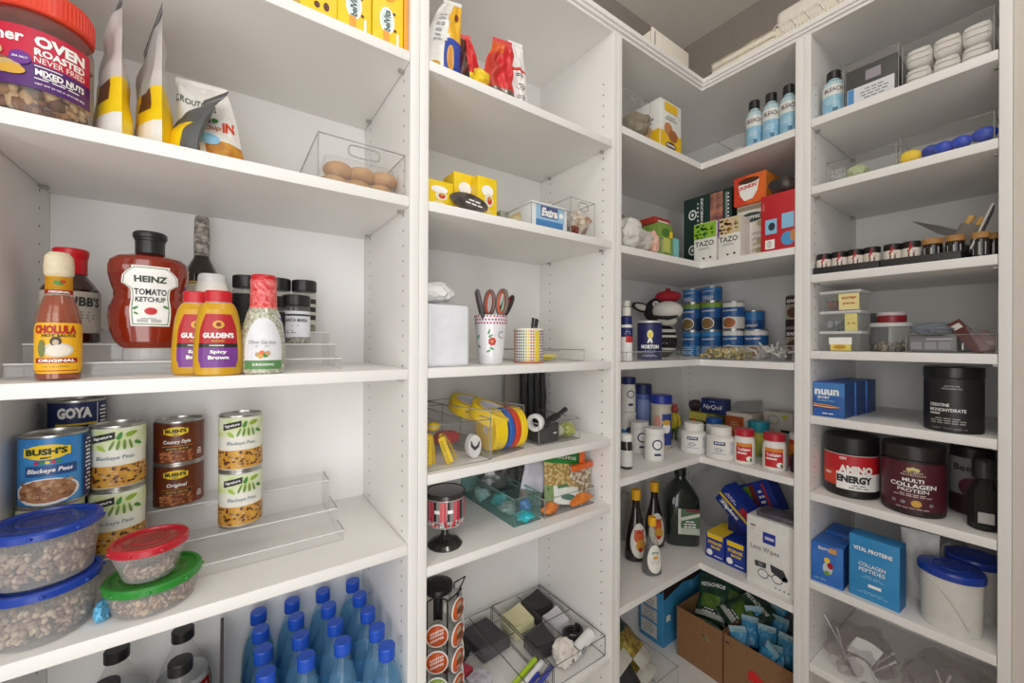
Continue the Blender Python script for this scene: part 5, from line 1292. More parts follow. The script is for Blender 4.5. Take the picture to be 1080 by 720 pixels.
def teaside(m): return m
carton('tea_carton', 'green and yellow carton next to the heaped bin', LP(1.262, .045, z), LF, .08, .14, .125, mat('#7fa046', .5), lambda mb, f, w, h: (patch(mb, mat('#c7cf6a', .5), -w*.3, w*.3, h*.2, h*.6, f), disc(mb, mat('#4f7f3c', .5), 0, h*.75, w*.3, h*.12, f), patch(mb, YEL, w*.25, w*.48, h*.62, h*.8, f)))
carton('tea_carton', 'red carton lying on the green and yellow carton', LP(1.262, .06, z+.1262), LF, .09, .12, .022, mat('#a8352f', .5), lambda mb, f, w, h: patch(mb, INKW, -w*.3, w*.4, h*.3, h*.5, f))
carton('tea_carton', 'turquoise slim carton beside the tea boxes', LP(1.335, .05, z), LF, .03, .10, .085, mat('#7fc3c6', .5), None)
SBG = mat('#1e3b35', .5)
def sb(mb, f, w, h):
    disc(mb, INKW, -w*.30, h*.52, .017, .020, f); disc(mb, mat('#2a5a4c', .5), -w*.30, h*.52, .012, .0145, f); disc(mb, INKW, -w*.30, h*.52, .005, .007, f)
    text(mb, 'STARBUCKS', INKW, -w*.10, h*.52, w=h*.8, h=.010, mapf=f, bold=.03, rot=PI/2); lines(mb, INKW, -w*.18, h*.5, .008, h*.7, 6, f)
    patch(mb, mat('#7d4f58', .5, col2='#c98a6a', scale=40), w*.08, w*.33, h*.04, h*.96, f); patch(mb, mat('#8d9a94', .5), w*.38, w*.42, h*.1, h*.9, f); lines(mb, INKW, w*.44, h*.5, .008, h*.8, 8, f)
for k in (0, 1): carton('coffee_carton', ('dark green coffee pod carton behind the tea boxes, lower', 'dark green coffee pod carton with round white emblem, upper')[k], RP(-.836, .10, z+.1405*k), 0, .19, .12, .140, SBG, sb, group='dark green coffee cartons')
TZW = mat('#ece9e2', .5)
def tazo(c1_, c2_, sp):
    def a(mb, f, w, h):
        patch(mb, c1_, -w*.5, w*.5, h*.60, h-.001, f); bean_dots(mb, f, -w*.4, w*.42, h*.62, h*.96, 40, [c2_, c1_], .006, 4)
        text(mb, 'TAZO', INK, -w*.02, h*.47, w=w*.84, h=h*.13, mapf=f, bold=.01); lines(mb, GREYINK, 0, h*.34, w*.6, h*.06, 2, f); disc(mb, INK, w*.25, h*.10, .004, .004, f); patch(mb, INK, -w*.1, w*.0, h*.07, h*.11, f)
        if sp: patch(mb, PUR, -w*.5, -w*.44, h*.55, h-.001, f)
    return a
carton('tea_carton', 'white tea box with bright green top picture', RP(-.789, .004, z), 0, .083, .07, .142, TZW, tazo(mat('#8fc23a', .5), mat('#4f8a2a', .5), 0), group='white tea boxes')
carton('tea_carton', 'white tea box with purple edge and golden fruit picture', RP(-.7035, .004, z), 0, .075, .08, .140, TZW, tazo(mat('#d9c7a2', .5), mat('#b5863a', .5), 1), group='white tea boxes')
def kw(mb, f, w, h):
    patch(mb, mat('#9a8f7d', .5), -w*.5, w*.5, h*.90, h*.98, f); disc(mb, mat('#3b4a42', .5), 0, h*.76, w*.42, h*.09, f); text(mb, 'COFFEE', INKW, 0, h*.76, w=w*.6, h=h*.06, mapf=f, bold=.03)
    for i, (x, zz2) in enumerate(((.3, .62), (.3, .3), (.28, .14), (-.2, .5))): disc(mb, mat('#b3b98a', .5), w*x, h*zz2, w*.12, h*.05, f); lines(mb, GREYINK, .2*w, h*(.45-.1*i), w*.4, h*.05, 2, f)
carton('coffee_carton', 'white coffee pod carton with green oval beside the red box', RP(-.662, .075, z), 0, .096, .11, .188, mat('#e6e2d6', .5), kw)
DUN = mat('#ea6a24', .45)
def du(mb, f, w, h):
    patch(mb, mat('#d8432a', .45), -w*.5, -w*.1, .001, h-.001, f)
    poly(mb, INKW, [(-w*.36, h*.70), (w*.30, h*.78), (w*.24, h*.40), (w*.10, h*.16), (-w*.16, h*.12), (-w*.30, h*.34)], f); disc(mb, mat('#4d2a1a', .5), -w*.03, h*.80, w*.33, h*.10, f)
    text(mb, "DUNKIN'", mat('#d8523a', .45), -w*.04, h*.60, w=w*.56, h=h*.13, mapf=f, bold=.05, rot=.08); text(mb, 'COFFEE', mat('#8a3a52', .5), w*.32, h*.86, w=w*.2, mapf=f, rot=.4)
carton('coffee_carton', 'orange coffee carton with white cup picture, stacked high', RP(-.664, .065, z+.1895), 0, .104, .11, .100, DUN, du, side=mat('#e88a2c', .45))
RBX = mat('#c2242e', .45)
def rb(mb, f, w, h):
    patch(mb, LBLUE, -w*.36, -w*.02, h*.30, h*.56, f); disc(mb, mat('#2a2f4a', .5), -w*.17, h*.43, w*.1, h*.07, f); patch(mb, LBLUE, w*.12, w*.46, h*.36, h*.62, f); disc(mb, mat('#4f9ad0', .5), w*.30, h*.18, w*.2, h*.12, f); disc(mb, mat('#c98a4a', .5), w*.44, h*.22, w*.08, h*.1, f)
    patch(mb, INKW, -w*.36, -w*.08, h*.04, h*.20, f); lines(mb, mat('#e58a8a', .5), -w*.40, h*.80, w*.1, h*.14, 4, f); lines(mb, GREYINK, -w*.22, h*.12, w*.2, h*.12, 4, f)
carton('coffee_carton', 'red box with light blue pictures at the right of the second corner shelf', RP(-.5535, .006, z), 0, .098, .16, .180, RBX, rb)
t = thing('coffee_bag', 'dark coffee bag lying on the red box', 'bag', RP(-.555, .03, z+.182), 0)
g = MB(); bm = bmesh.new(); bmesh.ops.create_icosphere(bm, subdivisions=3, radius=1)
for v_ in bm.verts: v_.co = Vector((v_.co.x*.047, v_.co.y*.07+.07, (v_.co.z*(1+.3*noise.noise(v_.co*3))+.9)*.034))
for v_ in bm.verts: v_.co.z = max(0, v_.co.z)
g.bm(bm, mat('#5a524c', .35, col2='#2e2826', scale=40), True); g.build('bag', t)
g = MB(); disc(g, BLACKM, -.015, .034, .020, .016, lambda x, zz2: (x, -.004, zz2)); g.build('print', t)

# ---- third shelf
z = Z['c3']
p = LP(1.062, .055, z); t = thing('spray_bottle', 'white spray bottle with navy collar at the left of the corner shelf', 'bottle', p, toward(p))
MB().lathe([(.018, 0), (.0195, .003), (.0195, .105), (.016, .118)], PWHITE, 26).build('bottle', t); MB().lathe([(.0165, .118), (.0175, .120), (.0175, .142), (.014, .146)], NAVY, 26).build('collar', t)
MB().lathe([(.0135, .146), (.0145, .150), (.0145, .170), (.012, .174), (0, .175)], mat('#e2dfd4', .4), 22).build('cap', t); MB().lathe([(.009, .175), (.012, .178), (.012, .195), (0, .197)], mat('#d2d4c8', .4), 20).build('nozzle', t)
q = MB(); f = cylmap(.0199); patch(q, NAVY, -.03, .03, .078, .108, f); patch(q, RED, -.002, .026, .060, .080, f); lines(q, INKW, .010, .070, .02, .014, 3, f); lines(q, INKW, .006, .092, .02, .012, 2, f); q.build('label', t)
p = LP(1.205, .070, z); t = thing('salt_canister', 'navy round salt canister with white lettering', 'canister', p, toward(p))
MB().lathe([(.040, 0), (.041, .001), (.041, .132), (.040, .134), (.038, .134), (.038, .131), (0, .131)], mat('#23285c', .45), 36).build('body', t)
MB().lathe([(.0412, .128), (.0416, .129), (.0416, .1345), (.038, .1345)], mat('#d8d8d6', .4, .3), 36, cap=False).build('rim', t)
q = MB(); f = cylmap(.0414); text(q, 'MORTON', INKW, .002, .046, w=.062, h=.0135, mapf=f, bold=.05); disc(q, mat('#e6e2a0', .5), .002, .088, .010, .015, f); disc(q, YEL, .002, .086, .0055, .009, f); poly(q, INKW, [(-.003, .074), (.007, .074), (.010, .060), (.006, .058), (.002, .066), (-.004, .058), (-.007, .060)], f)
text(q, 'SALT', mat('#9aa4c8', .5), .002, .030, w=.036, h=.008, mapf=f, bold=.02); lines(q, mat('#c8cede', .5), 0, .016, .06, .008, 2, f); q.build('print', t)
# plush animal
BLKF = mat('#232023', .9, bump=.4, scale=300); WHTF = mat('#dcd8cf', .9, bump=.4, scale=300); REDF = mat('#a61f2e', .9, bump=.4, scale=300)
p = Vector((-.985, 1.45, z)); t = thing('plush_toy', 'black and white plush animal with long muzzle and red cap', 'toy', p, toward(p)-.1)
g = MB(); g.ball((0, .02, .068), .07, BLKF, .78, .7, 1.0, 3); g.build('body', t)
g = MB()
for k in range(4): g.lathe([(.0545-.004*abs(k-1.5), .030+.024*k), (.0555-.004*abs(k-1.5), .036+.024*k), (.0545-.004*abs(k-1.5), .042+.024*k)], WHTF, 26, c=(0, .02), sy=.9, cap=False)
g.build('shirt_stripes', t)
g = MB(); g.ball((-.012, .010, .190), .060, BLKF, 1.05, .9, .95, 3); hd = g.build('head', t)
g = MB(); g.ball((.022, -.038, .186), .050, WHTF, 1.15, .85, .78, 3); g.build('muzzle', hd)
g = MB(); g.ball((.020, -.030, .148), .040, WHTF, .95, .75, .52, 3); g.build('lower_jaw', hd)
g = MB(); g.tube([(-.030, -.062, .166), (-.005, -.078, .158), (.030, -.084, .155), (.062, -.070, .162)], [.004, .006, .008, .004], BLKF, 8); g.build('mouth', hd)
g = MB(); g.ball((-.022, -.044, .214), .013, WHTF, 1, .5, 1.0, 2); g.ball((-.021, -.050, .214), .006, mat('#8a867e', .5), 1, .4, 1, 2); g.build('eye', hd)
g = MB(); g.ball((-.082, .0, .206), .036, BLKF, 1.25, .35, .55, 2, Matrix.Rotation(.35, 3, 'Y')); g.ball((-.080, -.010, .206), .026, WHTF, 1.25, .3, .5, 2, Matrix.Rotation(.35, 3, 'Y')); g.build('ear', hd)
g = MB(); g.ball((.020, -.004, .246), .050, REDF, 1.0, .85, .48, 3, None, .04); g.ball((.020, -.004, .270), .012, REDF, 1, 1, 1, 2); g.build('cap', t)
# soup cans
def soup(top, mid, bot, pic):
    def a(mb, f, r, h):
        patch(mb, top, -r*2.2, r*2.2, h*.80, h-.005, f, n=18); patch(mb, mid, -r*2.2, r*2.2, h*.45, h*.80, f, n=18); patch(mb, bot, -r*2.2, r*2.2, .005, h*.45, f, n=18)
        text(mb, 'Progresso', INKW, 0, h*.68, w=r*1.5, h=h*.09, mapf=f, bold=.03, shear=.2, rot=.05)
        if pic: disc(mb, INKW, 0, h*.26, r*.72, h*.21, f); disc(mb, pic, 0, h*.25, r*.64, h*.18, f); bean_dots(mb, f, -r*.45, r*.45, h*.14, h*.36, 16, [mat('#c98a4a', .5), mat('#8a5a32', .5), mat('#6f7a3a', .5)], .004, 3)
        else: lines(mb, INKW, 0, h*.25, r*1.4, h*.3, 4, f)
    return a
SB1 = mat('#2a5f9e', .35); SB2 = mat('#3a86c4', .35); SGN = mat('#7fa43a', .4); SWH = mat('#e4e3de', .4); SDK = mat('#23344e', .4)
A_ = soup(SGN, SB1, mat('#1d3a66', .35), mat('#8a6a3c', .5)); B_ = soup(SB2, SB1, SB2, None); C_ = soup(SWH, SB1, mat('#d9d6cf', .4), mat('#b5623c', .5)); D_ = soup(SB2, SB1, mat('#2f6aa6', .35), None)
hc = .105; r_ = .0395
# left pair of towers: blue can, green-topped can, short blue can
sc0 = None
def tower(x, d, arts, lbs, hs):
    zz = z
    for a_, lb, h_ in zip(arts, lbs, hs):
        can('soup_can', lb, RP(x, d, zz), -.15 if x > -.7 else .0, r_, h_, SB1, a_, group='stacked soup cans'); zz += h_+.0004
tower(-.985, .255, (B_, A_, D_), ('blue soup can at the bottom of the left tower', 'blue soup can with green top in the left tower', 'short blue can crowning the left tower'), (.110, .120, .062))
tower(-.895, .250, (B_, A_, D_), ('blue soup can at the bottom of the middle tower', 'blue soup can with green top in the middle tower', 'short blue can crowning the middle tower'), (.110, .120, .062))
tower(-.806, .250, (C_, C_), ('white and blue soup can at the bottom of the right tower', 'white and blue soup can with red food picture on the right tower'), (.112, .112))
tower(-.720, .250, (C_,), ('single white and blue soup can right of the towers',), (.112,))
tower(-.768, .335, (B_,), ('dark blue can peeking out behind the right tower',), (.19,))
def bb(mb, f, r, h):
    patch(mb, mat('#3a1f22', .4), -r*2.2, r*2.2, h*.72, h-.005, f, n=18); patch(mb, mat('#3a1f22', .4), -r*2.2, r*2.2, .005, h*.26, f, n=18); text(mb, 'BEANS', INKW, -.004, h*.82, w=r*1.1, mapf=f, bold=.03); disc(mb, mat('#5d3a2a', .5), 0, h*.46, r*.6, h*.16, f); lines(mb, INK, 0, h*.66, r, h*.08, 2, f)
for k in (0, 1): can('bean_can', ('dark banded can at the bottom beside the right panel', 'dark banded can on top beside the right panel')[k], RP(-.566, .215, z+.1134*k), -.1, .040, .113, mat('#b9b29a', .4), bb, group='dark banded cans')
open_bin('storage_tray', 'low clear tray in front of the salt canister', LP(1.19, .012, z), LF, .36, .05, .030, group='clear bins', handle=0)
open_bin('storage_tray', 'low clear tray of yellow packets at the corner', RP(-.745, .012, z), 0, .15, .16, .045, group='clear bins', handle=0)
b = MB(); blobs(b, [mat('#cfc08a', .5), mat('#c2ad6a', .5), mat('#ddd6bc', .5), mat('#a99a6a', .5)], 220, lambda r: (-.066+.132*r.random(), .006+.1*r.random(), .006+.026*r.random()), .0075, 5, .45); tag(stuff(b.build('pasta_pieces', None, RP(-.745, .016, z+.003))), 'yellow dry pasta pieces filling the corner tray', 'pasta')
open_bin('storage_tray', 'low clear tray tangled with white ties', RP(-.585, .012, z), 0, .145, .2, .052, group='clear bins', handle=0)
rn = random.Random(6)
for k in range(12):
    x0_, y0_ = -.055+.09*rn.random(), .01+.10*rn.random(); an = rn.random()*PI
    t = MB(); pts = [(x0_+.05*s_*math.cos(an+s_*.8), y0_+.03*s_*math.sin(an), .012+.03*rn.random()*s_+.004*k*.5) for s_ in (0, .3, .6, 1.0)]
    t.tube(pts, .0035, mat('#d3d4cc', .45), 6); tag(t.build('cable_tie', None, RP(-.585, .02, z+.003)), 'pale tie tangled in the right corner tray', 'tie', 'pale ties in the tray')

# ---- fourth shelf: pill bottles
z = Z['c4']
def pillb(name, label, p, r, h, body, lid, art=None, ribbed=True, neck=.8, lidh=.2, group=None, cat='bottle'):
    t = thing(name, label, cat, p, toward(p), group)
    MB().lathe([(r*.92, 0), (r, .003), (r, h*(1-lidh)*.80), (r*.97, h*(1-lidh)*.88), (r*neck, h*(1-lidh)*.98), (r*neck*.96, h*(1-lidh))], body, 30).build('bottle', t)
    rl = r*neck*1.06; g = MB(); g.lathe([(rl*.97, h*(1-lidh)), (rl, h*(1-lidh)+.001), (rl, h-.002), (rl*.94, h), (0, h)], lid, 34)
    g.build('cap', t)
    if art:
        q = MB(); art(q, cylmap(r+.0005), r, h); q.build('label', t)
    return t
def ringart(mb, f, r, h):
    disc(mb, mat('#2a3a6a', .45), r*.35, h*.52, r*.55, r*.55, f, n=24); disc(mb, PWHITE, r*.35, h*.52, r*.40, r*.40, f, n=24); lines(mb, mat('#2a3a6a', .45), r*.35, h*.52, r*.4, r*.3, 2, f); patch(mb, mat('#2a3a6a', .45), r*.02, r*.70, h*.18, h*.25, f)
WHB = mat('#eceae4', .4)
pillb('vitamin_bottle', 'white vitamin bottle with blue ring logo, front one on the left', LP(1.240, .074, z), .0335, .112, WHB, WHB, ringart, neck=.97, lidh=.17, group='white vitamin bottles with ring logo')
pillb('vitamin_bottle', 'white vitamin bottle with blue ring logo, half behind the front one', LP(1.283, .170, z), .0335, .114, WHB, WHB, ringart, neck=.97, lidh=.17, group='white vitamin bottles with ring logo')
pillb('vitamin_bottle', 'white vitamin bottle with blue ring logo and navy cap, high at the left edge', LP(1.312, .245, z+.140), .028, .135, WHB, NAVY, ringart, neck=.95, lidh=.2)
pillb('vitamin_bottle', 'white vitamin bottle with blue picture standing under the high one', LP(1.312, .245, z), .030, .1395, WHB, WHB, lambda mb, f, r, h: (patch(mb, mat('#3a86b5', .45), -r, r*1.2, h*.12, h*.5, f), disc(mb, mat('#2a3a6a', .45), .2*r, h*.5, r*.5, r*.4, f)), neck=.95, lidh=.12)
pillb('dark_bottle', 'small dark glass bottle with white cap and label', LP(1.078, .066, z), .0205, .112, mat('#241d1a', .15, coat=.6), PWHITE, lambda mb, f, r, h: (patch(mb, mat('#dcdad6', .45), -r*1.8, r*1.8, h*.08, h*.55, f, n=12), lines(mb, GREYINK, 0, h*.32, r*1.2, h*.3, 4, f)), neck=.85, lidh=.2)
pillb('supplement_jar', 'tall blue supplement jar with navy lid behind the white bottles', LP(1.390, .235, z), .033, .245, mat('#4f68a8', .35), NAVY, lambda mb, f, r, h: patch(mb, mat('#7d90c0', .4), -r*.6, r*1.4, h*.1, h*.75, f), neck=1.0, lidh=.16)
pillb('supplement_jar', 'pale supplement jar with navy lid and round logo', LP(1.405, .160, z), .039, .208, mat('#c9c2b2', .35), mat('#23399c', .35), lambda mb, f, r, h: (patch(mb, mat('#2f438f', .4), r*.1, r*1.3, h*.08, h*.66, f), disc(mb, INKW, r*.6, h*.40, r*.45, h*.10, f), disc(mb, GOLD, r*.6, h*.50, r*.5, h*.05, f), disc(mb, mat('#d89a8a', .5), -r*.35, h*.5, r*.35, h*.14, f)), neck=1.0, lidh=.16)
t = thing('toy_figure', 'yellow toy figure with red head at the back corner', 'toy', Vector((-1.0, 1.56, z)), 0)
YF = mat('#d6c22a', .4); g = MB(); g.tube([(0, 0, .05), (0, 0, .09), (0, 0, .115)], [.014, .019, .010], YF, 12); g.build('torso', t)
for s in (-1, 1):
    g = MB(); g.tube([(.008*s, 0, .055), (.012*s, -.004, .03), (.014*s, -.004, .003)], [.010, .009, .008], mat('#4a5a2e', .5), 8); g.build('leg', t)
    g = MB(); g.tube([(.016*s, 0, .108), (.026*s, -.004, .085), (.026*s, -.008, .062)], [.007, .006, .005], YF, 8); g.build('arm', t)
g = MB(); g.ball((0, 0, .130), .015, mat('#c0504a', .5), 1, 1, 1.15, 2); g.ball((-.006, 0, .148), .006, mat('#c0504a', .5), .6, 1, 1.6, 2); g.ball((.008, 0, .148), .006, mat('#c0504a', .5), .6, 1, 1.6, 2); g.build('head', t)
crumple('plastic_bag', 'small clear bag beside the toy figure', Vector((-.945, 1.535, z)), 0, .05, .05, .075, clear('#e9ebe6', .25), 'bag', 131)
def pure(mb, f, r, h):
    patch(mb, mat('#2f3a7a', .45), -r*.50, r*.30, h*.47, h*.58, f); text(mb, 'pure', INKW, -r*.1, h*.525, w=r*.6, h=h*.06, mapf=f, bold=.03); lines(mb, GREYINK, -r*.1, h*.32, r*.7, h*.16, 4, f); lines(mb, mat('#9aa0b8', .5), r*.85, h*.40, r*.4, h*.42, 9, f); patch(mb, mat('#7a8ab0', .5), -r*.55, r*.35, h*.20, h*.215, f)
pillb('vitamin_jar', 'wide white vitamin jar with purple label, left of two', RP(-.853, .046, z), .047, .110, WHB, WHB, pure, neck=.70, lidh=.24, group='wide white vitamin jars')
pillb('vitamin_jar', 'wide white vitamin jar with purple label, right of two', RP(-.750, .046, z), .047, .113, WHB, WHB, pure, neck=.70, lidh=.24, group='wide white vitamin jars')
def trun(mb, f, r, h):
    patch(mb, mat('#c92330', .45), -r*.85, r*.75, h*.10, h*.62, f); patch(mb, mat('#e08a2a', .45), -r*.85, r*.75, h*.52, h*.62, f); text(mb, 'TruNature', INKW, -r*.05, h*.44, w=r*1.2, h=h*.09, mapf=f, bold=.03, rot=.05); patch(mb, INKW, -r*.7, r*.2, h*.31, h*.35, f); disc(mb, INKW, r*.45, h*.18, r*.28, h*.07, f); disc(mb, GRN, r*.6, h*.16, r*.12, h*.05, f)
pillb('vitamin_jar', 'white vitamin jar with crimson cap and red label, left of two', RP(-.673, .055, z), .0325, .117, WHB, mat('#b81c34', .35), trun, neck=.86, lidh=.20, group='crimson-capped vitamin jars')
pillb('vitamin_jar', 'white vitamin jar with crimson cap and red label, right of two', RP(-.583, .064, z), .034, .118, WHB, mat('#b81c34', .35), trun, neck=.86, lidh=.20, group='crimson-capped vitamin jars')
carton('medicine_box', 'yellow and green medicine box at the back corner', RP(-.93, .235, z), 0, .11, .10, .118, mat('#8a8a3a', .5), lambda mb, f, w, h: (patch(mb, mat('#d9cf62', .5), -w*.5, w*.2, h*.72, h*.98, f), patch(mb, INK, -w*.1, w*.35, h*.5, h*.68, f), text(mb, 'Sinus', INKW, w*.12, h*.58, w=w*.3, mapf=f, bold=.03), disc(mb, ORG, -w*.3, h*.6, w*.12, h*.16, f)))
carton('medicine_box', 'navy cold medicine box with white script lettering', RP(-.885, .24, z+.119), .06, .095, .06, .060, mat('#1e2c66', .45), lambda mb, f, w, h: (text(mb, 'NyQuil', INKW, 0, h*.42, w=w*.8, h=h*.38, mapf=f, bold=.05, shear=.15), lines(mb, LBLUE, 0, h*.82, w*.4, h*.1, 1, f)))
crumple('trinket', 'dark spidery trinket on top of the medicine boxes', RP(-.968, .25, z+.119), 0, .06, .04, .05, mat('#3d2a36', .5), 'trinket', 133, .6, sub=2)
carton('medicine_box', 'orange and white medicine box behind the crimson caps', RP(-.79, .26, z), 0, .10, .12, .132, mat('#dcd3c6', .5), lambda mb, f, w, h: (patch(mb, mat('#b5562c', .5), -w*.5, w*.2, h*.1, h*.9, f), lines(mb, mat('#e6b98a', .5), -w*.15, h*.6, w*.4, h*.3, 4, f)))
t = tag(MB().box(-.05, .05, 0, .09, 0, .003, mat('#a9aaa6', .4)).build('leaflet', None, RP(-.785, .30, z+.136), .2), 'grey leaflet lying on the orange medicine box', 'leaflet'); t.rotation_euler = (.35, -.15, .2)
carton('medicine_box', 'white medicine box with outlined logo at the back', RP(-.665, .30, z), 0, .10, .08, .150, mat('#cfcac0', .5), lambda mb, f, w, h: (disc(mb, GREYINK, -w*.15, h*.8, w*.2, h*.12, f), disc(mb, mat('#cfcac0', .5), -w*.15, h*.8, w*.17, h*.10, f), patch(mb, INK, w*.1, w*.4, h*.5, h*.58, f), disc(mb, mat('#c9c94a', .5), w*.25, h*.9, w*.1, h*.06, f)))
pillb('medicine_jar', 'teal-lidded medicine jar behind the crimson caps', RP(-.69, .20, z), .034, .125, mat('#c9c24e', .45, col2='#5d7a3a', scale=20), mat('#1f8a9c', .4), None, neck=.95, lidh=.3)
pillb('medicine_jar', 'blue-capped white bottle behind the wide white jars', RP(-.825, .14, z), .030, .122, WHB, mat('#1d4f9c', .4), None, neck=.9, lidh=.18)
pillb('medicine_jar', 'orange and pink labelled jar beside the right panel', RP(-.540, .145, z), .030, .112, mat('#c8402c', .45), WHB, lambda mb, f, r, h: (patch(mb, mat('#e07a2a', .45), -r*1.4, r*1.2, h*.45, h*.7, f), patch(mb, mat('#c23a6a', .45), -r*1.4, r*1.2, h*.2, h*.35, f), patch(mb, mat('#b9c23a', .45), -r*1.4, r*1.2, h*.36, h*.44, f)), neck=.9, lidh=.16)
pillb('medicine_jar', 'tall white bottle beside the right panel', RP(-.535, .26, z), .026, .165, WHB, PWHITE, None, neck=.6, lidh=.14)
pillb('medicine_jar', 'small dark bottle low beside the right panel', RP(-.526, .085, z), .018, .055, mat('#2a2024', .3), mat('#2a2024', .3), None, neck=.9, lidh=.3)
crumple('medicine_packet', 'grey-white packet between the crimson-capped jars', RP(-.625, .14, z), 0, .05, .06, .085, mat('#cfcfcc', .45), 'packet', 136, .2)

# ---- fifth shelf: syrups, jug, zip bag boxes, lens wipes
z = Z['c5']
SYR = mat('#231513', .12, coat=.7); SYC = mat('#f0b41c', .35)
def syrup(label, p, r, h, pic, full=True):
    t = thing('syrup_bottle', label, 'bottle', p, toward(p)+.5, 'syrup bottles with yellow caps')
    pr = [(r*.86, 0), (r, .004), (r, h*.12), (r*.94, h*.30), (r*.80, h*.46), (r*.52, h*.62), (r*.36, h*.74), (r*.34, h*.86)]
    if full: MB().lathe(pr, SYR, 30, sy=.8).build('bottle', t)
    else:
        MB().lathe(pr, clear('#eceae4', .10), 30, sy=.8).build('bottle', t); MB().lathe([(r*.82, .003), (r*.95, .006), (r*.95, h*.12), (r*.90, h*.30), (r*.76, h*.46), (0, h*.46)], SYR, 28, sy=.8).build('syrup', t)
    rl = r*.42; MB().lathe([(rl*.95, h*.855), (rl, h*.86), (rl, h*.985), (rl*.92, h), (0, h)], SYC, 26).build('cap', t)
    def f(x, zz2):
        rr = r
        for (r0, z0), (r1, z1) in zip(pr, pr[1:]):
            if z0 <= zz2 <= z1: rr = r0+(r1-r0)*(zz2-z0)/(z1-z0)
        a = -PI/2+x/r; return ((rr+.0007)*math.cos(a), (.8*rr+.0007)*math.sin(a), zz2)
    q = MB(); disc(q, mat('#ece8e0', .45), 0, h*.30, r*.95, h*.24, f, n=26); lo = q.build('label', t); q = MB(); q.lay = 2
    if pic:
        disc(q, mat('#d9602c', .5), -.002, h*.36, r*.55, h*.09, f); disc(q, mat('#d9a03a', .5), .004, h*.24, r*.5, h*.08, f); disc(q, RED, .002, h*.18, r*.2, h*.03, f); text(q, 'SYRUP', mat('#b5352c', .5), 0, h*.43, w=r*1.2, mapf=f, bold=.05)
    else: text(q, 'syrup', mat('#5d8a4a', .5), 0, h*.40, w=r*.9, mapf=f, bold=.03); lines(q, GREYINK, 0, h*.26, r, h*.12, 4, f); disc(q, GOLD, 0, h*.33, r*.3, h*.03, f)
    q.build('print', lo)
    return t
syrup('tall syrup bottle with yellow cap and fruit label, at the left panel', LP(1.245, .155, z), .041, .256, True)
syrup('tall syrup bottle with yellow cap and fruit label, beside the dark jug', LP(1.385, .175, z), .040, .250, True)
syrup('half-empty syrup bottle with yellow cap, standing in front', LP(1.213, .062, z), .033, .194, False, False)
pillb('sauce_bottle', 'dark bottle at the back left behind the syrups', LP(1.10, .22, z), .032, .24, mat('#2a2220', .2, coat=.5), BLACKP, lambda mb, f, r, h: (patch(mb, mat('#3a3432', .5), -r, r, h*.2, h*.6, f), lines(mb, GREYINK, r*.4, h*.55, r*.8, h*.1, 2, f)), neck=.5, lidh=.1)
tag(MB().lathe([(.022, 0), (.024, .003), (.024, .17), (.012, .19), (0, .19)], mat('#a7a49c', .3), 24).build('glass_cruet', None, LP(1.335, .27, z)), 'grey cruet standing behind the syrup bottles', 'cruet')
p = Vector((-.945, 1.515, z)); t = thing('oil_jug', 'large dark green square jug with white and green label', 'jug', p, toward(p)+.25)
JG = mat('#16201a', .15, col2='#1d2a20', scale=8, coat=.6)
g = MB(); sq = [(.060, 0), (.067, .004), (.067, .155), (.063, .182), (.048, .215), (.028, .240), (.020, .250), (.020, .266)]
v = []; n = 32
for r, zz2 in sq:
    for k in range(n):
        a = 2*PI*k/n; e = .5 if r > .05 else (.7 if r > .03 else 1); c_, s_ = math.cos(a), math.sin(a)
        v.append((r*abs(c_)**e*(1 if c_ > 0 else -1), r*abs(s_)**e*(1 if s_ > 0 else -1), zz2))
g.add(v, [(i*n+k, i*n+(k+1) % n, (i+1)*n+(k+1) % n, (i+1)*n+k) for i in range(len(sq)-1) for k in range(n)], JG, True); g.build('body', t)
MB().lathe([(.0215, .262), (.0225, .264), (.0225, .288), (.020, .291), (0, .291)], mat('#1d211e', .4), 24).build('cap', t)
q = MB(); f = (lambda x, zz2: (x+.006, -.0678, zz2)); patch(q, mat('#4a6a48', .45), -.030, .050, .050, .150, f); patch(q, mat('#cfd0c8', .45), -.030, -.020, .050, .150, f); patch(q, mat('#b9bfb0', .45), -.02, .05, .050, .075, f); poly(q, mat('#cfd3c6', .45), [(-.02, .115), (.05, .135), (.05, .122), (-.02, .102)], f); patch(q, mat('#7a2f38', .45), .0, .05, .138, .150, f); lines(q, INKW, .015, .090, .05, .03, 3, f); q.build('label', t)
crumple('plastic_bag', 'clear crumpled plastic bag behind the jug', Vector((-.90, 1.745, z+.0)), .1, .24, .12, .27, clear('#f2f3f3', .10, 1, .15), 'bag', 141, .25)
ZB = mat('#1d3a9c', .4)
def zip_(mb, f, w, h):
    patch(mb, YEL, -w*.42, w*.42, h*.80, h*.99, f); text(mb, 'STORAGE', YEL, 0, h*.64, w=w*.75, h=h*.13, mapf=f, bold=.05); disc(mb, INKW, -w*.28, h*.22, h*.12, h*.12, f); patch(mb, INKW, -w*.02, w*.4, h*.12, h*.15, f); text(mb, 'BAGS', YEL, w*.05, h*.47, w=w*.5, h=h*.10, mapf=f, bold=.05)
carton('zip_bag_box', 'small blue zip bag box with yellow flap, left of two', RP(-.782, .068, z), 0, .068, .13, .092, ZB, zip_, group='blue zip bag boxes', top=YEL)
carton('zip_bag_box', 'small blue zip bag box with yellow lettering, right of two', RP(-.708, .066, z), 0, .068, .13, .092, ZB, zip_, group='blue zip bag boxes')
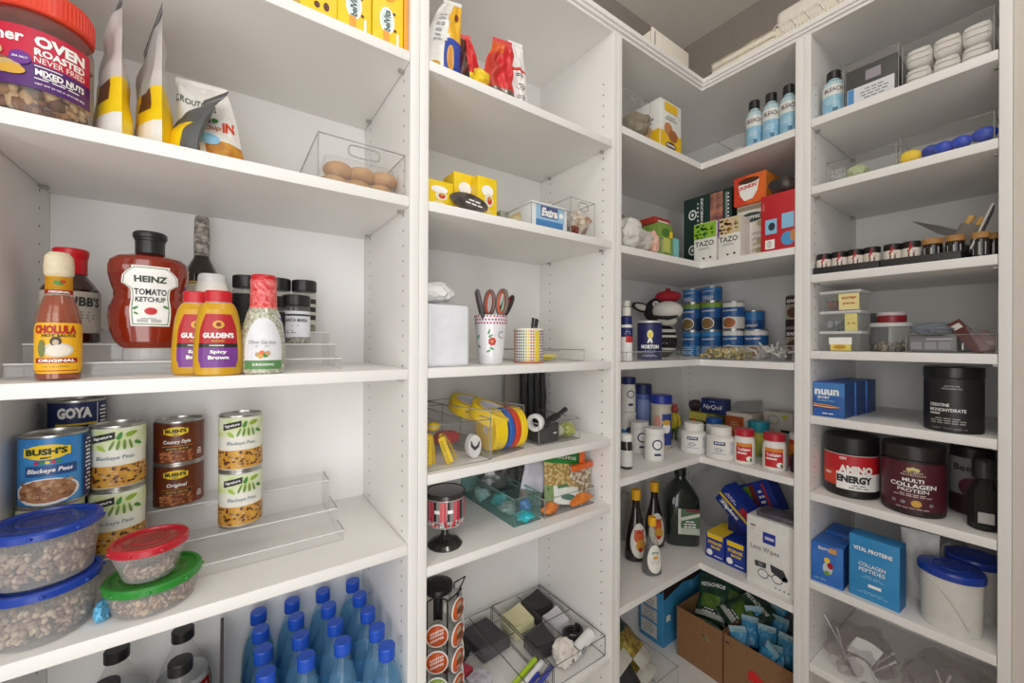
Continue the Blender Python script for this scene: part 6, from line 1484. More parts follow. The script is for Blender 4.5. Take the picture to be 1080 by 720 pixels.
def zp2(mb, f, w, h):
    patch(mb, YEL, -w*.5, w*.5, h*.42, h*.55, f); text(mb, 'Ziploc', INKW, -w*.1, h*.22, w=w*.6, h=h*.26, mapf=f, bold=.06, shear=.1); patch(mb, RED, w*.1, w*.4, h*.62, h*.9, f); lines(mb, INKW, -w*.2, h*.75, w*.4, h*.2, 2, f)
carton('zip_bag_box', 'long blue bag box with yellow stripe tilted across the small boxes', RP(-.765, .14, z+.150), 0, .15, .06, .085, ZB, zp2, tilt=(.12, .62, -.15))
def zp3(mb, f, w, h):
    patch(mb, mat('#7fae3a', .45, col2='#4f7a2a', scale=60), -w*.45, -w*.02, h*.08, h*.92, f); patch(mb, mat('#7a2f2a', .45), -w*.02, w*.10, h*.05, h*.95, f); patch(mb, mat('#b9372f', .45), w*.30, w*.36, h*.1, h*.9, f); lines(mb, INKW, w*.22, h*.5, w*.16, h*.5, 3, f)
carton('zip_bag_box', 'blue bag box with green salad picture leaning at the back', RP(-.688, .21, z+.165), 0, .16, .06, .11, ZB, zp3, tilt=(-.1, -.50, -.1))
carton('zip_bag_box', 'dark blue and red bag box lying behind the small boxes', RP(-.715, .14, z+.0945), 0, .11, .12, .050, mat('#1b2a66', .4), lambda mb, f, w, h: poly(mb, mat('#c2453a', .45), [(-w*.2, h*.9), (w*.48, h*.9), (w*.48, .002), (w*.2, .002)], f), group='blue zip bag boxes')
def lens(mb, f, w, h):
    patch(mb, mat('#2438a0', .4), -w*.14, w*.13, h*.66, h*.82, f); text(mb, 'ZEISS', INKW, 0, h*.74, w=w*.2, h=h*.04, mapf=f, bold=.04); text(mb, 'Lens Wipes', mat('#5a5a60', .5), -w*.10, h*.55, w=w*.62, h=h*.09, mapf=f)
    lines(mb, mat('#c9a0a0', .5), -w*.36, h*.82, w*.14, h*.03, 1, f); patch(mb, mat('#6a3f44', .5), -w*.42, -w*.30, h*.86, h*.88, f)
    for s in (-1, 1):
        disc(mb, INK, w*(.02+.15*s), h*.20, w*.115, h*.065, f, n=20); disc(mb, mat('#ecebe8', .5), w*(.02+.15*s), h*.20, w*.10, h*.053, f, n=20)
    patch(mb, INK, -w*.02, w*.06, h*.205, h*.215, f)
    poly(mb, mat('#3b3b40', .5), [(-w*.32, h*.36), (-w*.06, h*.37), (-w*.07, h*.29), (-w*.30, h*.28)], f); disc(mb, mat('#77777c', .5), -w*.19, h*.325, w*.06, h*.03, f); poly(mb, mat('#3b3b40', .5), [(w*.02, h*.38), (w*.30, h*.36), (w*.40, h*.24), (w*.30, h*.21), (w*.05, h*.28)], f); disc(mb, mat('#77777c', .5), w*.33, h*.24, w*.06, h*.035, f)
    for k in range(4): disc(mb, GREYINK, w*(.14+.09*k), h*.07, .003, .003, f, n=8)
carton('lens_wipes_box', 'white lens wipes box with blue square logo and glasses picture', RP(-.5835, .030, z), 0, .138, .10, .222, mat('#e9e7e2', .5), lens)
g = MB(); g.box(-.055, .055, 0, .08, 0, .016, mat('#4a4550', .4, col2='#6a6470', scale=30), .006); tag(g.build('glasses_case', None, RP(-.575, .045, z+.2235), .05), 'dark soft case lying on the lens wipes box', 'case')

# ---- bottom shelf: cardboard boxes and snack bags
z = Z['c6']
KRF = mat('#8f6a48', .75, col2='#876241', scale=90)
def openbox(label, x0, x1, d0, d1, h):
    t = thing('cardboard_box', label, 'box', RP((x0+x1)/2, d0, z), 0, 'open cardboard boxes'); w = x1-x0; d = d1-d0
    MB().box(-w/2, w/2, 0, .004, 0, h, KRF).build('front_panel', t); MB().box(-w/2, w/2, d-.004, d, 0, h, KRF).build('back_panel', t)
    MB().box(-w/2, -w/2+.004, .0042, d-.0042, 0, h, KRF).build('side_panel', t); MB().box(w/2-.004, w/2, .0042, d-.0042, 0, h, KRF).build('side_panel', t); MB().box(-w/2+.0042, w/2-.0042, .0042, d-.0042, 0, .004, KRF).build('bottom', t)
    return t
t1 = openbox('open cardboard box filled with dark green snack bags', -.945, -.762, .085, .40, .195)
t2 = openbox('open cardboard box filled with blue snack bags', -.756, -.515, .085, .40, .195)
g = MB(); f = (lambda x, zz2: (x, -.0005, zz2)); patch(g, mat('#d8282c', .45), -.035, .005, .085, .112, f); poly(g, mat('#d8282c', .45), [(-.035, .112), (-.02, .125), (.03, .10), (.005, .085)], f); g.build('print', t2)
g = MB(); patch(g, INK, -.115, -.100, .165, .172, f); g.build('mark', t2)
DG = mat('#1f3a2c', .35, col2='#2f5540', scale=25); DGL = mat('#6f8f3c', .4, col2='#3f6a2a', scale=40)
def dgm(u, v, fr): return mat('#d5d8cf', .4) if .12 < v < .18 else (DGL if .3 < v < .62 and .2 < u < .8 else DG)
def dga(mb, f, w, h): text(mb, 'PISTACHIOS', INKW, 0, h*.82, w=w*.8, h=.016, mapf=f, bold=.05, rot=.1); lines(mb, INKW, 0, h*.24, w*.5, .02, 2, f)
for k, (x, d, zz, tl, lb) in enumerate(((-.80, .19, .165, (-1.05, .25, -.5), 'dark green snack bag with white lettering lying on top of its box'), (-.875, .20, .12, (-.75, -.1, .2), 'dark green snack bag at the front left of its box'), (-.86, .28, .13, (-.7, .1, .1), 'dark green snack bag at the back of its box'))):
    pouch('snack_bag', lb, RP(x, d, z+zz), 0, .14 if k == 0 else .12, .17, .045, dgm, 'bag', 'dark green snack bags', seed=150+k, wob=.006, art=dga, tilt=tl, flat=1)
crumple('snack_bag', 'small dark green bag with beige patch at the front of its box', RP(-.83, .115, z+.11), 0, .16, .06, .07, mat('#2a4a3a', .35, col2='#8a8a6a', scale=25), 'bag', 155, .2)
BLB = mat('#4a9cc8', .35, col2='#2f7fae', scale=20)
rn = random.Random(9)
for k in range(16):
    x, d = -.733+.054*(k % 4)+.012*rn.random(), .108+.062*(k//4)
    pouch('snack_bag', 'small blue snack bag, %s in the %s row of the blue box' % (('far left', 'left middle', 'right middle', 'far right')[k % 4], ('front', 'second', 'third', 'back')[k//4]), RP(x+.03, d, z+.128+.014*(k//4)), 0, .056, .088, .032, lambda u, v, f: BLB if v < .88 else mat('#8fb4c4', .4), 'bag', 'small blue snack bags', seed=160+k, wob=.006, tilt=(-.55+.3*rn.random(), -.35+.7*rn.random(), -.6+1.2*rn.random()))
crumple('snack_bag', 'grey bag at the back of the blue box', RP(-.60, .33, z+.12), 0, .14, .09, .12, mat('#5a6266', .4, col2='#3a4246', scale=20), 'bag', 170, .2)
LBX = mat('#3f8fc0', .45)
def lbx(mb, f, w, h):
    patch(mb, mat('#d9d4cc', .5), -w*.40, w*.2, h*.10, h*.35, f); patch(mb, mat('#c9c4bc', .5), -w*.40, w*.2, h*.42, h*.62, f); lines(mb, GREYINK, -w*.1, h*.5, w*.4, h*.6, 8, f)
def lbs(mb, f, d, h):
    poly(mb, mat('#3a2a22', .5), [(d*.02, h*.98), (d*.98, h*.98), (d*.98, h*.72), (d*.6, h*.62), (d*.3, h*.70), (d*.02, h*.55)], f)
t = thing('snack_box', 'tall light blue box with dark picture behind the cardboard boxes', 'box', Vector((-1.108, 1.475, z)), .0)
MB().box(0, .115, 0, .33, 0, .262, LBX, .002).build('carton', t)
g = MB(); f = (lambda x, zz2: (x, -.0006, zz2)); patch(g, mat('#c9c8c4', .5), .008, .085, .02, .075, f); patch(g, mat('#bdbcb8', .5), .008, .085, .085, .135, f); patch(g, mat('#d2cfc8', .5), .008, .085, .145, .200, f); lines(g, GREYINK, .045, .11, .06, .16, 12, f); poly(g, mat('#3a2a22', .5), [(.0, .261), (.114, .261), (.114, .225), (.06, .205), (0, .22)], f); g.build('print', t)
g = MB(); f = (lambda y, zz2: (.1156, y, zz2)); poly(g, mat('#2e2420', .5), [(.0, .261), (.329, .261), (.329, .235), (.22, .215), (.14, .228), (.0, .195)], f); patch(g, INKW, .02, .05, .10, .125, f); disc(g, mat('#5ab0d8', .5), .2, .2, .015, .02, f); lines(g, mat('#2a6a94', .5), .1, .1, .12, .1, 6, f); g.build('side_print', t)
open_bin('storage_bin', 'clear bin of flat snack packets on the bottom corner shelf', LP(1.155, .02, z), LF, .30, .30, .12, group='clear bins', handle=0)
def fm(u, v, fr): return DG if v > .7 else (mat('#c9b25a', .45, col2='#7a6a2c', scale=60) if .25 < v else mat('#d9d6cc', .45))
for k, (y, d, zz, tl, lb) in enumerate(((1.225, .085, .125, (-1.0, .2, LF+.35), 'green and gold snack packet on top of the flat pile'), (1.14, .10, .150, (-1.05, -.1, LF+.2), 'green snack packet at the left of the flat pile'), (1.225, .07, .08, (-1.2, .05, LF+.25), 'white and green packet under the top packet'), (1.09, .03, .07, (-.9, 0, LF-.1), 'dark packet at the bottom of the flat pile'))):
    pouch('snack_packet', lb, LP(y, d, z+zz), 0, .13, .17, .03, fm if k < 3 else (lambda u, v, f: mat('#3a3a3c', .4)), 'packet', 'flat snack packets', seed=180+k, wob=.006, tilt=tl, flat=1)
# ================================================================== right bay
z = Z['r1']
bottle_wash('pale blue bottle with black cap in the top right bay', RP(-.424, .052, z), .0262, .137)
carton('supply_box', 'black box with white printed panel on the top right shelf', RP(-.335, .03, z), 0, .108, .20, .108, mat('#2d2b2c', .45), lambda mb, f, w, h: (patch(mb, mat('#e4e5ea', .45), -w*.47, w*.45, h*.06, h*.50, f), patch(mb, SKY, -w*.46, -w*.33, h*.07, h*.49, f), lines(mb, GREYINK, w*.08, h*.28, w*.6, h*.3, 4, f), patch(mb, mat('#9a949c', .4), -w*.1, w*.2, h*.6, h*.85, f)))
open_bin('storage_bin', 'clear lidded bin around the black box', RP(-.335, .022, z), 0, .116, .22, .125, group='clear bins', handle=0)
pillb('dark_bottle', 'dark bottle half hidden behind the pale blue bottle', RP(-.39, .12, z), .018, .12, mat('#8fa4aa', .3), BLACKP, None, neck=.8, lidh=.2)
open_bin('storage_bin', 'clear bin stacked with folded white towels', RP(-.194, .030, z), 0, .155, .25, .118, group='clear bins', handle=0)
TW = mat('#e2dfd8', .9, bump=.5, scale=250)
for k, (x, zz, r) in enumerate(((-.244, .002, .023), (-.194, .002, .023), (-.145, .002, .023), (-.243, .050, .024), (-.193, .050, .024), (-.144, .050, .024))):
    t = thing('folded_towel', 'folded white towel, %s of the %s row in the clear bin' % (('left', 'middle', 'right')[k % 3], ('lower', 'upper')[k//3]), 'towel', RP(x, .036, z+.003+zz), 0, 'folded towels')
    g = MB(); g.box(-r, r, 0, .19, 0, r*1.96, TW, .014); g.build('towel', t)
    for q_ in (.34, .67): MB().tube([(-r*.96, -.0003, r*1.96*q_), (-r*.3, -.0012, r*1.96*q_+.001), (r*.4, -.0008, r*1.96*q_-.001), (r*.96, -.0003, r*1.96*q_)], .0011, mat('#c2beb5', .9), 5).build('fold_edge', t)
z = Z['r2']
open_bin('storage_bin', 'low clear bin, left of two on the second right shelf', RP(-.356, .022, z), 0, .150, .26, .062, group='clear bins', handle=0)
crumple('medicine_packet', 'pale green packet in the low left bin', RP(-.37, .06, z+.004), 0, .05, .06, .04, mat('#b9c79a', .4), 'packet', 201, .2)
crumple('medicine_packet', 'clear packet at the left end of the low left bin', RP(-.41, .05, z+.004), 0, .04, .06, .045, clear('#dcdcda', .3), 'packet', 202, .3)
open_bin('storage_bin', 'low clear bin of coloured caps, right of two on the second right shelf', RP(-.194, .022, z), 0, .158, .26, .070, group='clear bins', handle=0)
for k, (x, d, zz, m_, lb) in enumerate(((-.258, .040, .004, YEL, 'yellow round lid in the low bin'), (-.222, .06, .014, BLUE, 'blue ball beside the yellow lid'), (-.198, .035, .006, mat('#2a4cc0', .35), 'blue ball at the front middle of the low bin'), (-.167, .035, .008, mat('#2a4cc0', .35), 'blue ball right of the middle in the low bin'), (-.132, .045, .012, mat('#2446b5', .35), 'large blue ball at the right end of the low bin'), (-.23, .11, .016, DKGREY, 'dark grey ball at the back left of the low bin'), (-.205, .12, .028, DKGREY, 'dark grey ball at the back middle of the low bin'), (-.18, .12, .03, mat('#4a4a48', .4), 'grey ball at the back right of the low bin'))):
    r = .0165 if k not in (4, 0) else .019
    g = MB(); g.ball((0, 0, r), r, m_, 1.15, .8 if k else .5, .9, 3); t = tag(g.build('ball', None, RP(x, d, z+zz)), lb, 'ball', 'coloured balls in the low bin')
z = Z['r3']
BLK = mat('#2b2929', .45)
def jartray(x0, x1, lb):
    t = thing('jar_tray', lb, 'tray', RP((x0+x1)/2, .016, z), 0, 'black jar trays'); w = x1-x0
    MB().box(-w/2, w/2, 0, .10, 0, .003, BLK).build('base', t); MB().box(-w/2, w/2, 0, .003, .003, .021, BLK, .001).build('front_wall', t); MB().box(-w/2, w/2, .097, .10, .003, .021, BLK).build('back_wall', t); MB().box(-w/2, -w/2+.003, .003, .097, .003, .021, BLK).build('side_wall', t); MB().box(w/2-.003, w/2, .003, .097, .003, .021, BLK).build('side_wall', t)
jartray(-.462, -.313, 'black tray under the four left spice jars'); jartray(-.311, -.165, 'black tray under the right spice jars')
def sjar(label, x, wood=False, r=.0178, h=.058, d=.040, zb=.0035):
    p = RP(x, d, z+zb); t = thing('spice_jar', label, 'jar', p, toward(p), 'small spice jars in the black trays')
    MB().lathe([(r*.95, 0), (r, .002), (r, h*.70), (r*.9, h*.75)], mat('#201d1d', .15, coat=.5) if wood else mat('#5a3c30', .3), 24).build('glass', t)
    MB().lathe([(r*.98, h*.75), (r*1.03, h*.76), (r*1.03, h*.98), (r*.98, h), (0, h)], mat('#b98a52', .6, col2='#a87a44', scale=60) if wood else BLACKP, 26).build('lid', t)
    q = MB(); f = cylmap(r+.0004)
    if wood:
        for k in range(3): patch(q, mat('#b9b7b4', .3), r*(-.9+.7*k), r*(-.75+.7*k), h*.1, h*.6, f, n=2)
    else:
        patch(q, mat('#e4ddd2', .45), -r*1.6, r*1.6, h*.02, h*.70, f, n=12); poly(q, REDD, [(-r*.45, h*.55), (-r*.1, h*.95), (r*.1, h*.95), (r*.45, h*.55), (r*.25, h*.5), (0, h*.68), (-r*.25, h*.5)], f); patch(q, mat('#7a5a4a', .5), -r*.35, -r*.15, h*.1, h*.5, f, n=2); patch(q, mat('#7a5a4a', .5), r*.15, r*.35, h*.1, h*.5, f, n=2)
    q.build('label', t)
for k, x in enumerate((-.442, -.405, -.369, -.333, -.291, -.255)): sjar('small spice jar with red house label, number %s from the left in the black trays' % ('one', 'two', 'three', 'four', 'five', 'six')[k], x)
for k, (x, rr) in enumerate(((-.2165, .0185), (-.178, .0165))): sjar(('dark spice jar with wooden lid, left of two', 'dark spice jar with wooden lid, right of two')[k], x, True, rr, .058)
for k, (x, d) in enumerate(((-.137, .035), (-.119, .07))): sjar(('tall dark jar with wooden lid at the right panel, front', 'tall dark jar with wooden lid at the right panel, back')[k], x, True, .0125 if k else .0145, .060, d, 0)
t = thing('lidded_tray', 'flat grey clear lid leaning on the back wall behind the spice jars', 'tray', RP(-.315, .20, z+.02), 0); t.rotation_euler = (.35, -.10, .1)
MB().box(-.11, .11, 0, .16, 0, .006, clear('#c9cbc9', .35, 1, .1, '#8f918e'), .002).build('lid', t); MB().box(-.11, .11, -.002, .0, 0, .012, EDGED).build('lip', t)
t = thing('knife', 'dark kitchen knife blade pointing up to the left', 'knife', RP(-.195, .12, z+.085), 0); t.rotation_euler = (0, .45, .1)
g = MB(); g.prism([(-.085, .010), (-.02, -.008), (.03, -.008), (.03, .008), (-.03, .012)], mat('#4a4645', .3, .6), 'y', -.0012, .0012); g.build('blade', t)
g = MB(); g.box(.03, .10, -.008, .008, -.011, .011, BLACKP, .005); g.build('handle', t)
t = thing('knife_block', 'slanted grey block with two wooden-handled tools', 'knife block', RP(-.178, .062, z+.045), 0); t.rotation_euler = (0, .42, 0)
MB().box(-.014, .024, 0, .03, 0, .05, mat('#6d675f', .45), .003).build('block', t)
for k, x in enumerate((-.005, .014)): MB().tube([(x, .015, .0505), (x, .015, .070)], .007, mat('#c9a25a', .55), 10).build('handle', t)
t = thing('booklet', 'grey leaflet with black back leaning in the right corner', 'booklet', RP(-.150, .022, z+.022), 0); t.rotation_euler = (0, .33, .12)
MB().box(-.003, .001, 0, .07, 0, .105, mat('#b5b0aa', .5)).build('front_sheet', t); MB().box(.0012, .0045, 0, .07, 0, .100, BLACKM).build('back_sheet', t)
pillb('dark_bottle', 'black bottle lying behind the slanted block', RP(-.155, .115, z), .018, .045, BLACKM, BLACKP, None, neck=.8, lidh=.3)
z = Z['r4']
STB = clear('#f2f3f2', .10, .9, .08)
for k in range(3):
    t = thing('food_container', 'square clear container with white rim, %s of the stack of three' % ('bottom', 'middle', 'top')[k], 'container', RP(-.402, .03, z+.0585*k), 0, 'stack of square clear containers')
    g = MB(); a = .043; b2 = .048; hh = .050
    v = [(-a, .004, 0), (a, .004, 0), (a, .09, 0), (-a, .09, 0), (-b2, 0, hh), (b2, 0, hh), (b2, .094, hh), (-b2, .094, hh)]
    g.add(v, [(3, 2, 1, 0), (0, 1, 5, 4), (1, 2, 6, 5), (2, 3, 7, 6), (3, 0, 4, 7)], STB); g.build('tub', t)
    MB().box(-b2-.001, b2+.001, -.001, .095, hh, hh+.008, clear('#eef0ee', .6, .6, .15), .003).build('lid', t)
    g = MB(); f = (lambda x, zz2: (x, -.0008+.004*(1-zz2/hh), zz2))
    if k == 0: patch(g, mat('#e9d46a', .5), -.022, .026, .002, .022, f); patch(g, INKW, -.025, .028, .020, .040, f); disc(g, mat('#c9962a', .5), 0, .012, .015, .006, f)
    if k == 1: patch(g, mat('#e4d98a', .5), .012, .040, .0, .049, f); text(g, '8 oz', REDD, .027, .022, w=.018, mapf=f, rot=.1)
    if k == 2: patch(g, mat('#efe2a0', .5), -.002, .044, .002, .048, f); text(g, 'sugar', mat('#c03a2a', .5), .022, .034, w=.034, h=.010, mapf=f, bold=.03); text(g, 'pack', mat('#c03a2a', .5), .022, .020, w=.028, h=.008, mapf=f, bold=.03)
    if g.f: g.build('label', t)
    if k != 0:
        b = MB(); blobs(b, [mat('#6d3320', .5), mat('#8a4a30', .5)] if k == 2 else [mat('#9aa0a6', .5), mat('#5d6268', .5)], 20, lambda r: (-.034+.035*r.random(), .02+.05*r.random(), .008+.018*r.random()), .009, 20+k); stuff(b.build('contents', t))
p = RP(-.307, .10, z); t = thing('food_container', 'round clear jar of dried herbs with white lid', 'container', p, toward(p))
MB().lathe([(.036, 0), (.040, .003), (.043, .066), (.043, .070)], STB, 32).build('jar', t); MB().lathe([(.044, .069), (.0455, .070), (.0455, .078), (.043, .080), (0, .080)], clear('#eceeea', .6, .6, .15), 34).build('lid', t)
b = MB(); blobs(b, [mat('#8a7a5a', .6), mat('#5d5a3a', .6), mat('#a99a78', .6), mat('#6a4a38', .6)], 120, lambda r: (lambda a, q: (q*math.cos(a), q*math.sin(a), .004+.022*r.random()))(r.random()*6.28, .034*r.random()**.5), .006, 31, .3); stuff(b.build('herbs', t))
t = thing('candle_tin', 'small flat dark red lidded tin on the round clear jar', 'tin', RP(-.305, .10, z+.0805), 0); MB().lathe([(.030, 0), (.031, .002), (.031, .018), (.029, .019)], mat('#8a1f28', .35), 30).build('tin', t); MB().lathe([(.031, .019), (.032, .020), (.032, .027), (.030, .029), (0, .029)], mat('#c9bcbc', .35), 30).build('lid', t)
carton('grey_board_box', 'dark slim board standing between containers and jar', RP(-.345, .12, z), 0, .02, .10, .11, mat('#4a4c50', .5), None)
open_bin('storage_tray', 'clear tray with grey organiser box on the fourth right shelf', RP(-.186, .022, z), 0, .150, .26, .046, group='clear bins', handle=0)
t = thing('organiser_box', 'grey compartment box inside the clear tray', 'box', RP(-.215, .030, z+.003), 0)
MB().box(-.042, .042, 0, .08, 0, .040, mat('#7a787a', .45), .003).build('body', t)
for k in range(3): MB().box(-.038+.025*k, -.018+.025*k, -.0012, 0, .006, .024, mat('#95939a', .45)).build('compartment', t)
MB().box(-.01, .035, -.003, .0, .030, .033, mat('#c9c8c8', .4)).build('latch', t)
crumple('cable_bag', 'clear bag of grey and blue cables on top of the organiser box', RP(-.212, .05, z+.0435), 0, .085, .08, .034, clear('#c9ced6', .4, 1, .12, '#a9b2bd'), 'bag', 211, .25)
t = thing('lamp_gadget', 'black handheld gadget with white ring in the tray', 'gadget', RP(-.155, .035, z+.003), 0); MB().box(-.016, .016, 0, .03, 0, .038, DKGREY, .006).build('body', t); MB().tube([(-.009, -.001, .006), (-.009, -.001, .020), (0, -.001, .026), (.009, -.001, .020), (.009, -.001, .006)], .0016, PW, 6).build('loop', t)
tag(MB().ball((0, 0, .012), .012, mat('#2f3a6a', .4), 1.2, 1, 1, 2).build('navy_cap', None, RP(-.166, .06, z+.042)), 'small navy cap on the gadget in the tray', 'cap')
t = thing('plastic_card', 'slanted dark red and clear plastic card leaning in the tray', 'card', RP(-.130, .028, z+.004), 0); t.rotation_euler = (0, -.62, 0)
MB().box(-.014, .014, 0, .003, 0, .088, clear('#b58a86', .4, 1, .08, '#8a5652'), .001).build('card', t); MB().box(-.008, .008, -.001, 0, .068, .080, mat('#cfc9c4', .4)).build('slot', t)
crumple('plastic_bag', 'pinkish clear bag in the right end of the tray', RP(-.130, .06, z+.004), 0, .05, .06, .05, clear('#d9c4c2', .3, 1, .1, '#c9aeac'), 'bag', 214, .3)
z = Z['r5']
NU = mat('#2f62b0', .4)
def nu(mb, f, w, h):
    patch(mb, mat('#4a86cc', .4), -w*.5, w*.5, h*.60, h*.98, f); text(mb, 'nuun', INKW, -w*.06, h*.72, w=w*.78, h=h*.17, mapf=f, bold=.04); text(mb, 'SPORT', INKW, -w*.16, h*.56, w=w*.4, h=h*.07, mapf=f, bold=.04); text(mb, 'HYDRATION', LBLUE, -w*.10, h*.47, w=w*.55, h=h*.05, mapf=f, bold=.03)
    for k, c_ in enumerate(('#d8a23a', '#c2562a', '#f0e0b0', '#8a2f2a')): poly(mb, mat(c_, .4), [(-w*.5, h*(.38-.03*k)), (0, h*(.36-.03*k)), (w*.3, h*(.32-.01*k)), (w*.42, h*.31), (w*.3, h*(.30-.01*k)), (0, h*(.335-.03*k)), (-w*.5, h*(.355-.03*k))], f)
    lines(mb, INKW, 0, h*.10, w*.6, h*.06, 1, f)
for k in range(3): carton('hydration_box', 'blue hydration tablet box, %s in the row of three' % ('first', 'second', 'third')[k], RP(-.4235+.004*k, .018+.088*k, z), 0, .074, .086, .100, NU, nu, group='blue hydration boxes', side=mat('#274f8e', .45))
p = RP(-.183, .062, z); t = thing('creatine_jar', 'large matte black supplement jar with white lettering', 'jar', p, toward(p)-.12)
BJ = mat('#201e1f', .4); R_ = .0515
MB().lathe([(.048, 0), (R_, .003), (R_, .128), (.050, .131)], BJ, 40).build('jar', t); MB().lathe([(R_, .131), (.0525, .1325), (.0525, .156), (.051, .158), (0, .158)], mat('#161515', .3), 44).build('lid', t)
q = MB(); f = cylmap(R_+.0005); text(q, 'SPORTS', mat('#b9b6b2', .5), .004, .112, w=.026, h=.0035, mapf=f, bold=.02); text(q, 'RESEARCH', mat('#b9b6b2', .5), .004, .106, w=.034, h=.0035, mapf=f, bold=.02); text(q, 'CREATINE', INKW, -.018, .066, w=.036, h=.0075, mapf=f, bold=.02); text(q, 'MONOHYDRATE', INKW, -.004, .054, w=.064, h=.0080, mapf=f, bold=.02); patch(q, mat('#cfc9c2', .5), -.036, -.016, .043, .047, f); lines(q, mat('#a9a6a2', .5), -.002, .028, .07, .016, 3, f); text(q, 'NET WT 500 G', mat('#a9a6a2', .5), .0, .010, w=.06, h=.003, mapf=f); q.build('print', t)
z = Z['r6']
def bigjar(name, label, x, d, r, h, lidh, lab, art, lidm, body):
    p = RP(x, d, z); t = thing(name, label, 'jar', p, toward(p))
    MB().lathe([(r*.94, 0), (r, .005), (r, h-lidh-.008), (r*.94, h-lidh-.001)], body, 44).build('jar', t)
    g = MB(); g.lathe([(r*.97, h-lidh), (r*.99, h-lidh+.001), (r*.99, h-.003), (r*.96, h), (0, h)], lidm, 48); g.build('lid', t)
    q = MB(); f = cylmap(r+.0006); art(q, f, r, h); lo = q.build('label', t); return t
def amino(mb, f, r, h):
    patch(mb, RED, -r*1.5, r*1.5, h*.42, h*.70, f, n=24); patch(mb, INKW, -r*.55, r*1.5, h*.14, h*.42, f, n=20); patch(mb, mat('#d8432c', .45), -r*1.5, -r*.55, h*.18, h*.42, f, n=10); patch(mb, mat('#c8c4bf', .45), -r*1.5, r*1.5, h*.700, h*.712, f, n=20)
    text(mb, 'AMINO', INKW, r*.18, h*.475, w=r*1.25, h=h*.13, mapf=f, bold=.06); text(mb, 'ENERGY', INK, r*.12, h*.315, w=r*1.3, h=h*.12, mapf=f, bold=.06); text(mb, 'ON', INKW, -r*.3, h*.65, w=r*.25, mapf=f, bold=.04); text(mb, 'NEW', INKW, -r*.95, h*.36, w=r*.35, mapf=f, bold=.04); lines(mb, GREYINK, r*.3, h*.20, r*.8, h*.08, 2, f)
bigjar('amino_jar', 'squat supplement jar with black lid and red and white label', -.392, .098, .0625, .172, .048, None, amino, BLACKP, mat('#241f1f', .3))
def coll(mb, f, r, h):
    patch(mb, mat('#54202a', .42), -r*2.0, r*2.0, h*.09, h*.76, f, n=30)
    for k in range(3): disc(mb, mat('#d9c98a', .5), r*(-.12+.12*k), h*(.665+.012*(k == 1)), r*.09, h*.028, f, n=10)
    text(mb, 'ANCIENT', mat('#d9cdb0', .5), 0, h*.625, w=r*.62, h=h*.022, mapf=f, bold=.02); text(mb, 'NUTRITION', mat('#d9cdb0', .5), 0, h*.59, w=r*.75, h=h*.022, mapf=f, bold=.02)
    text(mb, 'MULTI', INKW, 0, h*.515, w=r*.65, h=h*.05, mapf=f, bold=.03); text(mb, 'COLLAGEN', INKW, 0, h*.44, w=r*1.45, h=h*.062, mapf=f, bold=.03); text(mb, 'PROTEIN', INKW, 0, h*.37, w=r*.95, h=h*.05, mapf=f, bold=.01)
    lines(mb, mat('#d9cdc8', .5), 0, h*.30, r*1.3, h*.05, 2, f)
    for k, x in enumerate((-.6, -.3, .1, .55)): disc(mb, (GREYINK, GREYINK, GOLD, GREYINK)[k], r*x, h*.19, r*(.08, .08, .16, .07)[k], h*(.025, .025, .05, .022)[k], f, n=14)
    lines(mb, mat('#d9cdc8', .5), 0, h*.115, r*1.6, h*.02, 1, f)
bigjar('collagen_jar', 'large maroon collagen jar with black lid', -.257, .078, .0615, .178, .036, None, coll, mat('#2a2221', .35), mat('#2a1a1c', .35))
def beet(mb, f, r, h):
    patch(mb, mat('#8d8a88', .45), -r*1.6, r*1.6, h*.30, h*.85, f, n=16); text(mb, 'Beets', mat('#3a2f32', .5), -r*.2, h*.70, w=r*1.3, h=h*.10, mapf=f, bold=.03); disc(mb, mat('#5a2632', .5), 0, h*.42, r*.6, h*.14, f); patch(mb, mat('#3a1f24', .5), -r*1.6, r*1.6, h*.03, h*.28, f, n=16)
bigjar('beet_jar', 'grey and maroon jar half hidden behind the collagen jar', -.165, .185, .040, .172, .03, None, beet, mat('#2a2526', .35), mat('#4a2a30', .35))
t = thing('decanter', 'dark faceted glass bottle with black cap at the right panel', 'bottle', RP(-.134, .065, z), .3)
MB().lathe([(.022, 0), (.026, .004), (.026, .085), (.020, .100), (.013, .108), (.013, .122)], clear('#8f8d88', .35, 1, .05, '#4a4744'), 8, smooth=False).build('glass', t); MB().lathe([(.016, .120), (.019, .123), (.019, .160), (.016, .165), (0, .166)], mat('#2a2827', .4), 16).build('cap', t); MB().box(-.014, .012, -.0275, -.026, .02, .045, mat('#a9a7a4', .4)).build('label', t)
z = Z['r7']
def vp0(mb, f, w, h):
    text(mb, 'Berry', mat('#d8d2e0', .5), -w*.08, h*.88, w=w*.4, mapf=f, bold=.04, rot=.05); disc(mb, YEL, w*.0, h*.62, w*.1, h*.07, f, n=9); disc(mb, mat('#c9d0d0', .5), w*.02, h*.42, w*.16, h*.16, f, n=9); disc(mb, REDD, w*.10, h*.50, w*.10, h*.08, f, n=9); disc(mb, mat('#6aa03a', .5), w*.0, h*.30, w*.10, h*.06, f, n=9); lines(mb, LBLUE, -w*.2, h*.12, w*.5, h*.06, 2, f)
    patch(mb, mat('#d89a4a', .5), w*.08, w*.3, h*.82, h*.95, f)
for k in (0, 1): carton('drink_mix_box', ('small blue drink mix box with fruit picture, front', 'small dark blue drink mix box behind the front one')[k], RP(-.424+.004*k, .012+.096*k, z), .05, .074, .09, .116+.006*k, mat('#2a66bd', .4, col2='#3f7fd0', scale=12), vp0, group='small blue drink mix boxes', side=mat('#1d4a96', .45))
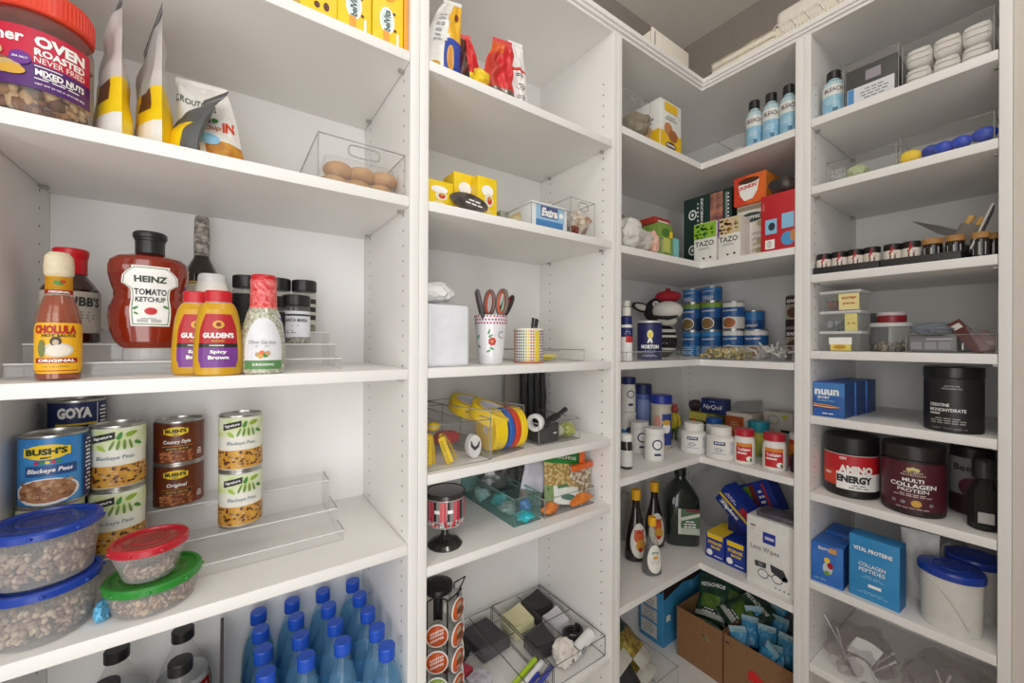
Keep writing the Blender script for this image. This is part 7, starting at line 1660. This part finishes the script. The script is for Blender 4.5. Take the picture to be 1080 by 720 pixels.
def vp(mb, f, w, h):
    text(mb, 'VITAL PROTEINS', INKW, -w*.02, h*.80, w=w*.78, h=h*.065, mapf=f, bold=.04); text(mb, 'COLLAGEN', INKW, -w*.03, h*.56, w=w*.54, h=h*.062, mapf=f, bold=.01); text(mb, 'PEPTIDES', INKW, -w*.03, h*.475, w=w*.52, h=h*.062, mapf=f, bold=.01); lines(mb, LBLUE, 0, h*.37, w*.5, h*.06, 2, f); patch(mb, INKW, -w*.1, w*.16, h*.22, h*.27, f); lines(mb, LBLUE, 0, h*.12, w*.7, h*.06, 2, f)
carton('collagen_box', 'bright blue collagen box with white lettering', RP(-.3235, .020, z), -.04, .105, .055, .168, mat('#2f8ac6', .4, col2='#3a96d0', scale=10), vp, side=mat('#2a78b2', .45))
def rtub(label, x, d, rx, ry, h, rz):
    t = thing('storage_tub', label, 'tub', RP(x, d, z), rz, 'white tubs with blue lids')
    MB().lathe([(.90, 0), (.94, .004), (1.0, h-.030), (1.0, h-.018)], mat('#dcd9d2', .4), 40, sx=rx, sy=ry).build('tub', t)
    g = MB(); g.lathe([(1.0, h-.020), (1.06, h-.018), (1.07, h-.006), (1.04, h-.001), (.8, h), (0, h+.001)], BLID, 44, sx=rx, sy=ry); lo = g.build('lid', t)
    g = MB(); g.lathe([(.55, h+.0005), (.58, h+.002), (.61, h+.0005)], BLID, 36, sx=rx, sy=ry, cap=False); g.build('lid_ring', lo)
    g = MB(); g.tube([(rx*math.cos(a)*1.0, -ry*math.sin(a)*1.005, .02+h*.65*math.sin((a-.9)*1.2)) for a in [0.9+.12*k for k in range(14)]], .0014, mat('#cfccc5', .45), 5); g.build('embossed_arc', t)
rtub('white plastic tub with bright blue lid at the front right', -.186, .062, .056, .050, .148, 0)
rtub('white plastic tub with dark blue lid behind the front tub', -.160, .185, .050, .050, .150, 0)
pouch('white_bag', 'tall white bag behind the bright blue box', RP(-.255, .15, z), .1, .075, .175, .05, lambda u, v, f: mat('#d9d7d4', .4), 'bag', seed=221, wob=.006)
crumple('plastic_bag', 'grey crumpled bag between white bag and blue-lidded tubs', RP(-.215, .24, z), 0, .10, .10, .17, mat('#8f8b88', .4), 'bag', 222, .2)
z = Z['r8']
for k, (x, d, s_, lb) in enumerate(((-.375, .11, (.15, .20, .10), 'crumpled clear bag of white plastic cutlery on the bottom right shelf'), (-.195, .12, (.17, .22, .11), 'crumpled clear bag of thin straws on the bottom right shelf'))):
    crumple('cutlery_bag', lb, RP(x, d, z), 0, *s_, clear('#f3f1f1', .10, 1, .1, '#d9d2d4'), 'bag', 231+k, .35)
    rn = random.Random(40+k)
    for j in range(7):
        a = rn.random()*PI; c_ = RP(x-.04+.08*rn.random(), d-.03+.06*rn.random(), z+.01)
        t = MB(); L_ = .05+.04*rn.random(); e_ = Vector((math.cos(a)*L_*.7, math.sin(a)*L_*.4, L_*(.3+.9*rn.random())))
        t.tube([(0, 0, 0), tuple(e_*.6), tuple(e_)], [.002, .0022, .0035], mat('#dad6d6', .35), 6)
        tag(t.build('plastic_fork', None, c_), 'white plastic stick among others in the %s clear bag' % ('left', 'right')[k], 'cutlery', ('cutlery in the left bag', 'cutlery in the right bag')[k])
for k, (x, d, rz) in enumerate(((-.36, .05, .4), (-.335, .025, -.5))):
    g = MB(); g.grid(lambda u, v: (.06*(u-.5), .01*v, .055*v+.008*math.sin(u*3)), 6, 6, mat('#d9d9d8', .45)); g.box(-.03, .03, .0105, .0125, 0, .05, mat('#d9d9d8', .45)); t = tag(g.build('paper_card', None, RP(x, d, z+.012+.045*(1-k)), rz), ('white folded card on top of the cutlery bag', 'white card standing in front of the cutlery bag')[k], 'card'); t.rotation_euler = (.3, .4-.9*k, rz)
# knives and picks drawer liner
